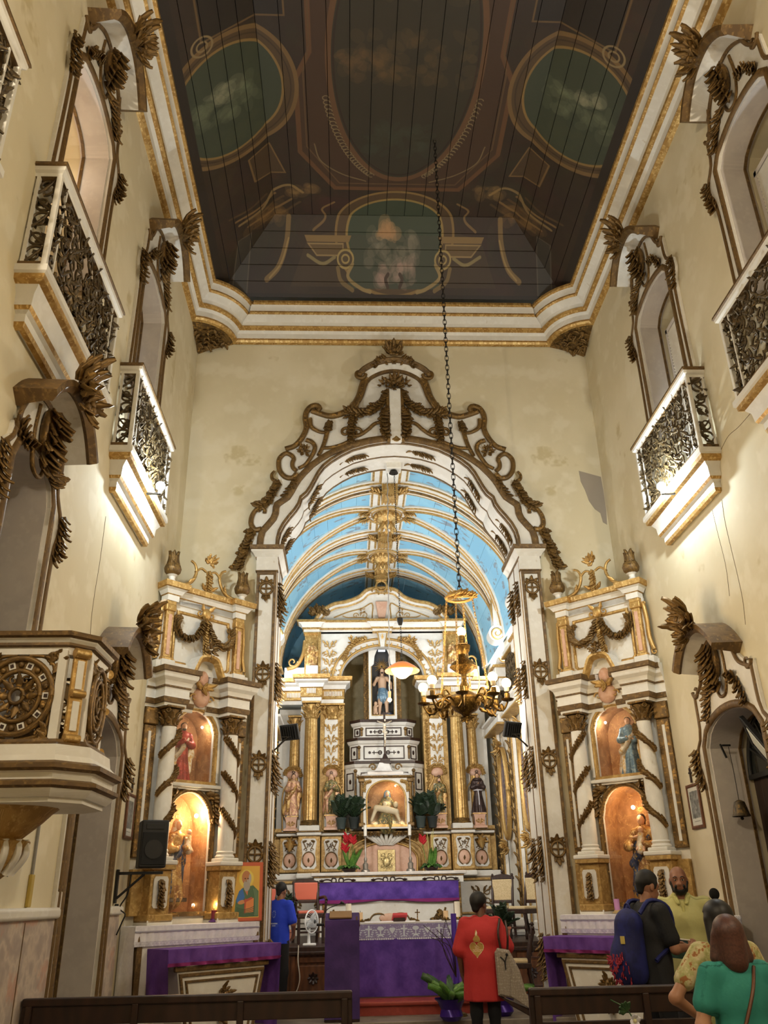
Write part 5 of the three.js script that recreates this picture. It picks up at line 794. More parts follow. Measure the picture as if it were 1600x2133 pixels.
    put('lit_pane', box(0.01, 0.5, z0 - z1, 0, 0, 0), glow(0xf4f8ff, 3.2), q);
    for (let k = 0; k < 4; k++) put('glazing_bar', box(0.03, 0.48, 0.03, -s * 0.02, 0, (k - 1.5) * (z0 - z1) * 0.3), MT.white, q);
    const l = new THREE.RectAreaLight(0xf2f7ff, LUX.day, z0 - z1, 0.46); l.position.set(s * 2.5, 6.1, (z0 + z1) / 2); l.lookAt(0, 6.0, (z0 + z1) / 2); l.castShadow = true; scene.add(l);
  });
}

// ---------------------------------------------------------------- high altar
function fluted(r0, r1, h, n = 16) { // fluted shaft standing on y = 0
  const rows = 6, seg = n * 4, pos = [], idx = []; for (let i = 0; i <= rows; i++) { const t = i / rows, r = lerp(r0, r1, t * t); for (let j = 0; j <= seg; j++) { const a = (j / seg) * 2 * PI, q = r * (1 - 0.075 * Math.pow(Math.abs(Math.sin((a * n) / 2)), 0.6)); pos.push(q * Math.cos(a), h * t, q * Math.sin(a)); } }
  for (let i = 0; i < rows; i++) for (let j = 0; j < seg; j++) { const a = i * (seg + 1) + j; idx.push(a, a + seg + 1, a + 1, a + 1, a + seg + 1, a + seg + 2); }
  const g = new THREE.BufferGeometry(); g.setAttribute('position', new THREE.Float32BufferAttribute(pos, 3)); g.setIndex(idx); g.computeVertexNormals(); return fin(g);
}
function shieldPanel(o, x, y, z, w, h, sd) {             // predella panel: gold frame, white field, pink shield, scrolls
  seed(sd);
  const g = new THREE.Group(); g.name = 'predella_panel'; g.position.set(x, y, z); o.add(g);
  put('panel_frame', slab([[-w / 2, -h / 2], [w / 2, -h / 2], [w / 2, h / 2], [-w / 2, h / 2]], 0.06, 0.01, [], -0.05), MT.goldFlat, g);
  const a = w * 0.38, b = h * 0.42;
  put('white_field', slab([[-a, -b * 0.8], [-a * 0.7, -b], [a * 0.7, -b], [a, -b * 0.8], [a * 0.8, 0], [a, b * 0.8], [a * 0.8, b], [-a * 0.8, b], [-a, b * 0.8], [-a * 0.8, 0]], 0.02, 0.004, [], 0), MT.white, g);
  put('pink_shield', ball(0.5, 0, -h * 0.16, 0.015, [w * 0.56, h * 0.4, 0.05], 18, 12), MT.pink, g);
  put('shield_scroll', [tube(arcPts(0, -h * 0.16, w * 0.29, h * 0.21, -PI * 0.42, PI * 1.42, 20).map((p) => [...p, 0.03]), 0.012, 5, 26), ...both([curl(w * 0.14, h * 0.1, w * 0.09, 0, 1, 0.01, 0.025), tube([[w * 0.12, h * 0.14, 0.03], [w * 0.2, h * 0.24, 0.03], [w * 0.28, h * 0.36, 0.03]], 0.011), leaf(w * 0.1, h * 0.36, -0.3, w * 0.24, w * 0.12, { z: 0.02 })]), leaf(0, -h * 0.24, PI / 2, h * 0.14, w * 0.1, { z: 0.04 }), ...cluster(0, h * 0.24, w * 0.16, 9, 0.02, 0, 7, 2)], MT.bronze, g);
}
function arabesque(w, h, n, sd, r = 0.011) {             // mirrored scrolls filling w x h, centred
  seed(sd); const g = [];
  for (let i = 0; i < n; i++) { const y = h * (-0.42 + (0.84 * (i + 0.5)) / n), c = (h / n) * 0.42, f = i % 2 ? 1 : -1; g.push(...both([curl(w * 0.24, y, Math.min(w * 0.2, c), f * PI / 2, f * 1.1, r), tube([[0.0, y - c, 0.012], [w * 0.12, y - c * 0.2, 0.012], [w * 0.38, y + c * f * 0.5, 0.012]], r), leaf(w * 0.3, y + c * 0.4, f * 0.8, c * 0.9, c * 0.5, { t: 0.15 }), leaf(w * 0.1, y, 1.2, c, c * 0.5, { t: 0.15 })])); }
  return g;
}
{
  const o = thing('high_altar_retable', 'gilded high altar retable with fluted columns, arch and white pediment', 'retable', [0, 0.94, -6.4]), Y = 0.94;
  const at = (y) => y - Y;
  // lower body and predella
  put('plinth', [box(4.6, 1.12, 0.9, 0, 0.56, -0.5), rbox(4.66, 0.08, 0.98, 0, at(1.2), -0.48, 0.02), rbox(4.66, 0.12, 0.98, 0, at(2.0), -0.48, 0.03), ...both(rbox(0.5, 0.1, 0.3, 1.57, at(2.01), 0.06, 0.03))], MT.white, o);
  put('plinth_band', [rbox(4.68, 0.05, 1.0, 0, at(1.9), -0.48, 0.015), rbox(4.68, 0.04, 1.0, 0, at(1.28), -0.48, 0.015)], MT.goldFlat, o);
  for (const s of [-1, 1]) for (const x of [1.9, 1.25]) put('plinth_carving', [...moveAll(arabesque(0.5, 0.46, 2, 141 + x), [s * x, at(1.58), -0.03])], MT.bronze, o);
  put('predella_wall', box(4.6, 0.9, 0.7, 0, at(2.48), -0.62), MT.goldFlat, o);
  for (const s of [-1, 1]) { shieldPanel(o, s * 1.97, at(2.42), -0.2, 0.42, 0.68, 151); shieldPanel(o, s * 1.57, at(2.42), 0.12, 0.42, 0.68, 152); shieldPanel(o, s * 1.12, at(2.42), -0.1, 0.42, 0.68, 153); put('pedestal_block', [box(0.44, 0.72, 0.36, s * 1.57, at(2.42), -0.1)], MT.gold, o); put('shell_tablet', [...moveAll([...cluster(0, 0, 0.16, 12, 0.02, 0, 7, 4), leaf(0, 0.1, -PI / 2, 0.3, 0.16, { z: 0.03 })], [s * 1.97, at(2.62), -0.18])], MT.gold, o); }
  put('ledge', [rbox(4.5, 0.05, 0.6, 0, at(2.79), -0.3, 0.02), ...both(rbox(0.5, 0.06, 0.36, 1.57, at(2.79), 0.04, 0.02))], MT.white, o);
  put('ledge_edge', [rbox(4.54, 0.03, 0.64, 0, at(2.835), -0.3, 0.012), ...both(rbox(0.54, 0.03, 0.4, 1.57, at(2.835), 0.04, 0.012))], MT.bronze, o);
  // centre below the tabernacle case
  put('centre_field', slab(arched(0, 0.62, at(2.06), at(2.3), at(2.62)), 0.04, 0, [], -0.08), MT.pink, o);
  put('centre_arch', [tube(opening(0.62, at(2.06), at(2.3), at(2.62)).map((p) => [...p, -0.03]), 0.025, 6, 40), tube(opening(0.75, at(2.06), at(2.4), at(2.74)).map((p) => [...p, -0.04]), 0.018, 6, 40)], MT.gold, o);
  put('tabernacle_door', [rbox(0.36, 0.42, 0.04, 0, at(2.27), -0.02, 0.01), ...moveAll(arabesque(0.3, 0.36, 3, 161, 0.008), [0, at(2.27), 0.0]), ball(0.1, 0, at(2.24), 0, [0.8, 1, 0.25])], mat({ map: goldMap(75, [190, 172, 120], [160, 140, 96], [216, 202, 156]), metalness: 0.6, roughness: 0.4 }, 3), o);
  put('fan_corbel', Array.from({ length: 9 }, (_, i) => { const a = (i - 4) * 0.21; return tube([[Math.sin(a) * 0.16, at(2.58), 0.0], [Math.sin(a) * 0.36, at(2.66), 0.06], [Math.sin(a) * 0.62, at(2.78), 0.1]], 0.035, 6, 8); }), MT.white, o);
  put('case_sill', [rbox(1.5, 0.05, 0.4, 0, at(2.8), 0.0, 0.02), ...both(leafRope([[0.1, at(2.76), 0.2], [0.4, at(2.77), 0.2], [0.72, at(2.76), 0.2]], 0.08, 7))], MT.bronze, o);
  // columns, pilasters, statue niches
  for (const s of [-1, 1]) {
    put('column_base', [xf(lathe([[0.19, 0], [0.2, 0.03], [0.17, 0.06], [0.18, 0.09], [0.15, 0.11], [0, 0.12]], 24), [s * 1.57, at(2.95), 0.0])], MT.bronze, o);
    put('column_plinth', rbox(0.42, 0.11, 0.38, s * 1.57, at(2.9), 0.0, 0.015), MT.white, o);
    put('fluted_column', xf(fluted(0.15, 0.13, 2.08), [s * 1.57, at(3.06), 0]), MT.gold, o);
    capital(0.135, 0.36, MT.gold, o, s * 1.57, at(5.12), 0);
    put('rear_column', xf(fluted(0.115, 0.1, 2.0), [s * 1.93, at(2.95), -0.3]), MT.gold, o);
    capital(0.105, 0.32, MT.gold, o, s * 1.93, at(4.92), -0.3);
    put('recess_panel', [box(0.5, 2.6, 0.06, s * 2.05, at(4.15), -0.62), box(0.1, 2.6, 0.4, s * 1.76, at(4.15), -0.45)], MT.white, o);
    put('pilaster', [box(0.52, 2.66, 0.3, s * 1.12, at(4.15), -0.3)], MT.goldFlat, o);
    put('pilaster_panel', [slab([[-0.14, 0], [0.14, 0], [0.14, 1.06], [0.1, 1.1], [-0.1, 1.1], [-0.14, 1.06]].map(([a, b]) => [a + s * 1.14, b + at(4.06)]), 0.02, 0, [], -0.15), slab([[-0.15, 0], [0.15, 0], [0.15, 0.6], [0.1, 0.68], [0.08, 0.82], [-0.08, 0.82], [-0.1, 0.68], [-0.15, 0.6]].map(([a, b]) => [a + s * 1.12, b + at(2.95)]), 0.02, 0, [], -0.15)], MT.white, o);
    put('pilaster_scrollwork', moveAll(arabesque(0.3, 1.06, 4, 171), [s * 1.14, at(4.6), -0.125]), MT.gold, o);
    put('pilaster_rope', leafRope([[s * 0.93, at(2.95), -0.15], [s * 0.93, at(4.0), -0.15], [s * 0.93, at(5.1), -0.15]], 0.08, 22), MT.gold, o);
    capital(0.19, 0.34, MT.gold, o, s * 1.12, at(5.13), -0.3).scale.set(1, 1, 1);
    for (const [x, zz] of [[1.12, -0.12], [1.95, -0.25]]) {
      put('niche_hood', [tube(arcPts(s * x, at(3.98), 0.16, 0.14, PI, 0, 12).map((p) => [...p, zz + 0.03]), 0.035, 6, 16), ...leafRope(arcPts(s * x, at(3.98), 0.17, 0.16, PI, 0, 8).map((p) => [...p, zz + 0.05]), 0.09, 9)], MT.gold, o);
      put('niche_tympanum', ball(0.14, s * x, at(4.0), zz + 0.02, [1, 0.7, 0.4]), MT.pink, o);
      each('niche_edge', [tube([[s * x - 0.19, at(2.9), zz + 0.02], [s * x - 0.19, at(3.68), zz + 0.02], [s * x - 0.1, at(3.82), zz + 0.02], [s * x - 0.08, at(3.96), zz + 0.02]], 0.018), tube([[s * x + 0.19, at(2.9), zz + 0.02], [s * x + 0.19, at(3.68), zz + 0.02], [s * x + 0.1, at(3.82), zz + 0.02], [s * x + 0.08, at(3.96), zz + 0.02]], 0.018)], MT.gold, o);
      put('statue_pedestal', [xf(lathe([[0.2, 0], [0.2, 0.04], [0.14, 0.07], [0.15, 0.2], [0.18, 0.27], [0.18, 0.3], [0, 0.3]], 4), [s * x, at(2.86), zz + 0.18], [0, PI / 4, 0])], MT.pink, o);
      put('pedestal_edge', [rbox(0.3, 0.03, 0.26, s * x, at(3.14), zz + 0.18, 0.01), rbox(0.32, 0.035, 0.28, s * x, at(2.875), zz + 0.18, 0.01), ...moveAll(arabesque(0.18, 0.14, 1, 175, 0.007), [s * x, at(3.0), zz + 0.29])], MT.gold, o);
      if (x > 1.5) put('niche_back', box(0.4, 1.15, 0.04, s * x, at(3.42), zz - 0.02), MT.white, o);
    }
    // entablature with its breaks
    let pth = [[-2.3, 0, -0.4], [-2.3, 0, -0.2], [-1.78, 0, -0.2], [-1.78, 0, 0.16], [-1.36, 0, 0.16], [-1.36, 0, -0.08], [-0.88, 0, -0.08], [-0.88, 0, -0.5]]; if (s > 0) pth = pth.map(([x, y, z]) => [-x, y, z]).reverse();
    const m = mould(outw([[-0.04, 5.48, 'w'], [0, 5.48, 'w'], [0.01, 5.56, 'g'], [0.03, 5.575, 'g'], [0.02, 5.6, 'g'], [0.02, 5.76, 'g'], [0.04, 5.78, 'w'], [0.07, 5.86, 'w'], [0.14, 5.9, 'w'], [0.15, 5.93, 'g'], [0.19, 5.95, 'g'], [0.2, 6.03, 'g'], [-0.06, 6.05, 'w'], [-0.04, 5.48]].map(([u, v, t]) => [u, at(v), t])), pth, [0, 1, 0], false, 0.4);
    put('entablature', m.w, MT.white, o); put('entablature_gilding', m.g, MT.gold, o);
    each('frieze_flute', [...Array.from({ length: 12 }, (_, i) => box(0.018, 0.1, 0.012, s * (0.92 + i * 0.034), at(5.68), -0.055)), ...Array.from({ length: 6 }, (_, i) => box(0.02, 0.11, 0.012, s * (1.49 + i * 0.034), at(5.7), 0.185)), ...Array.from({ length: 9 }, (_, i) => box(0.018, 0.1, 0.012, s * (1.84 + i * 0.034), at(5.68), -0.175))], MT.white, o);
    // upper stage
    put('attic_block', [rbox(0.26, 0.24, 0.24, s * 1.57, at(6.16), -0.02, 0.01), box(0.5, 0.3, 0.2, s * 1.95, at(6.18), -0.4)], MT.white, o);
    put('attic_pilaster', [box(0.3, 0.95, 0.16, s * 1.6, at(6.62), -0.2), rbox(0.07, 0.95, 0.06, s * 1.42, at(6.62), -0.1, 0.01)], MT.gold, o);
    put('side_volute', [tube([[s * 1.75, at(6.95), -0.3], [s * 1.8, at(6.6), -0.3], [s * 1.95, at(6.36), -0.3], [s * 2.15, at(6.3), -0.3]], 0.05), curl(s * 2.02, at(6.46), 0.12, 0, s * 1.2, 0.03, -0.3)], MT.gold, o);
    put('arch_scrollwork', moveAll(arabesque(0.36, 0.95, 4, 181, 0.012), [s * 1.19, at(6.5), -0.11]), MT.gold, o);
    put('spandrel_scroll', moveAll([...cluster(0, 0, 0.16, 14, 0.01, 0, 7, 3), ...leafRope([[s * -0.34, 0.06, 0.02], [s * -0.1, 0.02, 0.02], [s * 0.12, -0.2, 0.02], [s * 0.2, -0.4, 0.02]], 0.12, 9)], [s * 0.66, at(6.86), -0.1]), MT.gold, o);
    const an = statue('angel_figure', '', [s * 1.58, at(6.28), -0.04], 0, 0.58, { robe: RB.gold, mantle: RB.gold, skin: MT.gold, hair: MT.gold, handL: [0.12, 0.8, 0.1], handR: [0.05, 0.55, 0.12] }, o);
  }
  const AR = (rx, ry) => arcPts(0, at(6.05), rx, ry, 0, PI, 24);
  put('arch_wall', slab([[-1.42, at(6.05)], [-1.42, at(7.1)], [1.42, at(7.1)], [1.42, at(6.05)], ...AR(0.92, 0.7)], 0.22, 0, [], -0.34), MT.white, o);
  put('archivolt', [tube(AR(0.95, 0.73).map((p) => [...p, -0.11]), 0.03, 6, 40), tube(AR(1.12, 0.88).map((p) => [...p, -0.11]), 0.03, 6, 40), ...Array.from({ length: 22 }, (_, i) => { const a = ((i + 0.5) / 22) * PI; return leaf(0.93 * Math.cos(a), at(6.05) + 0.71 * Math.sin(a), a, 0.1, 0.06, { z: -0.12 }); })], MT.gold, o);
  put('arch_key', [slab([[-0.05, at(6.72)], [0.05, at(6.72)], [0.1, at(7.05)], [-0.1, at(7.05)]], 0.12, 0.01, [], -0.12)], MT.white, o);
  put('arch_key_edge', [rbox(0.24, 0.04, 0.14, 0, at(7.06), -0.06, 0.01), ...both(tube([[0.06, at(6.72), 0], [0.11, at(7.05), 0.01]], 0.014)), leaf(0, at(6.9), PI / 2, 0.12, 0.06, { z: 0.0 })], MT.gold, o);
  const uc = mould(outw([[-0.05, 7.06, 'g'], [0.02, 7.06, 'g'], [0.02, 7.09, 'w'], [0.02, 7.15, 'g'], [0.05, 7.16, 'g'], [0.05, 7.19, 'w'], [0.08, 7.26, 'w'], [0.14, 7.29, 'g'], [0.17, 7.3, 'g'], [0.17, 7.34, 'g'], [-0.1, 7.36, 'w'], [-0.05, 7.06]].map(([u, v, t]) => [u, at(v), t])), [[-1.76, 0, -0.3], [-1.76, 0, -0.08], [-1.44, 0, -0.08], [-1.44, 0, -0.14], [-0.2, 0, -0.14], [-0.2, 0, -0.06], [0.2, 0, -0.06], [0.2, 0, -0.14], [1.44, 0, -0.14], [1.44, 0, -0.08], [1.76, 0, -0.08], [1.76, 0, -0.3]], [0, 1, 0], false, 0.4);
  put('upper_cornice', [uc.w, box(3.4, 0.28, 0.2, 0, at(7.2), -0.3)], MT.white, o); put('upper_cornice_gilding', uc.g, MT.gold, o);
  const ped = smooth([[-1.5, 7.36], [-1.36, 7.55], [-1.1, 7.72], [-0.8, 7.78], [-0.5, 7.9], [-0.32, 8.06], [0, 8.1], [0.32, 8.06], [0.5, 7.9], [0.8, 7.78], [1.1, 7.72], [1.36, 7.55], [1.5, 7.36]].map(([x, y]) => [x, at(y)]), 40);
  put('pediment_board', slab([...ped].reverse(), 0.12, 0, [], -0.3), MT.white, o);
  const pm = mould([[-0.12, 0.0, 'w'], [-0.1, 0.1, 'g'], [-0.06, 0.12, 'w'], [-0.02, 0.16, 'g'], [0.03, 0.2, 'g'], [0.06, 0.18, 'g'], [0.06, -0.05, 'w'], [-0.12, 0.0]], ped.map((p) => [...p, -0.2]), [0, 0, 1], false, 0.5);
  put('pediment_moulding', pm.w, MT.white, o); each('pediment_gilding', [pm.g, ...[-1, 1].map((s) => round3(smooth([[s * 0.22, 7.44], [s * 0.22, 7.8], [s * 0.45, 7.68], [s * 0.75, 7.6], [s * 1.1, 7.46]].map(([x, y]) => [x, at(y)]), 16), 0.03, 0.02, -0.18))], MT.goldFlat, o);
  put('pediment_scrollwork', both([curl(0.4, at(7.5), 0.09, 0, 1.3, 0.012, -0.17), curl(0.6, at(7.5), 0.07, PI, -1.2, 0.012, -0.17), tube([[0.3, at(7.44), -0.17], [0.5, at(7.46), -0.17], [0.8, at(7.46), -0.17], [0.9, at(7.5), -0.17]], 0.012), ...cluster(0.44, at(7.62), 0.09, 7, -0.17, 0, 7, 1)]), MT.gold, o);
  put('pediment_console', [slab([[-0.08, at(7.42)], [0.08, at(7.42)], [0.14, at(7.82)], [-0.14, at(7.82)]], 0.1, 0.015, [], -0.18)], MT.pink, o);
  put('crown_emblem', [...both([curl(0.12, at(8.02), 0.1, 0, 1, 0.02, 0), tube([[0.06, at(7.95), 0], [0.14, at(8.1), 0], [0.1, at(8.26), 0]], 0.02)]), torus(0.12, 0.025, 0, at(8.16), 0), rbox(0.26, 0.06, 0.1, 0, at(8.3), 0, 0.02)], MT.gold, o);
  put('corner_foliage', both([...cluster(1.5, at(7.5), 0.26, 26, -0.12, 0, PI, 4), ...leafRope([[1.2, at(7.5), -0.1], [1.35, at(7.62), -0.08]], 0.16, 3)]), MT.bronze, o);
  // recess behind the arch and its stepped throne
  put('recess', [box(0.08, 4.5, 1.6, -0.98, at(4.9), -1.2), box(0.08, 4.5, 1.6, 0.98, at(4.9), -1.2), box(2.0, 4.5, 0.08, 0, at(4.9), -2.0), box(2.2, 0.08, 1.7, 0, at(7.05), -1.2)], mat({ map: mottled(256, 5, 191, [196, 184, 150], [182, 170, 136], [204, 194, 164]), roughness: 0.8 }, 0.8), o);
  put('recess_hatch', [box(0.012, 1.1, 0.52, -0.935, at(5.6), -1.0)], plain(0xb5a684, 0.8), o);
}
{ // stepped throne
  const o = thing('stepped_throne', 'white three tiered stepped throne with dark painted panels inside the retable arch', 'throne', [0, 2.85, -7.0]), oct = (w, d, c) => [[-w, 0], [-w, d - c], [-w + c, d], [w - c, d], [w, d - c], [w, 0]];
  [[0.84, 0.02, 1.4, 0.42, 0.22], [0.74, 1.42, 1.9, 0.36, 0.2], [0.66, 1.92, 2.3, 0.3, 0.18]].forEach(([w, y0, y1, d, c], k) => {
    const g = new THREE.Group(); g.name = 'tier'; g.position.y = y0; o.add(g);
    const p = oct(w, d, c), h = y1 - y0, p3 = p.map(([x, z]) => [x, 0, z]);
    put('tier_body', [slab([...p].reverse(), h - 0.02).rotateX(PI / 2).translate(0, h - 0.02, 0)], MT.white, g);
    const m = mould(outw([[0, h - 0.14, 'w'], [0.03, h - 0.12, 'w'], [0.06, h - 0.06, 'b'], [0.08, h - 0.05, 'b'], [0.08, h, 'b'], [-0.1, h, 'w'], [0, h - 0.14]]), p3, [0, 1, 0], false, 0.4);
    put('tier_cornice', m.w, MT.white, g); put('tier_edge', m.b, MT.darkwood, g);
    const yc = (h - 0.14) * 0.5 + (k ? 0 : 0.35), ph = k ? h - 0.22 : 0.34, fw = (w - c) * 0.8;
    const rect = (cx, cy, a, b) => [[cx - a, cy - b], [cx + a, cy - b], [cx + a, cy + b], [cx - a, cy + b]];
    put('front_panel', [mould([[-0.012, 0], [-0.012, 0.012], [0.012, 0.012], [0.012, 0]], rect(0, yc, fw, ph / 2).map((q) => [...q, d]), [0, 0, 1], true).w, ...both([box(fw * 0.5, 0.02, 0.01, fw * 0.35, yc, d), torus(0.035, 0.012, fw * 0.2, yc, d + 0.005), ball(0.03, fw * 0.72, yc, d, [1, 1, 0.3]), box(0.02, 0.08, 0.01, fw * 0.5, yc, d)])], MT.darkwood, g);
    for (const s of [-1, 1]) { const sp = [mould([[-0.01, 0], [-0.01, 0.012], [0.01, 0.012], [0.01, 0]], rect(0, yc, c * 0.42, ph / 2).map((q) => [...q, 0]), [0, 0, 1], true).w, ball(0.05, 0, yc, 0, [0.7, 1, 0.3])]; put('side_panel', moveAll(sp, [s * (w - c / 2), 0, d - c / 2], [0, s * PI / 4, 0]), MT.darkwood, g); put('corner_bracket', [rbox(0.05, h - 0.2, 0.06, s * (w - c), (h - 0.14) / 2, d, 0.015), ball(0.04, s * (w - c), h - 0.2, d + 0.02)], MT.bronze, g); }
  });
}
{ // glazed case with the risen figure
  const o = thing('glazed_shrine', 'tall white framed shrine case with arched top inside the retable arch', 'shrine', [0, 5.16, -6.98]);
  put('case_frame', [slab([[-0.31, 0], [0.31, 0], [0.31, 1.78], [-0.31, 1.78]], 0.06, 0.006, [[[-0.25, 0.1], [0.25, 0.1], [0.25, 1.2], [0.19, 1.26], [0.17, 1.45], [0.1, 1.62], [-0.1, 1.62], [-0.17, 1.45], [-0.19, 1.26], [-0.25, 1.2]]], 0.16)], MT.white, o);
  put('case_side', [...both(box(0.03, 1.78, 0.3, 0.32, 0.89, 0.02)), ...both(rbox(0.09, 1.6, 0.06, 0.38, 0.85, 0.0, 0.01))], MT.bronze, o);
  put('case_back', box(0.62, 1.78, 0.03, 0, 0.89, -0.15), plain(0x4c4c4c, 0.7), o);
  put('case_bead', [tube([[-0.25, 0.1, 0.225], [-0.25, 1.2, 0.225]], 0.01), tube([[0.25, 0.1, 0.225], [0.25, 1.2, 0.225]], 0.01), box(0.5, 0.02, 0.02, 0, 0.1, 0.22)], MT.goldFlat, o);
  put('ray_burst', rays(0.2, 20, 0, 1.28, -0.1, 0.15), MT.gold, o);
  put('case_lamp', box(0.16, 0.03, 0.06, 0, 1.6, 0.08), glow(0xdfe9ff, 2.5), o);
  const l = new THREE.RectAreaLight(0xe6eeff, 3.0, 0.16, 0.06); l.position.set(0, 1.58, 0.08); l.rotation.x = -PI / 2; o.add(l);
  const f = thing('risen_figure', 'bare chested statue with white loincloth inside the tall shrine case', 'statue', [0, 5.3, -6.98]);
  const skinm = skin(0xc9a687);
  put('body', body([cap([0, 0.52, 0], [0, 0.78, 0], 0.085, 0.1), cap([-0.1, 0.83, 0], [0.1, 0.83, 0], 0.05), cap([0, 0.85, 0], [0, 0.94, 0.01], 0.035), ell([0, 1.0, 0.02], [0.05, 0.068, 0.058]), cap([-0.12, 0.83, 0], [-0.19, 0.68, 0.05], 0.038, 0.034), cap([-0.19, 0.68, 0.05], [-0.13, 0.8, 0.14], 0.033, 0.022), cap([0.12, 0.83, 0], [0.2, 0.7, 0.04], 0.038, 0.034), cap([0.2, 0.7, 0.04], [0.2, 0.58, 0.12], 0.033, 0.022), cap([-0.05, 0.5, 0], [-0.06, 0.26, 0.05], 0.07, 0.05), cap([-0.06, 0.26, 0.05], [-0.07, 0.03, 0.0], 0.045, 0.032), cap([0.06, 0.5, 0], [0.09, 0.28, 0.06], 0.07, 0.05), cap([0.09, 0.28, 0.06], [0.1, 0.03, 0.02], 0.045, 0.032), cap([-0.07, 0.02, 0], [-0.07, 0.015, 0.08], 0.025), cap([0.1, 0.02, 0.02], [0.1, 0.015, 0.1], 0.025)], 0.01, 0.025), skinm, f);
  put('hair', body([ell([0, 1.02, 0.0], [0.058, 0.06, 0.06]), cap([-0.045, 1.0, -0.01], [-0.06, 0.9, 0.0], 0.025), cap([0.045, 1.0, -0.01], [0.06, 0.9, 0.0], 0.025), ell([0, 0.955, 0.06], [0.03, 0.025, 0.02])], 0.009, 0.015, (x, y, z) => (z > 0.04 && y > 0.97 && y < 1.04 ? 0.02 : -1)), MT.darkwood, f);
  put('loincloth', body([{ ...cap([0, 0.56, 0], [0.01, 0.4, 0.01], 0.1, 0.135), fold: [0.1, 7, 0] }, cap([0.1, 0.52, 0.04], [0.15, 0.3, 0.02], 0.04, 0.05)], 0.01, 0.02), RB.sky, f);
  const c = thing('cherub', 'small flesh coloured cherub kneeling at the foot of the shrine figure', 'cherub', [-0.17, 5.28, -6.88]);
  put('body', body([cap([0, 0.06, 0], [0, 0.18, 0], 0.055, 0.05), ell([0.01, 0.26, 0.01], [0.042, 0.05, 0.045]), cap([0, 0.16, 0.03], [0.06, 0.2, 0.06], 0.022), cap([-0.03, 0.05, 0], [-0.02, 0.03, 0.08], 0.035, 0.025), cap([0.03, 0.05, 0], [0.04, 0.03, 0.07], 0.035, 0.025)], 0.009, 0.015), skinm, c);
  const w = thing('cloud_base', 'blue and gold cloud mound under the shrine figure', 'cloud base', [0.08, 5.27, -6.94]);
  seed(197); put('mound', Array.from({ length: 12 }, () => ball(rr(0.05, 0.08), rr(-0.1, 0.12), rr(0.0, 0.05), rr(-0.05, 0.07), [1.2, 0.7, 1], 10, 7)), RB.blue, w);
}
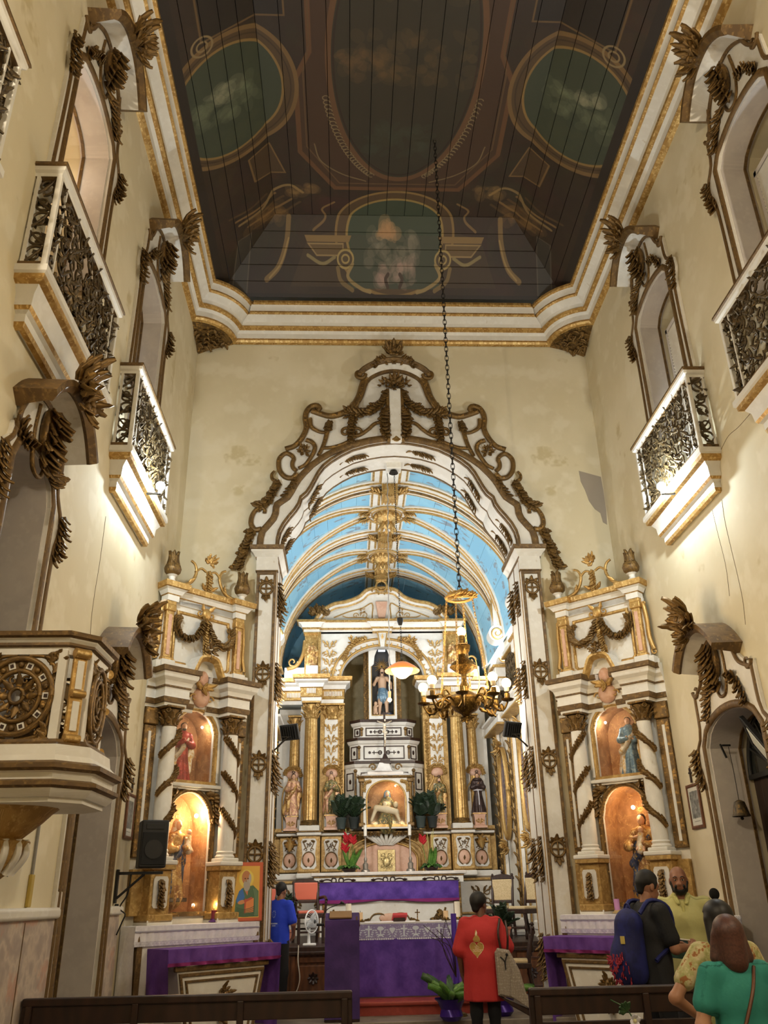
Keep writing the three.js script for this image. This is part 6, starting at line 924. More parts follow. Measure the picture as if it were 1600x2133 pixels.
{ // glazed tabernacle case with the pieta
  const o = thing('pieta_case', 'gilded arched glass case with a lit pieta in the middle of the high altar', 'case', [0, 2.85, -6.22]);
  put('case_front', slab([[-0.5, 0], [0.5, 0], [0.5, 0.98], [-0.5, 0.98]], 0.05, 0.006, [arched(0, 0.38, 0.08, 0.6, 0.92)], 0.14), MT.white, o);
  put('case_box', [box(1.0, 0.06, 0.36, 0, 0.03, -0.02), box(1.0, 0.04, 0.36, 0, 0.98, -0.02), ...both(box(0.03, 1.0, 0.36, 0.49, 0.5, -0.02))], MT.bronze, o);
  put('case_back', box(0.98, 0.98, 0.02, 0, 0.5, -0.2), MT.niche, o);
  put('case_arch', [tube(opening(0.39, 0.08, 0.6, 0.93).map((p) => [...p, 0.19]), 0.02, 6, 40), box(0.84, 0.05, 0.06, 0, 0.06, 0.17), ...both([...leafRope([[0.28, 0.93, 0.19], [0.42, 0.88, 0.19], [0.45, 0.74, 0.19]], 0.08, 5)])], MT.gold, o);
  put('corner_column', both([cyl(0.045, 0.045, 0.8, 0.5, 0.5, 0.16, [0, 0, 0], 12), rbox(0.13, 0.08, 0.13, 0.5, 0.94, 0.16, 0.02), rbox(0.13, 0.08, 0.13, 0.5, 0.08, 0.16, 0.02), ...cluster(0.54, 1.0, 0.09, 8, 0.16, 0, 7, 1)]), MT.bronze, o);
  const roof = mould(outw([[0, 0.98, 'g'], [0.04, 1.0, 'g'], [0.05, 1.03, 'w'], [-0.06, 1.08, 'w'], [-0.16, 1.12, 'w'], [0, 0.98]]), [[-0.52, 0, -0.2], [-0.52, 0, 0.18], [0.52, 0, 0.18], [0.52, 0, -0.2]], [0, 1, 0], false, 0.4);
  put('roof', [roof.w, rbox(0.76, 0.1, 0.3, 0, 1.08, 0, 0.03), xf(lathe([[0.3, 0], [0.24, 0.05], [0.2, 0.12], [0.16, 0.18], [0, 0.2]], 4), [0, 1.12, 0], [0, PI / 4, 0], [1.1, 1, 0.7])], MT.marble, o); put('roof_edge', [roof.g, ...both(curl(0.26, 1.2, 0.08, 0, 1.2, 0.02, 0.14))], MT.bronze, o);
  put('glass_pane', slab(arched(0, 0.38, 0.08, 0.6, 0.92), 0.004, 0, [], 0.155), MT.glass, o);
  const l = new THREE.PointLight(BULB, LUX.niche * 0.35, 0, 2); lampAt(o, l, 0.2, 0.82, 0.06); put('lamp_bulb', ball(0.02, 0.2, 0.84, 0.06), glow(BULB, 6), o);
  const p = thing('pieta_group', 'pale pieta group of a seated mother with a lying figure inside the gilded case', 'statue', [0, 2.92, -6.24]);
  put('mother', body([{ ...cap([0.02, 0.36, -0.02], [0.02, 0.06, 0.02], 0.09, 0.2), fold: [0.14, 6, 0] }, cap([0.02, 0.34, -0.02], [0.03, 0.52, -0.01], 0.085, 0.07), cap([-0.05, 0.5, 0], [-0.14, 0.36, 0.06], 0.04), cap([0.1, 0.5, 0], [0.2, 0.36, 0.06], 0.04)], 0.012, 0.03), RB.green, p);
  put('veil', body([ell([0.03, 0.62, -0.01], [0.065, 0.075, 0.065]), cap([0.03, 0.6, -0.03], [0.03, 0.46, -0.04], 0.07, 0.1)], 0.01, 0.02, (x, y, z) => (z > 0.03 ? 0.02 : -1)), RB.sky, p);
  put('face', body([ell([0.03, 0.61, 0.02], [0.042, 0.055, 0.045])], 0.009), MSK, p);
  put('lying_figure', body([cap([-0.2, 0.34, 0.1], [0.02, 0.3, 0.13], 0.06, 0.07), ell([-0.02, 0.42, 0.1], [0.045, 0.045, 0.045]), cap([0.02, 0.3, 0.13], [0.2, 0.26, 0.13], 0.07, 0.06), cap([-0.2, 0.34, 0.1], [-0.3, 0.1, 0.13], 0.045, 0.03), cap([0.2, 0.26, 0.13], [0.26, 0.1, 0.14], 0.045, 0.03), ell([0.2, 0.4, 0.1], [0.05, 0.06, 0.05])], 0.011, 0.025), skin(0xcfc0a0), p);
  put('ground', [ball(0.34, 0, 0.0, 0.02, [1, 0.25, 0.42], 16, 8)], RB.blue, p);
}
{ // crucifix on the case
  const o = thing('crucifix', 'dark wooden crucifix with a gilt figure standing above the lit case', 'crucifix', [0, 4.14, -6.2]);
  put('cross', [rbox(0.045, 0.95, 0.035, 0, 0.6, 0, 0.006), rbox(0.36, 0.045, 0.035, 0, 0.88, 0, 0.006), rbox(0.16, 0.02, 0.03, 0, 1.05, 0.005, 0.004)], MT.darkwood, o);
  put('stepped_foot', [rbox(0.26, 0.05, 0.18, 0, 0.02, 0, 0.01), rbox(0.2, 0.06, 0.14, 0, 0.07, 0, 0.01), xf(lathe([[0.09, 0], [0.06, 0.06], [0.04, 0.1]], 4), [0, 0.1, 0], [0, PI / 4, 0])], MT.darkwood, o);
  put('corpus', body([cap([0, 0.66, 0.03], [0, 0.8, 0.04], 0.028, 0.036), ell([0.01, 0.89, 0.05], [0.022, 0.028, 0.024]), cap([0, 0.82, 0.04], [-0.15, 0.88, 0.03], 0.014, 0.01), cap([0, 0.82, 0.04], [0.15, 0.88, 0.03], 0.014, 0.01), cap([0, 0.66, 0.03], [0.01, 0.5, 0.05], 0.026, 0.02), cap([0.01, 0.5, 0.05], [0, 0.36, 0.03], 0.018, 0.012), cap([-0.02, 0.66, 0.03], [0.03, 0.63, 0.04], 0.034)], 0.006, 0.012), RB.white, o);
}
statue('saint_statue', 'gilt statue of a friar in flowing robes at the far left of the high altar', [-1.95, 3.17, -6.47], 0.2, 0.84, { robe: RB.rose, mantle: RB.gold, halo: MT.iron, lean: 0.03, handR: [0.12, 0.6, 0.13], base: MT.darkwood, ph: 1 });
statue('saint_statue', 'veiled statue with rose mantle left of the plants on the high altar', [-1.12, 3.17, -6.34], 0.15, 0.8, { robe: RB.green, mantle: RB.rose, veil: 1, hair: RB.rose, halo: MT.iron, lean: -0.01, base: MT.darkwood });
statue('saint_statue', 'bearded statue in green and gold robe right of the plants on the high altar', [1.12, 3.17, -6.34], -0.1, 0.7, { robe: RB.green, mantle: RB.gold, beard: 1, halo: MT.iron, handL: [0.2, 0.52, 0.1], base: MT.darkwood, ph: 2 });
{
  const f = statue('saint_statue', 'friar statue in dark brown habit with white rope, far right on high altar', [1.96, 3.17, -6.47], -0.1, 0.8, { robe: RB.brown, halo: MT.iron, base: MT.darkwood, lean: 0, handL: [-0.02, 0.68, 0.14], handR: [-0.02, 0.66, 0.14], elbow: [0.15, 0.62, 0.08] });
  put('hood', xf(torus(0.07, 0.035, 0, 0, 0, [PI / 2, 0, 0]), [0, 0.655, 0.0]), RB.brown, f); put('rope_belt', [xf(torus(0.09, 0.012, 0, 0, 0, [PI / 2, 0, 0]), [0, 0.44, 0], [0, 0, 0], [1, 1, 0.85]), tube([[0, 0.44, 0.085], [0.01, 0.3, 0.1], [0.01, 0.14, 0.115]], 0.009)], MT.linen, f);
}
{ // altar table in front of the retable
  const o = thing('high_altar_table', 'white altar table with dark scroll ornament in front of the high altar retable', 'altar', [0, 0.94, -5.75]);
  put('table_slab', rbox(2.98, 0.06, 0.62, 0, 1.07, 0, 0.015), MT.marble, o);
  put('body', [box(2.7, 1.04, 0.5, 0, 0.52, 0), rbox(2.86, 0.14, 0.56, 0, 0.96, 0, 0.01)], MT.white, o);
  put('frieze_ornament', [-0.98, 0, 0.98].flatMap((x) => [...both([torus(0.045, 0.012, 0.07, 0, 0), tube([[0.1, 0, 0], [0.2, 0.02, 0], [0.3, 0, 0]], 0.012), leaf(0.26, 0, 0, 0.1, 0.05)]).map((g) => xf(g, [x, 0.96, 0.29]))]), MT.darkwood, o);
  put('edge_strip', [...both([rbox(0.06, 0.9, 0.04, 1.34, 0.45, 0.26, 0.01), rbox(0.05, 0.9, 0.04, 1.24, 0.45, 0.26, 0.01)]), rbox(2.88, 0.03, 0.58, 0, 1.02, 0, 0.01)], MT.bronze, o);
  seed(199); put('front_garland', [...both(leafRope([[1.0, 0.42, 0.27], [0.85, 0.26, 0.28], [0.6, 0.18, 0.28], [0.42, 0.24, 0.27]], 0.12, 9)), ...both([tube([[0.4, 0.24, 0.26], [0.3, 0.36, 0.26], [0.12, 0.36, 0.26], [0.06, 0.26, 0.26]], 0.016), curl(0.1, 0.24, 0.07, 0, 1, 0.014, 0.25), tube([[1.06, 0.46, 0.26], [1.0, 0.3, 0.26], [0.94, 0.08, 0.26]], 0.02)])], MT.bronze, o);
  put('front_shield', ball(0.5, 0, 0.3, 0.26, [0.4, 0.16, 0.04], 16, 10), MT.pink, o);
}

// ---------------------------------------------------------------- furnishings
// hanging cloth along a path [x, z] at height y, drop h (number or function of t); returns one geometry
function skirt(path, y, h, { amp = 0.012, freq = 24, rows = 8, n = 80, ph = 0, flare = 0.015 } = {}) {
  const P = path.map((p) => V2(...p)), L = [0]; for (let i = 1; i < P.length; i++) L.push(L[i - 1] + P[i].distanceTo(P[i - 1]));
  const tot = L[L.length - 1], pos = [], uv = [], idx = [], hf = typeof h === 'function' ? h : () => h;
  for (let i = 0; i <= n; i++) {
    const s = (i / n) * tot; let k = 0; while (k < P.length - 2 && L[k + 1] < s) k++;
    const t = (s - L[k]) / (L[k + 1] - L[k]), p = P[k].clone().lerp(P[k + 1], t), d = P[k + 1].clone().sub(P[k]).normalize(), nx = -d.y, nz = d.x, H = hf(i / n);
    for (let r = 0; r <= rows; r++) { const q = r / rows, w = q * (flare + amp * Math.sin(freq * s + ph + q * 0.6) + amp * 0.5 * Math.sin(freq * 2.3 * s + 1 + ph)); pos.push(p.x + nx * w, y - q * H, p.y + nz * w); uv.push(s, y - q * H); }
  }
  const w = rows + 1; for (let i = 0; i < n; i++) for (let r = 0; r < rows; r++) { const a = i * w + r; idx.push(a, a + 1, a + w, a + 1, a + w + 1, a + w); }
  const g = new THREE.BufferGeometry(); g.setAttribute('position', new THREE.Float32BufferAttribute(pos, 3)); g.setAttribute('uv', new THREE.Float32BufferAttribute(uv, 2)); g.setIndex(idx); g.computeVertexNormals(); return fin(g);
}
const U2 = (x0, x1, z0, z1) => [[x1, z0], [x1, z1], [x0, z1], [x0, z0]];
function candle(label, p, h, r, lit, c = 0xf3eee0, holder = MT.brass, group) {
  const o = thing('candle', label, 'candle', p, 0, group);
  put('holder', lathe([[0, 0], [r * 1.8, 0], [r * 1.9, 0.012], [r * 1.2, 0.02], [r * 1.1, 0.035], [0, 0.036]], 14), holder, o);
  put('wax', cyl(r, r, h, 0, 0.03 + h / 2, 0, [0, 0, 0], 14), plain(c, 0.5), o); put('wick', cyl(0.003, 0.003, 0.02, 0, 0.04 + h, 0), MT.black, o);
  if (lit) { put('flame', xf(ball(0.011, 0, 0, 0, [1, 2.4, 1]), [0, h + 0.075, 0]), glow(0xffa040, 6), o); const l = new THREE.PointLight(BULB, 0.12, 0, 2); lampAt(o, l, 0, h + 0.09, 0); }
  return o;
}
function palm(o, n, L, y0, sd, m, spread = 1, leafW = 0.035) { // arching fronds with leaflets; each frond is a part
  seed(sd);
  for (let i = 0; i < n; i++) {
    const a = (i / n) * 2 * PI + rr(-0.3, 0.3), l = L * rr(0.7, 1.1), e = rr(0.5, 1.25) / spread, pts = []; for (let k = 0; k <= 5; k++) { const t = k / 5; pts.push([Math.cos(a) * l * t * Math.cos(e) * spread, y0 + l * (Math.sin(e) * t - 0.35 * t * t * spread), Math.sin(a) * l * t * Math.cos(e) * spread]); }
    const c = new THREE.CatmullRomCurve3(pts.map((p) => V3(...p))), g = [tube(pts, (t) => 0.006 * (1 - 0.7 * t), 4, 8)];
    for (let k = 2; k < 13; k++) for (const s of [-1, 1]) { const t = k / 13, p = c.getPointAt(t), d = c.getTangentAt(t), side = d.clone().cross(V3(0, 1, 0)).normalize().multiplyScalar(s), dir = d.clone().multiplyScalar(0.7).addScaledVector(side, 0.9).add(V3(0, -0.1, 0)).normalize(), q = leafG(0.3, 0).clone(), ll = l * 0.3 * (1.1 - t * 0.6); q.applyMatrix4(M4.clone().makeScale(leafW, ll, ll)); q.applyQuaternion(new THREE.Quaternion().setFromUnitVectors(V3(0, 1, 0), dir)); q.applyMatrix4(M4.clone().makeTranslation(p.x, p.y, p.z)); g.push(q); }
    put('frond', g, m, o);
  }
}
MT.leafG = mat({ map: mottled(256, 8, 241, [52, 88, 40], [38, 68, 32], [84, 120, 60]), roughness: 0.5, side: THREE.DoubleSide }, 3);
MT.leafL = mat({ map: mottled(256, 8, 243, [96, 140, 58], [70, 112, 44], [140, 172, 90]), roughness: 0.45, side: THREE.DoubleSide }, 3);
MT.leafD = mat({ map: mottled(256, 8, 245, [38, 58, 34], [28, 44, 28], [60, 84, 50]), roughness: 0.5, side: THREE.DoubleSide }, 3);
MT.terracotta = mat({ map: mottled(256, 6, 247, [196, 130, 108], [180, 114, 94], [206, 148, 126]), roughness: 0.8 }, 2);
function pot(o, r, h, m, sq) { put('pot', sq ? xf(lathe([[r * 0.78, 0], [r * 1.28, h * 0.85], [r * 1.4, h * 0.86], [r * 1.4, h], [r * 1.2, h], [r * 1.1, h * 0.8], [0, h * 0.8]], 4), [0, 0, 0], [0, PI / 4, 0]) : lathe([[r * 0.7, 0], [r * 0.95, h * 0.8], [r, h * 0.84], [r * 1.06, h], [r * 0.9, h], [r * 0.85, h * 0.85], [0, h * 0.85]], 18), m, o); }

// wooden front of the raised chancel floor
{
  const o = thing('platform_panelling', 'dark wood panelled front of the raised chancel floor with carved rosettes', 'panelling', [0, 0.25, -2.14]);
  put('board', box(4.7, 0.58, 0.06, 0, 0.29, -0.04), MT.wood, o); put('top_edge', rbox(4.7, 0.05, 0.12, 0, 0.6, 0, 0.015), MT.darkwood, o); put('bottom_rail', rbox(4.7, 0.07, 0.05, 0, 0.035, 0, 0.01), MT.wood, o);
  for (let i = 0; i < 7; i++) {
    const g = new THREE.Group(); g.name = 'door_panel'; g.position.set(-1.95 + i * 0.65, 0.31, 0); o.add(g);
    put('raised_panel', [rbox(0.44, 0.34, 0.03, 0, -0.04, 0, 0.015), rbox(0.42, 0.08, 0.03, 0, 0.2, 0, 0.015)], MT.wood, g); put('stile', [rbox(0.06, 0.56, 0.04, -0.3, -0.02, 0, 0.01)], MT.wood, g); put('rosette', rosette(0, -0.04, 0.1, 8, 0.015), MT.darkwood, g);
  }
}
// free-standing altar on its red platform
{
  const p = thing('altar_platform', 'red painted platform under the purple draped altar table', 'platform', [-0.02, 0.25, -0.95]); put('platform_top', rbox(2.2, 0.05, 1.9, 0, 0.125, 0, 0.02), MT.redplat, p); put('platform_side', box(2.14, 0.1, 1.84, 0, 0.05, 0), MT.redplat, p);
  const o = thing('altar_table', 'free standing altar table hidden under purple and lace cloths', 'altar', [-0.12, 0.4, -0.85]); put('table_top', rbox(1.84, 0.05, 0.8, 0, 0.83, 0, 0.01), MT.wood, o); for (const x of [-0.85, 0.85]) for (const z of [-0.33, 0.33]) put('leg', rbox(0.07, 0.81, 0.07, x, 0.405, z, 0.01), MT.wood, o);
  const c = thing('altar_frontal', 'purple damask cloth hanging down the front of the free standing altar', 'altar cloth', [-0.12, 0.4, -0.85]); put('frontal', [skirt(U2(-0.92, 0.92, -0.4, 0.41), 0.855, 0.84, { amp: 0.008, freq: 9 })], MT.purple, c); put('cloth_top', box(1.84, 0.006, 0.82, 0, 0.86, 0), MT.purple, c);
  const lace = document.createElement('canvas'); lace.width = 1024; lace.height = 128; const g = lace.getContext('2d'); g.fillStyle = '#8f86b4'; g.fillRect(0, 0, 1024, 128); seed(251); g.fillStyle = 'rgba(214,220,236,0.55)'; for (let i = 0; i < 700; i++) { g.beginPath(); g.arc(rr(0, 1024), rr(0, 128), rr(1, 4), 0, 7); g.fill(); } g.fillStyle = '#d3dcea';
  for (let i = 0; i < 12; i++) { const x = 43 + i * 85; g.save(); g.translate(x, 62); if (i % 3 === 0) { g.fillRect(-6, -44, 12, 88); g.fillRect(-24, -22, 48, 12); } else if (i % 3 === 1) { g.beginPath(); g.ellipse(0, -20, 24, 16, 0, 0, 7); g.fill(); g.fillRect(-4, -8, 8, 34); g.beginPath(); g.ellipse(0, 30, 18, 8, 0, 0, 7); g.fill(); } else { g.beginPath(); g.arc(-9, -14, 12, 0, 7); g.arc(9, -14, 12, 0, 7); g.fill(); g.beginPath(); g.moveTo(-20, -8); g.lineTo(0, 22); g.lineTo(20, -8); g.fill(); } for (const s of [-1, 1]) for (let k = 0; k < 4; k++) { g.beginPath(); g.ellipse(s * (16 + k * 6), 40 - k * 16, 9, 4, s * (0.6 - k * 0.3), 0, 7); g.fill(); } g.restore(); }
  g.fillStyle = '#e6ebf4'; g.fillRect(0, 0, 1024, 8); for (let i = 0; i < 64; i++) { g.beginPath(); g.arc(8 + i * 16, 122, 6, 0, 7); g.fill(); }
  const lt = new THREE.CanvasTexture(lace); lt.colorSpace = THREE.SRGBColorSpace; const lm = cloth({ map: lt });
  const q = thing('lace_cloth', 'white lace altar runner with crosses and chalices over the purple frontal', 'altar cloth', [-0.12, 1.27, -0.85]);
  const sk = skirt([[0.94, 0.425], [-0.94, 0.425]], 0.0, 0.2, { amp: 0.003, freq: 20, n: 60 }); { const a = sk.attributes; for (let i = 0; i < a.uv.count; i++) a.uv.setXY(i, (a.position.getX(i) + 0.94) / 1.88, 1 + a.position.getY(i) / 0.2); } put('lace_drop', sk, lm, q); put('linen_top', rbox(1.88, 0.008, 0.86, 0, 0.002, 0, 0.003), MT.linen, q);
  put('lace_side', skirt([[-0.945, 0.42], [-0.945, -0.4]], 0.0, 0.75, { amp: 0.02, freq: 12 }), MT.lace, q);
  candle('short candle in a striped glass at the left end of the altar', [-0.62, 1.28, -0.72], 0.09, 0.035, 0, 0xe8c9a0); candle('short candle in a striped glass at the right end of the altar', [0.55, 1.28, -0.7], 0.09, 0.035, 0, 0xe8c9a0); candle('thick white candle behind the lectern on the altar', [-0.78, 1.28, -0.95], 0.2, 0.04, 0); candle('thick white candle beside the dark head of the man in red', [0.74, 1.28, -0.95], 0.2, 0.04, 0);
  const m = thing('missal', 'red missal lying on the altar cloth', 'book', [-0.08, 1.275, -0.72], 0.1); put('cover', rbox(0.2, 0.035, 0.15, 0, 0.06, -0.03, 0.006, [-0.5, 0, 0]), plain(0xc8434a, 0.6), m); put('stand', rbox(0.16, 0.05, 0.1, 0, 0.025, -0.06, 0.01), MT.darkwood, m);
  const x = thing('altar_cross', 'small brass standing cross on the altar', 'cross', [0.16, 1.275, -0.7]); put('cross', [rbox(0.014, 0.14, 0.012, 0, 0.08, 0, 0.003), rbox(0.07, 0.014, 0.012, 0, 0.11, 0, 0.003), cyl(0.035, 0.02, 0.02, 0, 0.01, 0)], MT.brass, x);
}
// lectern
{
  const o = thing('lectern', 'wooden lectern mostly covered by a dark purple hanging', 'lectern', [-0.86, 0.25, 0.4]); put('column', rbox(0.3, 0.95, 0.22, 0, 0.52, -0.1, 0.01), MT.darkwood, o); put('foot', rbox(0.42, 0.06, 0.36, 0, 0.03, -0.08, 0.01), MT.darkwood, o); put('desk', rbox(0.44, 0.03, 0.36, 0, 1.08, -0.06, 0.008, [0.35, 0, 0]), MT.wood, o);
  const c = thing('lectern_hanging', 'dark purple cloth falling over the front of the lectern', 'lectern cloth', [-0.86, 0.25, 0.4]); put('hanging', [skirt([[0.21, 0.13], [-0.21, 0.13]], 1.08, 1.05, { amp: 0.006, freq: 8, rows: 10 }), rbox(0.42, 0.006, 0.34, 0, 1.1, -0.05, 0.002, [0.35, 0, 0])], MT.purpleDark, c);
  const b = thing('lectern_book', 'open book with brown cover on top of the lectern', 'book', [-0.88, 1.39, 0.3]); put('pages', rbox(0.28, 0.02, 0.2, 0, 0, 0, 0.005, [0.35, 0, 0]), plain(0x8a6a44, 0.7), b); put('marker', box(0.02, 0.16, 0.01, 0.2, -0.1, 0.12), plain(0x6b5138, 0.7), b);
  const m = thing('gooseneck_microphone', 'thin black gooseneck microphone rising left of the lectern', 'microphone', [-1.1, 1.3, 0.2]); put('stem', tube([[-0.02, 0, 0], [-0.0, 0.09, 0], [0.06, 0.16, 0], [0.17, 0.2, 0], [0.22, 0.22, 0]], 0.006, 6, 20), MT.black, m); put('capsule', xf(cyl(0.012, 0.016, 0.05), [0.24, 0.225, 0], [0, 0, 1.2]), MT.black, m); put('base', rbox(0.16, 0.03, 0.1, 0.0, -0.02, 0, 0.01), MT.black, m); put('bracket', box(0.02, 0.02, 0.2, 0.06, -0.04, 0.02), MT.black, m);
}
// white desk fan
{
  const o = thing('desk_fan', 'white plastic desk fan on the edge of the chancel floor', 'fan', [-1.37, 0.94, -2.3]);
  put('base', [rbox(0.2, 0.035, 0.15, 0, 0.018, 0, 0.015)], plain(0xe9ebee, 0.4), o); put('stem', tube([[-0.01, 0.03, 0], [-0.01, 0.14, 0], [0.0, 0.24, 0]], (t) => 0.026 - 0.01 * t, 8), plain(0xe4e7ea, 0.4), o);
  const h = new THREE.Group(); h.name = 'fan_head'; h.position.set(0.03, 0.33, 0.0); h.rotation.y = 0.95; o.add(h); const wm = plain(0xeef0f2, 0.4);
  put('rim', torus(0.16, 0.01, 0, 0, 0, [0, 0, 0], 8, 36), wm, h); put('guard_wire', Array.from({ length: 28 }, (_, i) => { const a = (i / 28) * 2 * PI; return tube([[0.03 * Math.cos(a), 0.03 * Math.sin(a), 0.06], [0.1 * Math.cos(a), 0.1 * Math.sin(a), 0.05], [0.16 * Math.cos(a), 0.16 * Math.sin(a), 0]], 0.002, 4, 4); }), wm, h).userData.kind = 'stuff';
  put('motor', xf(cyl(0.05, 0.04, 0.1), [0, 0, -0.06], [PI / 2, 0, 0]), wm, h); put('hub', ball(0.03, 0, 0, 0.06, [1, 1, 0.4]), plain(0x33383c, 0.4), h);
  for (let i = 0; i < 3; i++) put('blade', xf(leafG(0.2, 0).clone(), [0, 0, 0.01], [0.35, 0, (i * 2 * PI) / 3], [0.12, 0.14, 0.14]), plain(0xc9d0d6, 0.3), h);
  const w = thing('fan_cable', 'pale cable hanging from the fan down the wood panelling', 'cable', [-1.52, 0.26, -2.06]); put('cable', tube([[0, 0.7, 0.0], [0.0, 0.5, 0.06], [0.03, 0.25, 0.07], [-0.03, 0.08, 0.08], [-0.12, 0.01, 0.14]], 0.007, 6, 24), plain(0xd8d0c0, 0.6), w);
}
// chairs
function chair(o, w, d, seatH, h, m, padm, o2 = {}) {
  for (const x of [-1, 1]) { put('leg', o2.turned ? lathe([[0.018, 0], [0.026, 0.05], [0.016, 0.1], [0.028, 0.16], [0.016, 0.22], [0.026, 0.3], [0.02, seatH], [0, seatH]], 10, x * (w / 2 - 0.03), 0, d / 2 - 0.03) : rbox(0.045, seatH, 0.045, x * (w / 2 - 0.03), seatH / 2, d / 2 - 0.03, 0.008), m, o); put('back_post', tube([[x * (w / 2 - 0.03), 0, -d / 2 - 0.03], [x * (w / 2 - 0.03), seatH, -d / 2 + 0.03], [x * (w / 2 - 0.03), h, -d / 2 - 0.06]], 0.024, 8, 12), m, o); }
  put('seat_frame', rbox(w, 0.07, d, 0, seatH - 0.02, 0, 0.01), m, o); put('seat', rbox(w - 0.04, 0.05, d - 0.05, 0, seatH + 0.03, 0.01, 0.02), padm, o);
  put('stretcher', [rbox(w - 0.08, 0.03, 0.03, 0, 0.16, d / 2 - 0.03, 0.006), rbox(w - 0.08, 0.03, 0.03, 0, 0.2, -d / 2, 0.006)], m, o);
  const bh = o2.back ?? [seatH + 0.35, h - 0.06]; put('back_panel', rbox(w - 0.06, bh[1] - bh[0], 0.045, 0, (bh[0] + bh[1]) / 2, -d / 2 - 0.025, 0.018), o2.backm ?? padm, o);
  put('top_rail', [slab([[-w / 2, 0], [w / 2, 0], [w / 2, 0.04], [w * 0.25, 0.075], [0, 0.09], [-w * 0.25, 0.075], [-w / 2, 0.04]], 0.05, 0.008).translate(0, h - 0.05, -d / 2 - 0.085), ...(o2.finial ? [-1, 1, 0].map((k) => ball(0.022, k * (w / 2 - 0.03), h + (k ? 0.02 : 0.07), -d / 2 - 0.06, [1, 1.3, 1])) : [])], m, o); put('lower_rail', rbox(w - 0.06, 0.05, 0.035, 0, bh[0] - 0.02, -d / 2 - 0.005, 0.01), m, o);
  if (o2.arms) for (const x of [-1, 1]) put('arm', [tube([[x * (w / 2), seatH + 0.24, -d / 2 + 0.01], [x * (w / 2 + 0.03), seatH + 0.25, 0.05], [x * (w / 2 + 0.02), seatH + 0.2, d / 2 - 0.02]], 0.024, 8, 12), tube([[x * (w / 2 + 0.01), seatH, d / 2 - 0.06], [x * (w / 2 + 0.02), seatH + 0.2, d / 2 - 0.05]], 0.02)], o2.armm ?? m, o);
}
{
  const red = mat({ phys: 1, color: 0xc4634c, roughness: 0.38, clearcoat: 0.2 }), cane = mat({ map: mottled(256, 20, 255, [206, 186, 146], [186, 164, 122], [214, 198, 164]), roughness: 0.7 }, 4), dk = MT.darkwood;
  chair(thing('armchair', 'dark wood armchair with salmon red padded back left of the high altar', 'armchair', [-1.43, 0.94, -3.3], 0.25), 0.46, 0.46, 0.42, 0.92, dk, red, { arms: 1, back: [0.63, 0.9] });
  chair(thing('armchair', 'second salmon red chair half hidden behind the person in blue', 'armchair', [-2.12, 0.94, -3.9], 0.45), 0.46, 0.46, 0.42, 0.84, dk, red, { arms: 1, back: [0.52, 0.82] });
  chair(thing('cane_chair', 'tall dark chair with cane back behind the potted palm', 'chair', [1.84, 0.94, -3.95], -0.45), 0.42, 0.42, 0.42, 0.95, dk, cane, { back: [0.56, 0.9], finial: 1, turned: 1 });
  chair(thing('cane_chair', 'tall dark chair with cane back against the right chancel pilaster', 'chair', [2.1, 0.94, -3.05], -1.0), 0.42, 0.42, 0.42, 0.95, dk, cane, { back: [0.56, 0.9], finial: 1, turned: 1 });
  chair(thing('side_chair', 'dark turned leg chair with pale seat facing left below the platform', 'chair', [1.56, 0.25, -1.2], -PI / 2 - 0.15), 0.42, 0.4, 0.46, 0.88, dk, cane, { back: [0.6, 0.82], backm: dk, finial: 1, turned: 1 });
}
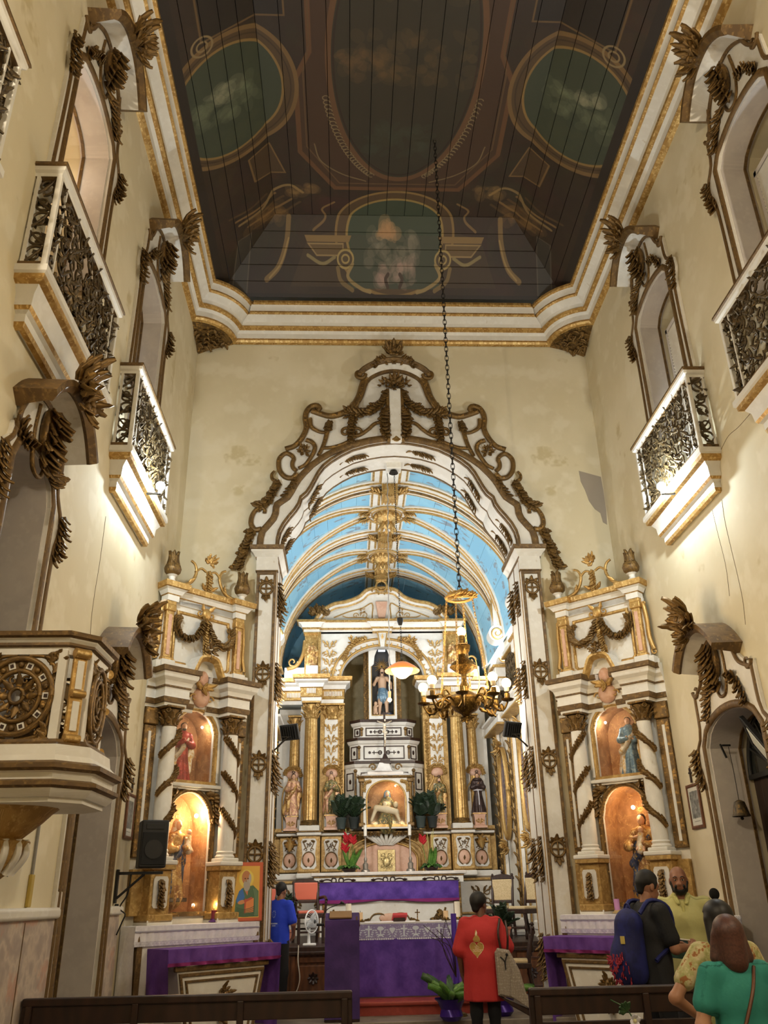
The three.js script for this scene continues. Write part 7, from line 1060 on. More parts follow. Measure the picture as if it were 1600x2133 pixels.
// plants and flowers
{
  const a = thing('potted_palm', 'green palm in a square terracotta pot in front of the cane chairs', 'potted plant', [1.6, 0.94, -2.35]); pot(a, 0.11, 0.2, MT.terracotta, 1); palm(a, 14, 0.5, 0.16, 261, MT.leafD, 0.75); each('stem', [tube([[0, 0.15, 0], [0.01, 0.4, 0]], 0.012), tube([[0.03, 0.15, 0.02], [0.05, 0.35, 0.03]], 0.01)], MT.leafD, a);
  const b = thing('potted_palm', 'green palm on the chancel floor between the two red chairs', 'potted plant', [-1.78, 0.94, -3.15]); pot(b, 0.11, 0.2, MT.terracotta, 1); palm(b, 14, 0.62, 0.2, 262, MT.leafD, 0.6);
  const spots = [[-0.92, 'outer one left of the lit case'], [-0.66, 'inner one left of the lit case'], [0.7, 'inner one right of the lit case'], [0.94, 'outer one right of the lit case']];
  spots.forEach(([x, t], i) => { const p = thing('potted_plant', 'dark bushy plant in black pot, ' + t, 'potted plant', [x, 2.86, -6.12], i, 'bushy plants on the high altar ledge'); pot(p, 0.11, 0.22, mat({ phys: 1, color: i % 2 ? 0x2b3130 : 0x3c4644, roughness: 0.35 })); palm(p, 16, 0.66, 0.2, 265 + i, MT.leafD, 0.75, 0.045); });
  const flower = (label, p, reds, sd) => {
    const o = thing('flower_arrangement', label, 'flowers', p); seed(sd); put('bowl', lathe([[0.08, 0], [0.13, 0.04], [0.14, 0.07], [0, 0.06]], 16), MT.darkwood, o);
    for (let i = 0; i < 16; i++) { const a = (i / 16) * 2 * PI, q = leaf(0, 0, PI / 2, rr(0.14, 0.2), 0.1, { curl: 1.6, lobes: 0, t: 0 }); q.applyMatrix4(M4.clone().makeRotationX(0.9)); q.applyMatrix4(M4.clone().makeRotationY(a)); q.applyMatrix4(M4.clone().makeTranslation(0.05 * Math.sin(a), 0.06 + rr(0, 0.05), 0.05 * Math.cos(a))); put('broad_leaf', q, i % 3 ? MT.leafG : MT.leafL, o); }
    for (let i = 0; i < 7; i++) { const q = leaf(0, 0, PI / 2 + rr(-0.7, 0.7), rr(0.3, 0.5), 0.07, { curl: 0.5, lobes: 0, z: rr(-0.05, 0.08) }); q.translate(rr(-0.06, 0.06), 0.08, 0); put('blade_leaf', q, MT.leafL, o); }
    for (let i = 0; i < reds; i++) { const x = rr(-0.16, 0.16), h = rr(0.35, 0.55), g = [], z = rr(0, 0.1); for (let k = 0; k < 6; k++) g.push(leaf(x, h + k * 0.02, PI / 2 + (k % 2 ? 1 : -1) * rr(0.5, 1.0), 0.13, 0.05, { curl: 0.5, lobes: 0, z })); put('stalk', tube([[x * 0.3, 0.08, z * 0.5], [x * 0.8, h * 0.6, z], [x, h, z]], 0.006), MT.leafL, o); put('red_flower', g, plain(0xb4202a, 0.5), o); }
    for (let i = 0; i < 4; i++) { const x = rr(-0.08, 0.08); put('tall_stalk', tube([[x * 0.4, 0.08, 0], [x, 0.6, 0.02], [x * 1.2, rr(0.68, 0.8), 0]], (t) => 0.012 * (1 - 0.6 * t), 5), plain(0xb9b26a, 0.6), o); }
  };
  flower('red heliconia arrangement with broad leaves at the left of the high altar table', [-0.76, 2.04, -5.72], 5, 271); flower('leafy arrangement with a single low red bloom right on the high altar table', [0.84, 2.04, -5.72], 1, 272);
  for (const [x, t] of [[-0.44, 'left'], [0.44, 'right']]) { const o = thing('candlestick', 'tall silver candlestick ' + t + ' of the tabernacle door', 'candlestick', [x, 2.04, -5.75], 0, 'candlesticks beside the tabernacle door'); put('stick', lathe([[0.09, 0], [0.085, 0.04], [0.05, 0.06], [0.055, 0.15], [0.025, 0.18], [0.035, 0.24], [0.015, 0.28], [0.02, 0.45], [0.014, 0.62], [0.03, 0.64], [0.04, 0.66], [0, 0.665]], 14), mat({ color: 0x9c948a, metalness: 0.6, roughness: 0.4 }), o); put('wax', cyl(0.032, 0.032, 0.2, 0, 0.76, 0), MT.wick, o); }
  const g = thing('wrapped_flower_pot', 'green leafy plant in purple foil wrapping left of the man in red', 'potted plant', [0.42, 0.25, 0.62]); put('foil_wrap', [lathe([[0.09, 0], [0.14, 0.05], [0.12, 0.12], [0.16, 0.2], [0.2, 0.23], [0.14, 0.2], [0, 0.18]], 9)], mat({ phys: 1, color: 0x3b1e86, roughness: 0.28, metalness: 0.3 }), g); seed(275); for (let i = 0; i < 26; i++) { const a = rr(0, 6.3), q = leaf(0, 0, PI / 2, rr(0.28, 0.46), 0.07, { curl: 0.7, lobes: 0 }); q.applyMatrix4(M4.clone().makeRotationX(rr(0.15, 0.75))); q.applyMatrix4(M4.clone().makeRotationY(a)); q.applyMatrix4(M4.clone().makeTranslation(0, 0.18, 0)); put('broad_leaf', q, i % 2 ? MT.leafG : MT.leafL, g); }
  const g2 = copy(g, [1.08, 0.25, 0.3], 1.2, 'green plant in purple foil wrapping right of the man in red'); 
  const pc = thing('paschal_candle', 'tall purple candle with wispy dry twigs in front of the altar', 'candle', [0.55, 0.25, 0.2]); put('candle_column', cyl(0.035, 0.035, 0.95, 0, 0.65, 0), plain(0x4a2a9a, 0.5), pc); put('holder', lathe([[0.12, 0], [0.1, 0.03], [0.04, 0.05], [0.03, 0.18], [0.05, 0.2], [0, 0.21]], 14), MT.brass, pc); seed(277); for (let i = 0; i < 7; i++) put('twig', tube([[0, 0.4, 0.03], [rr(-0.2, 0), rr(0.7, 0.8), 0.05], [rr(-0.42, -0.1), rr(0.85, 1.15), 0.06]], 0.004, 4, 10), MT.darkwood, pc);
}
// purple frontal hung on the high altar table
{
  const o = thing('high_altar_frontal', 'short purple cloth with magenta hem hung across the high altar table', 'altar cloth', [0, 1.86, -5.42]); put('cloth', skirt([[1.32, 0], [-1.32, 0]], 0, (t) => 0.33 + 0.02 * Math.sin(t * 9), { amp: 0.012, freq: 13, n: 90 }), MT.purple, o); put('hem', skirt([[1.32, 0.03], [-1.32, 0.03]], -0.3, (t) => 0.04 + 0.02 * Math.sin(t * 9), { amp: 0.004, freq: 13, n: 90 }), MT.hem, o); put('hanging_rod', xf(cyl(0.012, 0.012, 2.68), [0, 0.005, -0.01], [0, 0, PI / 2]), MT.darkwood, o);
}
// side altar tables with their cloths
for (const s of [-1, 1]) {
  const t = s < 0 ? PI / 4 : -PI / 4, X = (x) => -s * x, where = s < 0 ? 'left' : 'right', o = thing('side_altar_table', 'white tapering side altar with brown mouldings below the ' + where + ' corner retable', 'altar', [s * 2.8, 0, 0.65], t);
  put('gradine', rbox(1.66, 1.3, 0.28, X(0.03), 0.66, 0.24, 0.01), MT.white, o); put('mensa', [rbox(1.5, 0.08, 0.38, X(0.115), 1.05, 0.55, 0.015)], MT.white, o);
  put('front', [slab([[-0.45, 0.05], [0.45, 0.05], [0.62, 0.9], [0.66, 1.0], [-0.66, 1.0], [-0.62, 0.9]].map(([a, b]) => [a + X(0.115), b]), 0.34, 0.01, [], 0.38)], MT.white, o);
  const fr = (k) => [[-0.42 * k, 0.12], [0.42 * k, 0.12], [0.58 * k, 0.84], [-0.58 * k, 0.84]].map(([a, b]) => [a + X(0.115), b]);
  put('front_moulding', [strip(fr(1), 0.035, 0.02, 0.72, true), strip(fr(0.86).map(([a, b]) => [a, 0.48 + (b - 0.48) * 0.82]), 0.025, 0.02, 0.72, true), rbox(1.32, 0.05, 0.05, X(0.115), 0.9, 0.72, 0.015)], MT.brown, o);
  seed(281); put('front_ornament', [...moveAll(cluster(0, 0, 0.14, 12, 0, 0, 7, 3), [X(0.115), 0.62, 0.73]), ...moveAll(leafRope([[0, 0.1, 0], [0, -0.2, 0]], 0.12, 4), [X(0.115), 0.6, 0.73])], MT.bronze, o);
  each('corner_post', [-1, 1].map((q) => rbox(0.07, 1.28, 0.07, X(0.03) + q * 0.82, 0.64, 0.36, 0.01)), MT.brown, o);
  const w = thing('linen_cloth', 'white linen cloth with lace band on the ' + where + ' side altar', 'altar cloth', [s * 2.8, 1.33, 0.65], t);
  put('cloth_top', rbox(1.74, 0.012, 0.3, 0, 0.0, 0.26, 0.004), MT.linen, w); put('front_drop', skirt([[0.88, 0.41], [-0.88, 0.41]], 0, (u) => 0.17 + 0.012 * Math.sin(u * 40), { amp: 0.01, freq: 60, n: 120 }), MT.linen, w);
  put('lace_band', skirt([[0.88, 0.425], [-0.88, 0.425]], -0.15, 0.05, { amp: 0.006, freq: 60, n: 120 }), MT.lace, w); put('stitch_band', box(1.76, 0.012, 0.006, 0, -0.05, 0.42), plain(0xa8a6b4, 0.8), w);
  put('end_drop', skirt(s < 0 ? [[-0.885, 0.41], [-0.885, 0.12]] : [[0.885, 0.12], [0.885, 0.41]], 0, s < 0 ? 0.95 : 0.5, { amp: 0.02, freq: 14, flare: 0.03, n: 30 }), MT.linen, w);
  const p = thing('purple_cloth', 'violet cloth with magenta hem over the ' + where + ' side altar table', 'altar cloth', [s * 2.8, 1.1, 0.65], t), x0 = X(0.115) - 0.8, x1 = X(0.115) + 0.8;
  put('cloth_top', rbox(1.6, 0.012, 0.42, X(0.115), 0.0, 0.58, 0.004), MT.violet, p); put('front_drop', skirt([[x1, 0.79], [x0, 0.79]], 0, (u) => 0.15 + 0.015 * Math.sin(u * 14), { amp: 0.014, freq: 26, n: 100 }), MT.violet, p); put('hem', skirt([[x1, 0.8], [x0, 0.8]], -0.13, 0.035, { amp: 0.012, freq: 26, n: 100 }), MT.hem, p);
  for (const q of [-1, 1]) put('end_drop', skirt(q < 0 ? [[x0, 0.79], [x0, 0.38]] : [[x1, 0.38], [x1, 0.79]], 0, q * s > 0 ? 0.55 : 0.95, { amp: 0.02, freq: 14, flare: 0.03, n: 30 }), MT.violet, p);
}
candle('lit red and purple votive candle on the left side altar', atRetable(-1, 0.33, 1.345, 0.2), 0.1, 0.032, 1, 0x7a2433, plain(0x5a2a78, 0.4)); candle('pink topped candle on the right side altar behind the backpack', atRetable(1, -0.18, 1.345, 0.2), 0.13, 0.035, 0, 0xc890c8, plain(0xb9a070, 0.4));
// red bordered icon
{
  const c = document.createElement('canvas'); c.width = 320; c.height = 500; const g = c.getContext('2d'), el = (x, y, a, b, f, r = 0) => { g.fillStyle = f; g.beginPath(); g.ellipse(x, y, a, b, r, 0, 7); g.fill(); }, po = (pts, f) => { g.fillStyle = f; g.beginPath(); pts.forEach((p, i) => (i ? g.lineTo(...p) : g.moveTo(...p))); g.closePath(); g.fill(); };
  g.fillStyle = '#c25a35'; g.fillRect(0, 0, 320, 500); g.fillStyle = '#d9a944'; g.fillRect(22, 28, 272, 450); el(160, 140, 78, 82, '#d8b84a'); el(160, 140, 72, 76, '#e0c65a');
  po([[60, 330], [90, 250], [130, 220], [230, 200], [286, 250], [290, 470], [50, 470]], '#4d6a48'); po([[66, 320], [92, 250], [124, 222], [150, 300], [120, 350], [70, 350]], '#3a6fb0'); po([[140, 215], [185, 215], [175, 290], [150, 250]], '#cf7a52'); el(158, 130, 44, 60, '#b9794a'); el(166, 200, 34, 52, '#a9a094'); el(196, 140, 14, 42, '#b3aba0'); el(148, 140, 8, 5, '#4a2f20'); el(176, 140, 8, 5, '#4a2f20'); po([[158, 140], [150, 168], [164, 168]], '#9b6038');
  po([[160, 320], [240, 310], [240, 430], [150, 440]], '#d98346'); po([[150, 318], [165, 316], [158, 440], [146, 440]], '#b5472f'); el(120, 345, 40, 18, '#c98a58', -0.2); po([[140, 330], [220, 300], [228, 316], [150, 350]], '#b8503a');
  g.strokeStyle = '#33492f'; g.lineWidth = 5; for (let i = 0; i < 6; i++) { g.beginPath(); g.moveTo(70, 390 + i * 14); g.quadraticCurveTo(150, 430 + i * 10, 250, 380 + i * 16); g.stroke(); } g.strokeStyle = '#7f9a78'; g.lineWidth = 4; for (let i = 0; i < 3; i++) { g.beginPath(); g.moveTo(235 + i * 16, 230); g.quadraticCurveTo(270 + i * 6, 330, 255 + i * 12, 460); g.stroke(); }
  const t = new THREE.CanvasTexture(c); t.colorSpace = THREE.SRGBColorSpace;
  const o = thing('icon_panel', 'painted icon of an old bearded saint in a red border', 'icon', atRetable(-1, 0.73, 1.34, 0.3), 0.25); const g0 = new THREE.PlaneGeometry(0.4, 0.66); put('panel', rbox(0.42, 0.68, 0.025, 0, 0.34, 0, 0.006, [-0.08, 0, 0]), plain(0xb5522f, 0.6), o); put('painting', xf(fin(g0), [0, 0.342, 0.0145], [-0.08, 0, 0]), mat({ map: t, roughness: 0.55 }), o);
}
// pews
{
  const pew = (label, x0, x1, z) => {
    const o = thing('pew', label, 'pew', [(x0 + x1) / 2, 0, z], 0, 'front pews'), L = x1 - x0; // seat on the altar side of the back as the pew faces the altar
    put('top_rail', rbox(L, 0.06, 0.07, 0, 0.88, 0, 0.015), MT.pew, o); put('back_board', rbox(L - 0.04, 0.13, 0.03, 0, 0.79, 0, 0.006), MT.pew, o); put('lower_board', rbox(L - 0.04, 0.2, 0.03, 0, 0.58, -0.01, 0.006), MT.pew, o); put('seat', rbox(L - 0.02, 0.04, 0.4, 0, 0.44, -0.2, 0.01), MT.pew, o);
    for (let i = 0; i < 4; i++) put('upright', rbox(0.05, 0.86, 0.05, -L / 2 + 0.06 + (i * (L - 0.12)) / 3, 0.43, 0.02, 0.008), MT.pew, o);
    for (const s of [-1, 1]) put('end_panel', slab([[0, 0], [0.44, 0], [0.44, 0.46], [0.1, 0.5], [0.04, 0.9], [0, 0.9]], 0.04, 0.006).rotateY(PI / 2).translate(s * (L / 2 - 0.02) - 0.02, 0, 0.02), MT.pew, o);
  };
  pew('dark wooden pew at the lower left in front of the lectern', -3.3, -0.76, 4.42); pew('dark wooden pew at the lower right behind the woman in teal', 0.6, 3.25, 4.6);
}
// wall fittings
{
  const sp = thing('loudspeaker', 'black loudspeaker on a steel bracket beside the left door', 'loudspeaker', [-3.0, 1.92, 1.7], 0.35);
  put('cabinet', [rbox(0.3, 0.5, 0.26, 0, 0.25, 0, 0.02, undefined, 3)], plain(0x161616, 0.6), sp); put('grille', rbox(0.26, 0.34, 0.012, 0, 0.2, 0.133, 0.006), plain(0x0c0c0c, 0.8), sp); put('horn', rbox(0.2, 0.06, 0.01, 0, 0.43, 0.132, 0.01), MT.black, sp); put('badge_cone', xf(cyl(0.1, 0.1, 0.01, 0, 0, 0, [PI / 2, 0, 0], 24), [0, 0.19, 0.14]), MT.black, sp);
  const br = thing('speaker_bracket', 'black steel wall bracket carrying the loudspeaker', 'bracket', [-3.34, 1.62, 1.78]); put('arm', [box(0.5, 0.03, 0.03, 0.25, 0.25, 0), tube([[0.02, 0.0, 0], [0.3, 0.24, 0]], 0.014), box(0.02, 0.34, 0.06, 0.01, 0.12, 0)], MT.black, br); put('plug', rbox(0.04, 0.05, 0.04, 0.03, -0.08, 0.0, 0.008), MT.black, br);
  const cb = thing('speaker_cable', 'black cable looping down from the loudspeaker plug', 'cable', [-3.31, 1.3, 1.74]); put('cable', tube([[0.12, 0.56, 0.02], [0.1, 0.36, 0.02], [0.03, 0.22, 0.02], [0.1, 0.16, 0.03], [0.08, 0.1, 0.03], [0.02, -0.04, 0.0]], 0.008, 6, 24), MT.black, cb);
  for (const s of [-1, 1]) {
    const c = document.createElement('canvas'); c.width = 128; c.height = 176; const g = c.getContext('2d'); g.fillStyle = '#d8d8d0'; g.fillRect(0, 0, 128, 176); g.fillStyle = '#7d817f'; g.fillRect(16, 22, 96, 118); seed(291 + s); for (let i = 0; i < 120; i++) { const k = rr(50, 190) | 0; g.fillStyle = `rgba(${k},${k},${k},0.5)`; g.beginPath(); g.ellipse(rr(20, 108), rr(26, 136), rr(2, 9), rr(3, 14), rr(0, 3), 0, 7); g.fill(); } g.fillStyle = '#9a9a94'; g.fillRect(30, 152, 68, 4);
    const t = new THREE.CanvasTexture(c); t.colorSpace = THREE.SRGBColorSpace;
    const o = thing('framed_print', s < 0 ? 'small framed grey print with a cross above it beside the loudspeaker' : 'small framed grey print with a cross above it right of the corner retable', 'framed print', [s * 3.345, 2.26, s < 0 ? 1.5 : 1.63], WALLTURN(s));
    put('frame', mould([[-0.02, 0], [-0.02, 0.02], [0, 0.028], [0.015, 0.02], [0.015, 0]], [[-0.17, 0, 0], [0.17, 0, 0], [0.17, 0.46, 0], [-0.17, 0.46, 0]].map((p) => p), [0, 0, 1], true).w, MT.wood, o); put('print', xf(fin(new THREE.PlaneGeometry(0.33, 0.45)), [0, 0.23, 0.012]), mat({ map: t, roughness: 0.4 }), o);
    put('cross', [rbox(0.025, 0.17, 0.018, 0, 0.58, 0.01, 0.004), rbox(0.07, 0.022, 0.018, 0, 0.61, 0.01, 0.004)], MT.darkwood, o);
  }
  const bell = thing('hand_bell', 'small bronze bell on a cord inside the right doorway', 'bell', [3.5, 2.3, 2.46]); put('bell_body', lathe([[0.1, 0], [0.085, 0.03], [0.07, 0.1], [0.055, 0.15], [0.02, 0.17], [0, 0.175]], 18), MT.lattice, bell); put('clapper', ball(0.018, 0, -0.02, 0), MT.iron, bell); put('cord', tube([[0, 0.17, 0], [0, 0.45, 0.005], [-0.01, 0.74, 0.01]], 0.004), MT.iron, bell); put('bracket', [rbox(0.1, 0.02, 0.02, -0.02, 0.76, -0.02, 0.004), rbox(0.02, 0.16, 0.02, -0.06, 0.7, -0.03, 0.004, [0, 0, 0.3])], MT.black, bell);
  const cd = thing('wall_conduit', 'thin grey conduit running down to a yellow box under the pulpit', 'conduit', [-3.335, 1.55, 4.52]); put('pipe', cyl(0.012, 0.012, 1.1, 0, 0.75, 0), plain(0x8d8a86, 0.5), cd); put('yellow_box', rbox(0.03, 0.24, 0.07, 0, 0.12, 0, 0.008), plain(0xb39a48, 0.6), cd);
  const sw = thing('switch_box', 'white electric socket box beside the left door', 'switch box', [-3.33, 1.6, 3.82]); put('box', rbox(0.05, 0.14, 0.13, 0, 0, 0, 0.01), plain(0xd9d5cc, 0.5), sw); put('rocker', rbox(0.012, 0.06, 0.05, 0.028, 0, 0, 0.004), plain(0xc9c4ba, 0.5), sw);
  const mc = thing('stand_microphone', 'black microphone on a stand at the right beside the standing men', 'microphone', [2.86, 0, 3.0]); put('stand', [cyl(0.012, 0.012, 1.36, 0, 0.68, 0), cyl(0.14, 0.13, 0.02, 0, 0.01, 0)], MT.black, mc); put('handle', xf(cyl(0.016, 0.026, 0.16), [-0.02, 1.42, 0.02], [0.1, 0, 0.2]), MT.black, mc); put('windscreen', ball(0.05, -0.04, 1.54, 0.03, [1, 1.1, 1]), plain(0x0d0d0d, 0.95), mc);
  const cw = thing('covered_stand', 'white cloth covered stand beside the right doorway', 'covered stand', [3.05, 0, 2.35]); put('stand', rbox(0.4, 1.28, 0.36, 0, 0.64, 0, 0.02), MT.wood, cw); put('cover', [skirt([[0.21, -0.19], [0.21, 0.19], [-0.21, 0.19], [-0.21, -0.19], [0.21, -0.19]], 1.32, 0.5, { amp: 0.02, freq: 18 }), rbox(0.43, 0.05, 0.4, 0, 1.31, 0, 0.02)], MT.lace, cw);
}

// ---------------------------------------------------------------- people
const vadd = (a, b, k = 1) => [a[0] + b[0] * k, a[1] + b[1] * k, a[2] + b[2] * k], vnorm = (a) => { const l = Math.hypot(...a) || 1; return a.map((x) => x / l); }, vcross = (a, b) => [a[1] * b[2] - a[2] * b[1], a[2] * b[0] - a[0] * b[2], a[0] * b[1] - a[1] * b[0]];
function handPrims(w, d, n, bend, side) {                // wrist, finger direction, palm normal, curl per joint, thumb side
  d = vnorm(d); const s = vnorm(vcross(d, n)); n = vcross(s, d); const out = [];
  [[-0.03, 0.068], [-0.01, 0.078], [0.01, 0.072], [0.029, 0.056]].forEach(([o, L], i) => {
    const base = vadd(vadd(w, d, 0.085 - Math.abs(o) * 0.2), s, o); out.push(cap(vadd(w, s, o * 0.6), base, 0.014, 0.011, 0.012));
    let p = base, a = bend * (0.9 + i * 0.08); for (const k of [0.45, 0.32, 0.23]) { const q = vadd(vadd(p, d, Math.cos(a) * L * k * 1.05), n, Math.sin(a) * L * k * 1.05); out.push(cap(p, q, 0.0095, 0.0082, 0.004)); p = q; a += bend; }
  });
  const t0 = vadd(vadd(w, d, 0.025), s, -side * 0.026), t1 = vadd(vadd(vadd(t0, d, 0.03), s, -side * 0.026), n, 0.012), t2 = vadd(vadd(vadd(t1, d, 0.03), s, -side * 0.006), n, 0.016);
  out.push(cap(t0, t1, 0.014, 0.011, 0.01), cap(t1, t2, 0.0105, 0.009, 0.004)); return out;
}
function surfZ(prims, K, x, y, sgn) { // first surface point coming from outside along z
  for (let z = sgn * 0.5; sgn * z > -0.3; z -= sgn * 0.004) { let d = 1e3; for (const q of prims) { const e = dist(q, x, y, z); if (e > d + K) continue; const h = Math.max(K - Math.abs(d - e), 0) / K; d = Math.min(d, e) - h * h * K * 0.25; } if (d < 0) return z; }
  return 0;
}
function patch(prims, K, cx, cy, w, h, sgn, inside, nx = 30, ny = 40) { // print wrapped on cloth
  const pos = [], uv = [], idx = []; for (let j = 0; j <= ny; j++) for (let i = 0; i <= nx; i++) { const u = i / nx, v = j / ny, x = cx + (u - 0.5) * w, y = cy + (v - 0.5) * h; pos.push(x, y, surfZ(prims, K, x, y, sgn) + sgn * 0.005); uv.push(sgn < 0 ? 1 - u : u, v); }
  for (let j = 0; j < ny; j++) for (let i = 0; i < nx; i++) { if (!inside((i + 0.5) / nx, (j + 0.5) / ny)) continue; const a = j * (nx + 1) + i; idx.push(a, a + 1, a + nx + 1, a + 1, a + nx + 2, a + nx + 1); }
  const g = new THREE.BufferGeometry(); g.setAttribute('position', new THREE.Float32BufferAttribute(pos, 3)); g.setAttribute('uv', new THREE.Float32BufferAttribute(uv, 2)); g.setIndex(idx); g.computeVertexNormals(); return fin(g);
}
const printTex = (w, h, draw) => { const c = document.createElement('canvas'); c.width = w; c.height = h; draw(c.getContext('2d'), w, h); const t = new THREE.CanvasTexture(c); t.colorSpace = THREE.SRGBColorSpace; return mat({ map: t, roughness: 0.7, side: THREE.DoubleSide }); };
function person(label, p, turn, H, c) {
  const o = thing('person', label, 'person', p, turn), k = H / 1.7, S = (g) => xf(g, [0, 0, 0], [0, 0, 0], [k, k, k]), f = c.fat ?? 1, sy = 1.39, sw = (c.shoulder ?? 0.175);
  const arm = (s) => (s < 0 ? c.armL : c.armR) ?? [[0.27, 1.1, -0.03], [0.27, 0.86, 0.06]];
  const J = [-1, 1].map((s) => ({ s, sh: [s * sw, sy - 0.01, 0], el: [s * arm(s)[0][0], arm(s)[0][1], arm(s)[0][2]], wr: [s * arm(s)[1][0], arm(s)[1][1], arm(s)[1][2]] }));
  // shirt
  const hem = c.hem ?? 0.86, sl = c.sleeve ?? 0.7, shirt = [{ ...ell([0, 1.23, -0.005], [0.172 * f, 0.2, 0.118 * f]) }, ell([0, 1.02, 0], [0.158 * f, 0.2, 0.118 * f]), { ...cap([0, 1.0, 0], [0, hem, 0], 0.155 * f, 0.175 * f), flat: 0.74, fold: [0.025, 7, 1, 2] }, cap([-sw + 0.03, sy - 0.01, -0.005], [sw - 0.03, sy - 0.01, -0.005], 0.058), cap([-0.06, sy + 0.035, -0.01], [0.06, sy + 0.035, -0.01], 0.04)];
  for (const { sh, el } of J) { const e = sh.map((v, i) => lerp(v, el[i], sl)); shirt.push(cap(sh, e, 0.066, c.loose ?? 0.07)); }
  const cutS = (x, y, z) => Math.max(hem - 0.005 - y, Math.hypot(x, (z - 0.02) * 1.0) < 0.062 ? y - 1.425 : -1);
  put('shirt', S(body(shirt, 0.012, 0.05, cutS)), c.shirt, o);
  // trousers
  const leg = c.legs ?? [[-0.1, 0], [0.1, 0]], pants = [ell([0, 0.9, 0], [0.15 * f, 0.13, 0.1 * f])]; for (const [x, z] of leg) pants.push(cap([x * 0.95, 0.86, 0], [x, 0.48, z * 0.6 + 0.01], 0.082 * f, 0.066), cap([x, 0.48, z * 0.6 + 0.01], [x, 0.08, z], 0.066, 0.052));
  put('trousers', S(body(pants, 0.015, 0.04)), c.pants ?? plain(0x14151a, 0.85), o); put('shoe', S(body(leg.flatMap(([x, z]) => [cap([x, 0.045, z - 0.03], [x, 0.035, z + 0.13], 0.045, 0.035)]), 0.014, 0.02)), plain(0x191614, 0.6), o);
  // body: head, neck, arms and hands in one skin
  const hy = 1.585, nod = c.nod ?? 0, ht = c.headTurn ?? 0, head = body([ell([0, 0.028, -0.012], [0.074, 0.088, 0.094]), ell([0, -0.03, 0.02], [0.062, 0.08, 0.068]), ell([0, -0.078, 0.032], [0.046, 0.038, 0.048]), cap([-0.03, 0.018, 0.072], [0.03, 0.018, 0.072], 0.014), cap([0, 0.0, 0.088], [0, -0.034, 0.1], 0.009, 0.014, 0.012), cap([-0.012, -0.038, 0.092], [0.012, -0.038, 0.092], 0.009), { ...ell([-0.031, 0.0, 0.093], [0.018, 0.011, 0.014], 0.01), sub: 1 }, { ...ell([0.031, 0.0, 0.093], [0.018, 0.011, 0.014], 0.01), sub: 1 }, cap([-0.018, -0.066, 0.082], [0.018, -0.066, 0.082], 0.009), ell([-0.076, -0.012, -0.005], [0.011, 0.032, 0.019], 0.012), ell([0.076, -0.012, -0.005], [0.011, 0.032, 0.019], 0.012)], 0.0055, 0.03);
  const hm = new THREE.Matrix4().makeTranslation(c.headX ?? 0, hy - 0.02 * Math.abs(nod), 0.015 + nod * 0.09).multiply(M4.clone().makeRotationY(ht)).multiply(M4.clone().makeRotationX(nod)), toHead = (g) => S(g.applyMatrix4(hm));
  const nk = [cap([0, 1.38, -0.01], [(c.headX ?? 0) * 0.8, 1.52, 0.0 + nod * 0.07], 0.056, 0.052)], skinG = [toHead(head)];
  for (const { s, sh, el, wr } of J) { nk.push(cap(sh, el, 0.046 * Math.sqrt(f), 0.04 * Math.sqrt(f), 0.012), cap(el, wr, 0.04 * Math.sqrt(f), 0.026, 0.02)); const h = (s < 0 ? c.handL : c.handR) ?? {}, d = h.d ?? vadd(wr, el, -1), n = h.n ?? [-s, 0, 0.2]; skinG.push(S(body([...handPrims(wr, d, n, h.bend ?? 0.3, -s), cap(vadd(wr, vnorm(d), -0.03), vadd(wr, vnorm(d), 0.02), 0.024, 0.022, 0.02)], 0.005, 0.006))); }
  skinG.push(S(body(nk, 0.011, 0.015))); put('body', skinG, c.skin, o);
  for (const s of [-1, 1]) { put('eye', toHead(ball(0.0118, s * 0.031, 0.0, 0.0775, [1.1, 0.7, 0.7])), plain(0xa89a90, 0.4), o); put('iris', toHead(ball(0.007, s * 0.031, 0.0, 0.0838, [1, 1, 0.5])), plain(0x1c120c, 0.2), o); }
  if (c.brows) for (const s of [-1, 1]) put('eyebrow', toHead(tube([[s * 0.014, 0.022, 0.092], [s * 0.032, 0.028, 0.089], [s * 0.05, 0.02, 0.076]], 0.0045, 5, 8)), c.brows, o);
  if (c.mouth !== undefined) put('lips', toHead(tube([[-0.022, -0.067, 0.088], [0, -0.065, 0.094], [0.022, -0.067, 0.088]], (t) => 0.002 + 0.006 * Math.sin(PI * t), 6, 10)), plain(c.mouth, 0.5), o);
  if (c.hair) put('hair', toHead(body(c.hair.prims, 0.007, 0.03, c.hair.cut)), c.hair.m, o);
  if (c.beard) put('beard', toHead(body([ell([0, -0.088, 0.04], [0.055, 0.042, 0.052]), cap([-0.066, -0.02, 0.02], [-0.054, -0.085, 0.035], 0.016), cap([0.066, -0.02, 0.02], [0.054, -0.085, 0.035], 0.016), cap([-0.03, -0.05, 0.088], [0.03, -0.05, 0.088], 0.009), cap([-0.034, -0.052, 0.082], [-0.036, -0.085, 0.07], 0.012), cap([0.034, -0.052, 0.082], [0.036, -0.085, 0.07], 0.012)], 0.006, 0.02, (x, y, z) => (Math.hypot(x / 0.024, (y + 0.066) / 0.009) < 1 && z > 0.07 ? 0.02 : -1))), c.beard, o);
  o.userData.shirtPrims = undefined;
  return { o, shirt, k, S };
}
const shortHair = (m, top = 0.0) => ({ m, prims: [ell([0, 0.042 + top, -0.02], [0.083, 0.088, 0.098]), cap([0, 0.0, -0.075], [0, -0.06, -0.07], 0.045, 0.03), cap([-0.07, 0.03, 0.02], [-0.072, -0.01, 0.02], 0.014), cap([0.07, 0.03, 0.02], [0.072, -0.01, 0.02], 0.014)], cut: (x, y, z) => (z > 0.045 && y < 0.072 ? 0.02 : y < -0.02 && z > -0.02 ? 0.02 : -1) });
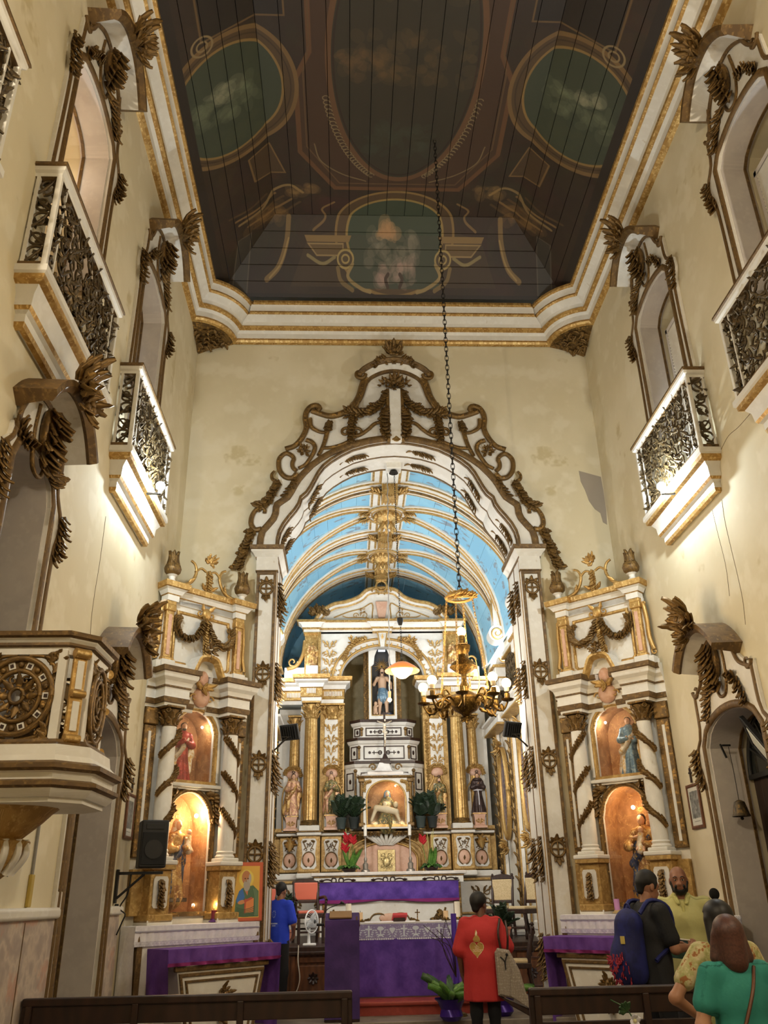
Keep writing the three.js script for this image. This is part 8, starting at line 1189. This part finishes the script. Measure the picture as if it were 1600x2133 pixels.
const longHair = (m, L, W = 0.1) => ({ m, prims: [ell([0, 0.04, -0.018], [0.092, 0.095, 0.106]), cap([0, 0.02, -0.05], [0, -L, -0.055], 0.085, W), cap([-0.075, 0.0, -0.005], [-0.09, -L * 0.9, -0.01], 0.035, 0.045), cap([0.075, 0.0, -0.005], [0.09, -L * 0.9, -0.01], 0.035, 0.045)], cut: (x, y, z) => (z > 0.03 && y < 0.06 ? 0.02 : -1) });
MT.hairB = mat({ map: mottled(128, 16, 301, [15, 11, 10], [10, 8, 7], [22, 17, 15]), roughness: 0.6 }, 8); MT.hairR = mat({ map: mottled(128, 16, 303, [84, 50, 40], [64, 36, 30], [104, 66, 52]), roughness: 0.5 }, 8); MT.hairD = mat({ map: mottled(128, 16, 305, [17, 12, 11], [11, 8, 8], [26, 19, 17]), roughness: 0.5 }, 8);
const fabric = (hex, metre = 4) => cloth({ color: hex, bumpMap: bumpT, bumpScale: 0.004, sheen: 0.3 }, 1.4);
{ // man in the red T-shirt seen from behind
  const r = person('man in red shirt seen from behind with a pale bag on his shoulder', [0.66, 0, 1.8], PI - 0.12, 1.6, { shirt: fabric(0xb32a2a), skin: skin(0x6b4634), hair: { m: MT.hairB, prims: [ell([0, 0.04, -0.02], [0.094, 0.096, 0.108]), cap([0, 0.0, -0.07], [0, -0.05, -0.075], 0.055, 0.045)], cut: (x, y, z) => (z > 0.05 && y < 0.08 ? 0.02 : y < -0.02 && z > -0.01 ? 0.02 : -1) }, hem: 0.6, sleeve: 0.95, loose: 0.085, fat: 1.34, shoulder: 0.19, headTurn: -0.7, armL: [[0.29, 1.12, -0.02], [0.25, 0.88, 0.1]], armR: [[0.26, 1.1, -0.02], [0.24, 0.86, 0.08]], pants: plain(0x0e0f13, 0.9) });
  const out = []; for (let i = 0; i < 60; i++) { const t = (i / 60) * 2 * PI, x = 16 * Math.sin(t) ** 3, y = 13 * Math.cos(t) - 5 * Math.cos(2 * t) - 2 * Math.cos(3 * t) - Math.cos(4 * t); out.push([0.5 + x / 34, 0.33 + y / 52]); }
  const inPoly = (u, v, P) => { let c = false; for (let i = 0, j = P.length - 1; i < P.length; j = i++) if (P[i][1] > v !== P[j][1] > v && u < ((P[j][0] - P[i][0]) * (v - P[i][1])) / (P[j][1] - P[i][1]) + P[i][0]) c = !c; return c; };
  const flame = [[0.32, 0.56], [0.26, 0.66], [0.34, 0.74], [0.4, 0.78], [0.42, 0.9], [0.5, 1.0], [0.56, 0.92], [0.58, 0.8], [0.7, 0.72], [0.74, 0.64], [0.68, 0.56]];
  const pm = printTex(160, 256, (g, w, h) => { g.fillStyle = '#b08a44'; g.fillRect(0, 0, w, h); g.fillStyle = '#e9dcc0'; g.beginPath(); g.moveTo(70, 40); g.lineTo(84, 10); g.lineTo(92, 30); g.lineTo(78, 62); g.fill(); g.strokeStyle = '#e8d6a8'; g.lineWidth = 5; g.beginPath(); out.forEach(([u, v], i) => (i ? g.lineTo(u * w * 0.98, (1 - v) * h) : g.moveTo(u * w * 0.98, (1 - v) * h))); g.closePath(); g.stroke(); g.strokeStyle = '#e4c9c0'; g.lineWidth = 3; seed(311); for (let r = 0; r < 4; r++) { g.beginPath(); let x = [56, 62, 34, 38][r]; const e = [96, 104, 128, 124][r], y = 150 + r * 14; g.moveTo(x, y); while (x < e) { x += rr(3, 6); g.lineTo(x, y + rr(-5, 4)); } g.stroke(); } });
  put('heart_print', r.S(patch(r.shirt, 0.05, 0.06, 1.17, 0.17, 0.3, -1, (u, v) => inPoly(1 - u, v, out) || inPoly(1 - u, v, flame), 40, 60)), pm, r.o);
  const b = thing('shoulder_bag', 'pale grey patterned cloth bag hanging from the shoulder of the man in red', 'bag', [0.9, 0.52, 1.98], -0.25);
  const bm = cloth({ map: (() => { const f = fbm(9, 315, 4); return tex(256, (u, v) => mixc([176, 166, 150], [140, 128, 114], sst(0.02, 0.06, Math.abs(Math.sin(40 * u + 6 * f(u, v)) * Math.sin(36 * v + 5 * f(v, u))) * 0.5))); })() }, 3);
  put('bag_body', [slab([[-0.12, 0.1], [0.1, 0.06], [0.2, -0.02], [0.12, 0.32], [0.02, 0.52], [-0.1, 0.54], [-0.13, 0.5]], 0.1, 0.02, [], -0.05), slab([[0.0, 0.1], [0.24, -0.04], [0.14, 0.2], [0.04, 0.36]], 0.05, 0.01, [], 0.02)], bm, b); put('bag_base', slab([[-0.12, 0.1], [0.24, -0.04], [0.2, -0.09], [0.02, 0.0]], 0.1, 0.01, [], -0.06), MT.darkwood, b);
  each('strap', [tube([[-0.06, 0.5, 0.0], [-0.08, 0.68, 0.02], [-0.06, 0.82, -0.06]], 0.012), tube([[0.0, 0.48, -0.02], [0.02, 0.66, 0.02], [0.0, 0.8, -0.06]], 0.012)], MT.darkwood, b); put('toggle', [ball(0.014, 0.0, 0.48, 0.06), tube([[-0.07, 0.46, 0.055], [-0.03, 0.42, 0.06], [-0.02, 0.34, 0.06]], 0.006), tube([[0.0, 0.47, 0.06], [-0.02, 0.42, 0.06], [-0.02, 0.34, 0.06]], 0.006)], MT.black, b);
}
{ // person in the bright blue jersey behind the pier
  const r = person('person in bright blue jersey half hidden behind the left pier', [-1.74, 0.25, -1.0], PI - 0.5, 1.55, { shirt: fabric(0x1f3fd0), skin: MSKD, hair: shortHair(MT.hairB), hem: 0.86, sleeve: 0.8, armL: [[0.24, 1.12, 0.02], [0.16, 0.98, 0.16]], armR: [[0.24, 1.12, 0.02], [0.16, 0.98, 0.16]], nod: 0.25 });
  put('back_print', r.S(patch(r.shirt, 0.05, 0.02, 1.2, 0.16, 0.24, -1, (u, v) => v < 0.3 || Math.hypot((u - 0.5) / 0.22, (v - 0.75) / 0.24) < 1, 16, 24)), printTex(64, 96, (g, w, h) => { g.fillStyle = '#2a48cc'; g.fillRect(0, 0, w, h); g.fillStyle = '#aab8e8'; for (let i = 0; i < 9; i++) { const a = PI * (0.15 + (i / 8) * 1.7); g.beginPath(); g.arc(32 + 12 * Math.sin(a), 24 - 18 * Math.cos(a), 3, 0, 7); g.fill(); } g.fillStyle = '#dfe5f6'; for (let i = 0; i < 10; i++) g.fillRect(6 + i * 5.2, 72, 3.6, 7); for (let i = 0; i < 5; i++) g.fillRect(20 + i * 5.2, 84, 3.4, 6); }), r.o);
}
{ // man in yellow polo facing the camera
  const c = person('bald bearded man in pale yellow polo shirt facing the camera', [2.42, 0, 3.2], -0.3, 1.79, { shirt: fabric(0xbdb97c), skin: skin(0x8a5d45), beard: MT.hairB, brows: MT.hairB, mouth: 0x7c4a42, hem: 0.82, sleeve: 0.82, loose: 0.085, fat: 1.22, shoulder: 0.205, armR: [[0.31, 1.12, -0.02], [0.27, 0.86, 0.05]], armL: [[0.28, 1.1, 0.0], [0.24, 0.86, 0.1]] });
  put('collar', c.S(body([cap([-0.055, 1.45, 0.02], [-0.035, 1.395, 0.1], 0.022, 0.018), cap([0.055, 1.45, 0.02], [0.035, 1.395, 0.1], 0.022, 0.018), cap([-0.06, 1.455, -0.02], [0.06, 1.455, -0.02], 0.026), cap([-0.066, 1.452, 0.0], [-0.06, 1.448, 0.03], 0.022), cap([0.066, 1.452, 0.0], [0.06, 1.448, 0.03], 0.022)], 0.008, 0.015)), fabric(0xcbc983), c.o); put('placket', c.S(rbox(0.026, 0.14, 0.012, 0, 1.31, 0.118, 0.004, [-0.12, 0, 0])), fabric(0xbdb974), c.o);
}
{ // man in black with the blue backpack, seen in profile
  const t = PI / 2 + 0.3, p = [1.84, 0, 3.9], c = person('man in black shirt with blue backpack looking down at a folder', p, t, 1.74, { shirt: fabric(0x15161a), skin: skin(0x9a6c52), hair: shortHair(MT.hairB, 0.004), brows: MT.hairB, mouth: 0x7c4a42, hem: 0.84, sleeve: 0.72, fat: 1.1, shoulder: 0.19, nod: 0.32, armL: [[0.24, 1.1, 0.06], [0.1, 1.1, 0.3]], armR: [[0.25, 1.1, 0.07], [0.12, 1.12, 0.31]], handR: { d: [-0.6, 0, 0.7], n: [-0.3, -0.8, 0], bend: 0.5 }, handL: { d: [0.5, 0, 0.8], n: [0.2, 0.8, 0], bend: 0.5 } });
  put('wrist_watch', c.S(xf(torus(0.032, 0.009, 0, 0, 0), [0.155, 1.115, 0.25], [0, -0.5, 0])), MT.black, c.o);
  const b = thing('backpack', 'dark blue backpack with red flowers worn by the man in black', 'backpack', [p[0], 0.84, p[2]], t), bm = cloth({ map: (() => { const f = fbm(6, 321, 4); return tex(256, (u, v) => mixc([26, 34, 104], [18, 24, 78], sst(0.35, 0.65, f(u, v)))); })() }, 2);
  const pk = [cap([0, 0.12, -0.23], [0, 0.46, -0.21], 0.14, 0.12), ell([0, 0.2, -0.3], [0.15, 0.17, 0.09]), ell([0, 0.5, -0.2], [0.13, 0.1, 0.08])]; put('pack', body(pk, 0.013, 0.05), bm, b); each('strap', [-1, 1].map((s) => tube([[s * 0.12, 0.56, -0.16], [s * 0.14, 0.66, -0.06], [s * 0.14, 0.6, 0.12], [s * 0.17, 0.35, 0.1], [s * 0.18, 0.2, -0.1]], 0.02, 6, 20)), bm, b); put('top_loop', torus(0.04, 0.008, 0, 0.6, -0.2, [0, 0, 0], 6, 14), bm, b);
  seed(325); const fl = []; for (let i = 0; i < 34; i++) { const x = rr(-0.13, 0.13), y = rr(0.04, 0.26), z = surfZ(pk, 0.05, x, y, -1); for (let k = 0; k < 4; k++) fl.push(xf(leaf(0, 0, rr(0, 6.3), 0.04, 0.022, { t: 0, curl: 0.1 }), [x, y, z - 0.001], [0, PI + x * 4, 0])); } put('flower_print', fl, plain(0x9c2438, 0.7), b); put('yellow_patch', [xf(rbox(0.04, 0.06, 0.008, 0, 0, 0, 0.003), [-0.09, 0.36, -0.345], [0, 0.5, 0])], plain(0xc9b25c, 0.7), b);
  const fo = thing('folder', 'dark blue and green printed folder held by the man in black', 'folder', [2.12, 1.1, 3.62], 0.2); put('cover', rbox(0.26, 0.16, 0.012, 0.06, 0, 0, 0.003, [-0.2, 0, -0.12]), mat({ map: mottled(256, 4, 331, [22, 34, 92], [26, 74, 60], [64, 120, 52]), roughness: 0.4 }, 3), fo); put('sheets', rbox(0.25, 0.012, 0.02, 0.065, 0.078, -0.012, 0.002, [-0.2, 0, -0.12]), MT.wick, fo);
}
{ // women at the lower right
  const teal = fabric(0x2a8378), w = person('woman in teal blouse with red brown hair seen from behind', [1.26, 0, 7.0], PI + 0.15, 1.43, { shirt: teal, skin: skin(0xb98a6c), hair: longHair(MT.hairR, 0.13, 0.085), hem: 0.8, sleeve: 0.55, loose: 0.075, fat: 1.12, shoulder: 0.185, headTurn: -0.25, armL: [[0.27, 1.1, 0.0], [0.27, 0.86, 0.06]], armR: [[0.28, 1.1, 0.0], [0.27, 0.86, 0.06]] });
  put('bag_strap', w.S(tube([[-0.09, 1.42, -0.075], [-0.02, 1.3, -0.135], [0.08, 1.1, -0.14], [0.16, 0.92, -0.13]], 0.011, 6, 16)), MT.wood, w.o);
  const floral = (a, b, c, sd) => cloth({ map: mottled(256, 9, sd, a, b, c, 0.4, [150, 96, 50]) }, 2.2);
  person('woman with long dark hair and flowered blouse, hand on hip, beyond the teal blouse', [1.5, 0, 6.3], PI - 0.1, 1.5, { shirt: floral([196, 184, 140], [150, 150, 90], [214, 206, 172], 341), skin: skin(0xa8785a), hair: longHair(MT.hairD, 0.26, 0.1), hem: 0.8, sleeve: 0.6, armR: [[0.4, 1.12, -0.1], [0.2, 0.98, 0.06]], armL: [[0.27, 1.1, 0], [0.26, 0.86, 0.06]], headTurn: 0.4, nod: 0.2 });
  person('person with dark hair and yellow green flowered top at the right picture edge', [2.12, 0, 6.1], PI - 0.3, 1.5, { shirt: floral([186, 184, 80], [120, 138, 56], [222, 190, 90], 343), skin: skin(0x9a6c52), hair: longHair(MT.hairB, 0.24, 0.11), hem: 0.8, sleeve: 0.6, nod: 0.1 });
  const f = thing('pew_flower', 'white artificial flower with green leaves tied to the right pew', 'flower', [1.28, 0.72, 5.0]); seed(351); for (let i = 0; i < 9; i++) { const q = leaf(0, 0, rr(0, 6.3), 0.06, 0.045, { t: 0.5, lobes: 0 }); put('petal', q, MT.linen, f); } put('flower_centre', ball(0.014, 0, 0, 0.02), plain(0xd9d2a0, 0.7), f); for (let i = 0; i < 5; i++) put('green_leaf', leaf(-0.05, 0.06, 1.2 + i * 0.5, 0.08, 0.045, { t: 0.3 }), MT.leafG, f); put('tie', tube([[0, 0, 0], [-0.03, 0.06, -0.02], [-0.06, 0.1, -0.35]], 0.005), MT.leafG, f);
}

// ---------------------------------------------------------------- lamps
function floodlight(name, label, p, target, w, h, k, color, bracket, group) {
  const o = thing(name, label, 'floodlight', p, 0, group), head = new THREE.Group();
  head.name = 'lamp_head'; o.add(head);
  head.lookAt(V3(...target)); // +z of the head towards the target
  put('housing', [rbox(w * 1.12, h * 1.15, 0.05, 0, 0, -0.03, 0.012), ...Array.from({ length: 7 }, (_, i) => box(0.008, h * 0.9, 0.025, (i - 3) * w * 0.14, 0, -0.065))], MT.black, head);
  put('lamp_glass', box(w, h, 0.006, 0, 0, 0.001), glow(color, k * 0.02), head);
  if (bracket) put('bracket', bracket, MT.iron, o);
  const l = new THREE.RectAreaLight(color, k, w, h); l.castShadow = true;
  l.position.set(...p).addScaledVector(V3(...target).sub(V3(...p)).normalize(), 0.02); l.lookAt(...target); scene.add(l);
  return o;
}
// warm bulbs on the rear balconies, out of the picture
for (const s of [-1, 1]) {
  const o = thing('rear_bulb', s < 0 ? 'warm bulb on the left nave wall behind the viewer' : 'warm bulb on the right nave wall behind the viewer', 'bulb', [s * 3.05, 6.3, 10.4]);
  put('bulb_glass', ball(0.07, 0, 0.06, 0), glow(WARM, 12), o); put('lamp_base', cyl(0.025, 0.03, 0.08, 0, -0.03, 0), MT.white, o); put('arm', box(0.3, 0.02, 0.03, s * 0.14, -0.07, 0), MT.iron, o);
  const l = new THREE.PointLight(WARM, LUX.nave, 0, 2); l.shadow.radius = 3.5; lampAt(o, l, 0, 0.06, 0);
}
// floodlights on the arch piers that light the chancel
for (const s of [-1, 1]) floodlight('pier_floodlight', s < 0 ? 'black floodlight on the left chancel pier above the blue shirt' : 'black floodlight on the right chancel pier beside the chandelier', [s * 1.62, 3.8, -0.5], [s * -0.7, 6.2, -5.6], 0.26, 0.2, LUX.flood * 14, new THREE.Color(1, 0.98, 0.95), [tube([[0, -0.06, 0.02], [s * 0.08, -0.12, 0.02], [s * 0.22, -0.26, 0.02]], 0.014), box(0.26, 0.012, 0.012, 0, -0.08, 0.03)]);
// cool bulbs on the balconies nearest the altar
for (const s of [-1, 1]) {
  const o = thing('balcony_bulb', s < 0 ? 'bright cool bulb clipped to the left balcony nearest the altar' : 'bright cool bulb clipped to the right balcony nearest the altar', 'bulb', [s * 2.98, 5.94, 3.1]);
  put('bulb_glass', ball(0.055, 0, 0.06, 0), glow(COOL, 14), o); put('lamp_base', cyl(0.022, 0.025, 0.07, 0, -0.01, 0), MT.white, o); put('clip', box(0.16, 0.02, 0.03, s * 0.07, -0.04, 0), MT.iron, o);
  const l = new THREE.PointLight(COOL, LUX.balcony, 0, 2); l.shadow.radius = 2.5; lampAt(o, l, 0, 0.06, 0);
}
// chains, pendant lamp and chandelier
function chain(o, p0, p1, link, r, m, name = 'chain') {
  const a = V3(...p0), b = V3(...p1), L = a.distanceTo(b), n = Math.round(L / (link * 0.72)), d = b.clone().sub(a).normalize(), q = new THREE.Quaternion().setFromUnitVectors(V3(0, 1, 0), d), g = [];
  for (let i = 0; i < n; i++) { const e = torus(link * 0.36, r, 0, 0, 0, [0, 0, 0], 4, 10); e.scale(0.62, 1.35, 1); if (i % 2) e.rotateY(PI / 2); e.applyQuaternion(q); const p = a.clone().lerp(b, (i + 0.5) / n); e.translate(p.x, p.y, p.z); g.push(e); }
  const c = put(name, g, m, o); c.userData.kind = 'stuff'; return c;
}
{
  const o = thing('chandelier', 'bronze chandelier with lit globe bulbs hanging on a long chain from the nave ceiling', 'chandelier', [0.47, 3.42, 3.0]);
  seed(401);
  chain(o, [0.04, 8.4, 0], [0.01, 1.28, 0], 0.1, 0.007, MT.iron);
  put('chain_crown', [xf(torus(0.15, 0.018, 0, 0, 0, [PI / 2, 0, 0], 6, 24), [0, 1.22, 0]), ...leafRope([[-0.15, 1.22, 0.05], [0, 1.22, 0.15], [0.15, 1.22, 0.05]], 0.08, 7), rbox(0.3, 0.02, 0.02, 0, 1.23, 0, 0.005)], MT.gold, o);
  for (let i = 0; i < 4; i++) { const a = (i / 4) * 2 * PI + 0.4; chain(o, [0.15 * Math.cos(a), 1.2, 0.15 * Math.sin(a)], [0.26 * Math.cos(a), 0.16, 0.26 * Math.sin(a)], 0.05, 0.004, MT.gold, 'stay_chain'); }
  put('central_vase', lathe([[0, -0.14], [0.03, -0.12], [0.05, -0.09], [0.12, -0.05], [0.17, 0.03], [0.17, 0.08], [0.12, 0.12], [0.05, 0.16], [0.06, 0.2], [0.03, 0.26], [0.03, 0.34], [0.1, 0.38], [0.15, 0.42], [0.13, 0.46], [0.07, 0.5], [0.05, 0.56], [0.08, 0.6], [0.09, 0.66], [0.05, 0.68], [0, 0.69]], 24), MT.brass, o);
  put('finial', [...cluster(0, -0.12, 0.09, 10, 0, PI, 2 * PI, 1), leaf(0, -0.1, -PI / 2, 0.12, 0.06)], MT.brass, o);
  const bulb = (x, y, z, k) => { put('bulb', ball(0.052, x, y, z, [1, 1.05, 1], 16, 12), glow(0xffcf8a, 9), o); put('bulb_neck', cyl(0.024, 0.03, 0.05, x, y - 0.065, z), plain(0xd8cbb0, 0.5), o); const l = new THREE.PointLight(BULB, LUX.chand * k, 0, 2); l.shadow.radius = 2.5; lampAt(o, l, x, y, z); };
  for (let i = 0; i < 8; i++) {
    const a = (i / 8) * 2 * PI + 0.2, c = Math.cos(a), s = Math.sin(a), Q = (r, y) => [r * c, y, r * s], g = new THREE.Group(); g.name = 'arm'; o.add(g);
    put('branch', tube([Q(0.13, 0.02), Q(0.22, 0.08), Q(0.3, 0.04), Q(0.34, -0.06), Q(0.4, -0.06), Q(0.45, 0.02)], (t) => 0.02 - 0.008 * t, 6, 24), MT.brass, g); each('branch_scroll', [tube([Q(0.2, 0.08), Q(0.26, 0.14), Q(0.32, 0.12), Q(0.3, 0.06), Q(0.27, 0.08)], 0.01, 6, 16), ...[0.2, 0.3, 0.38].map((r, k) => { const e = leaf(0, 0, -0.6 - k * 0.4, 0.1, 0.05, { t: 0.2 }); e.rotateY(-a); e.translate(r * c, 0.0, r * s); return e; })], MT.brass, g);
    put('drip_pan', xf(lathe([[0.01, 0], [0.06, 0.015], [0.07, 0.03], [0.03, 0.025], [0.028, 0.09], [0, 0.09]], 14), [0.45 * c, 0.02, 0.45 * s]), MT.brass, g);
    if (i !== 5 && i !== 2) bulb(0.45 * c, 0.22, 0.45 * s, 1);
  }
  bulb(0.0, 0.82, 0.0, 1); put('top_socket', cyl(0.03, 0.035, 0.1, 0, 0.72, 0), MT.brass, o); put('flex', tube([[0.14, 0.5, 0.0], [0.16, 0.25, 0.05], [0.1, 0.05, 0.1]], 0.006), plain(0xcbb27a, 0.5), o);
}
{
  const o = thing('pendant_lamp', 'pendant lamp with wide amber glass shade hanging in the chancel arch', 'pendant lamp', [0.05, 4.62, -0.75]);
  chain(o, [-0.04, 3.56, 0], [-0.01, 0.98, 0], 0.055, 0.004, MT.iron); put('ceiling_cup', xf(lathe([[0, 0], [0.03, 0.0], [0.05, 0.06], [0.05, 0.11], [0, 0.12]], 14), [-0.01, 0.86, 0]), MT.iron, o); chain(o, [-0.005, 0.86, 0], [0, 0.28, 0], 0.05, 0.004, MT.iron);
  put('shade', lathe([[0.03, 0.27], [0.1, 0.25], [0.2, 0.19], [0.27, 0.13], [0.265, 0.115], [0.19, 0.17], [0.1, 0.225], [0.03, 0.245]], 32), new THREE.MeshPhysicalMaterial({ color: 0xe8b266, roughness: 0.7, transmission: 0.45, thickness: 0, side: THREE.DoubleSide }), o);
  put('shade_cap', lathe([[0, 0.3], [0.05, 0.29], [0.07, 0.26], [0.03, 0.25]], 16), MT.brass, o); put('glass_bowl', lathe([[0, 0.0], [0.06, 0.015], [0.13, 0.07], [0.17, 0.14], [0.165, 0.16], [0.1, 0.2], [0, 0.2]], 24), glow(0xffd59a, 7), o);
  const l = new THREE.PointLight(BULB, LUX.pendant, 0, 2); l.shadow.radius = 5; lampAt(o, l, 0, -0.06, 0);
  const r = thing('hanging_bulb', 'single small bulb on a twisted grey cord beside the pendant lamp', 'bulb', [-0.13, 4.42, -1.2]); put('twisted_cord', tube(Array.from({ length: 60 }, (_, i) => { const t = i / 59; return [0.09 * t * 0.6 + 0.006 * Math.cos(i * 2.1), 0.1 + 4.13 * t, 0.006 * Math.sin(i * 2.1)]; }), 0.009, 5, 180), plain(0x9a9690, 0.7), r); put('socket', cyl(0.022, 0.028, 0.1, 0, 0.06, 0), plain(0x8a6a4a, 0.6), r); put('bulb_glass', ball(0.035, 0, -0.02, 0), glow(0xffc987, 10), r);
  const l2 = new THREE.PointLight(BULB, LUX.chand * 0.6, 0, 2); l2.shadow.radius = 1.7; lampAt(r, l2, 0, -0.02, 0);
}

renderer.render(scene, camera);
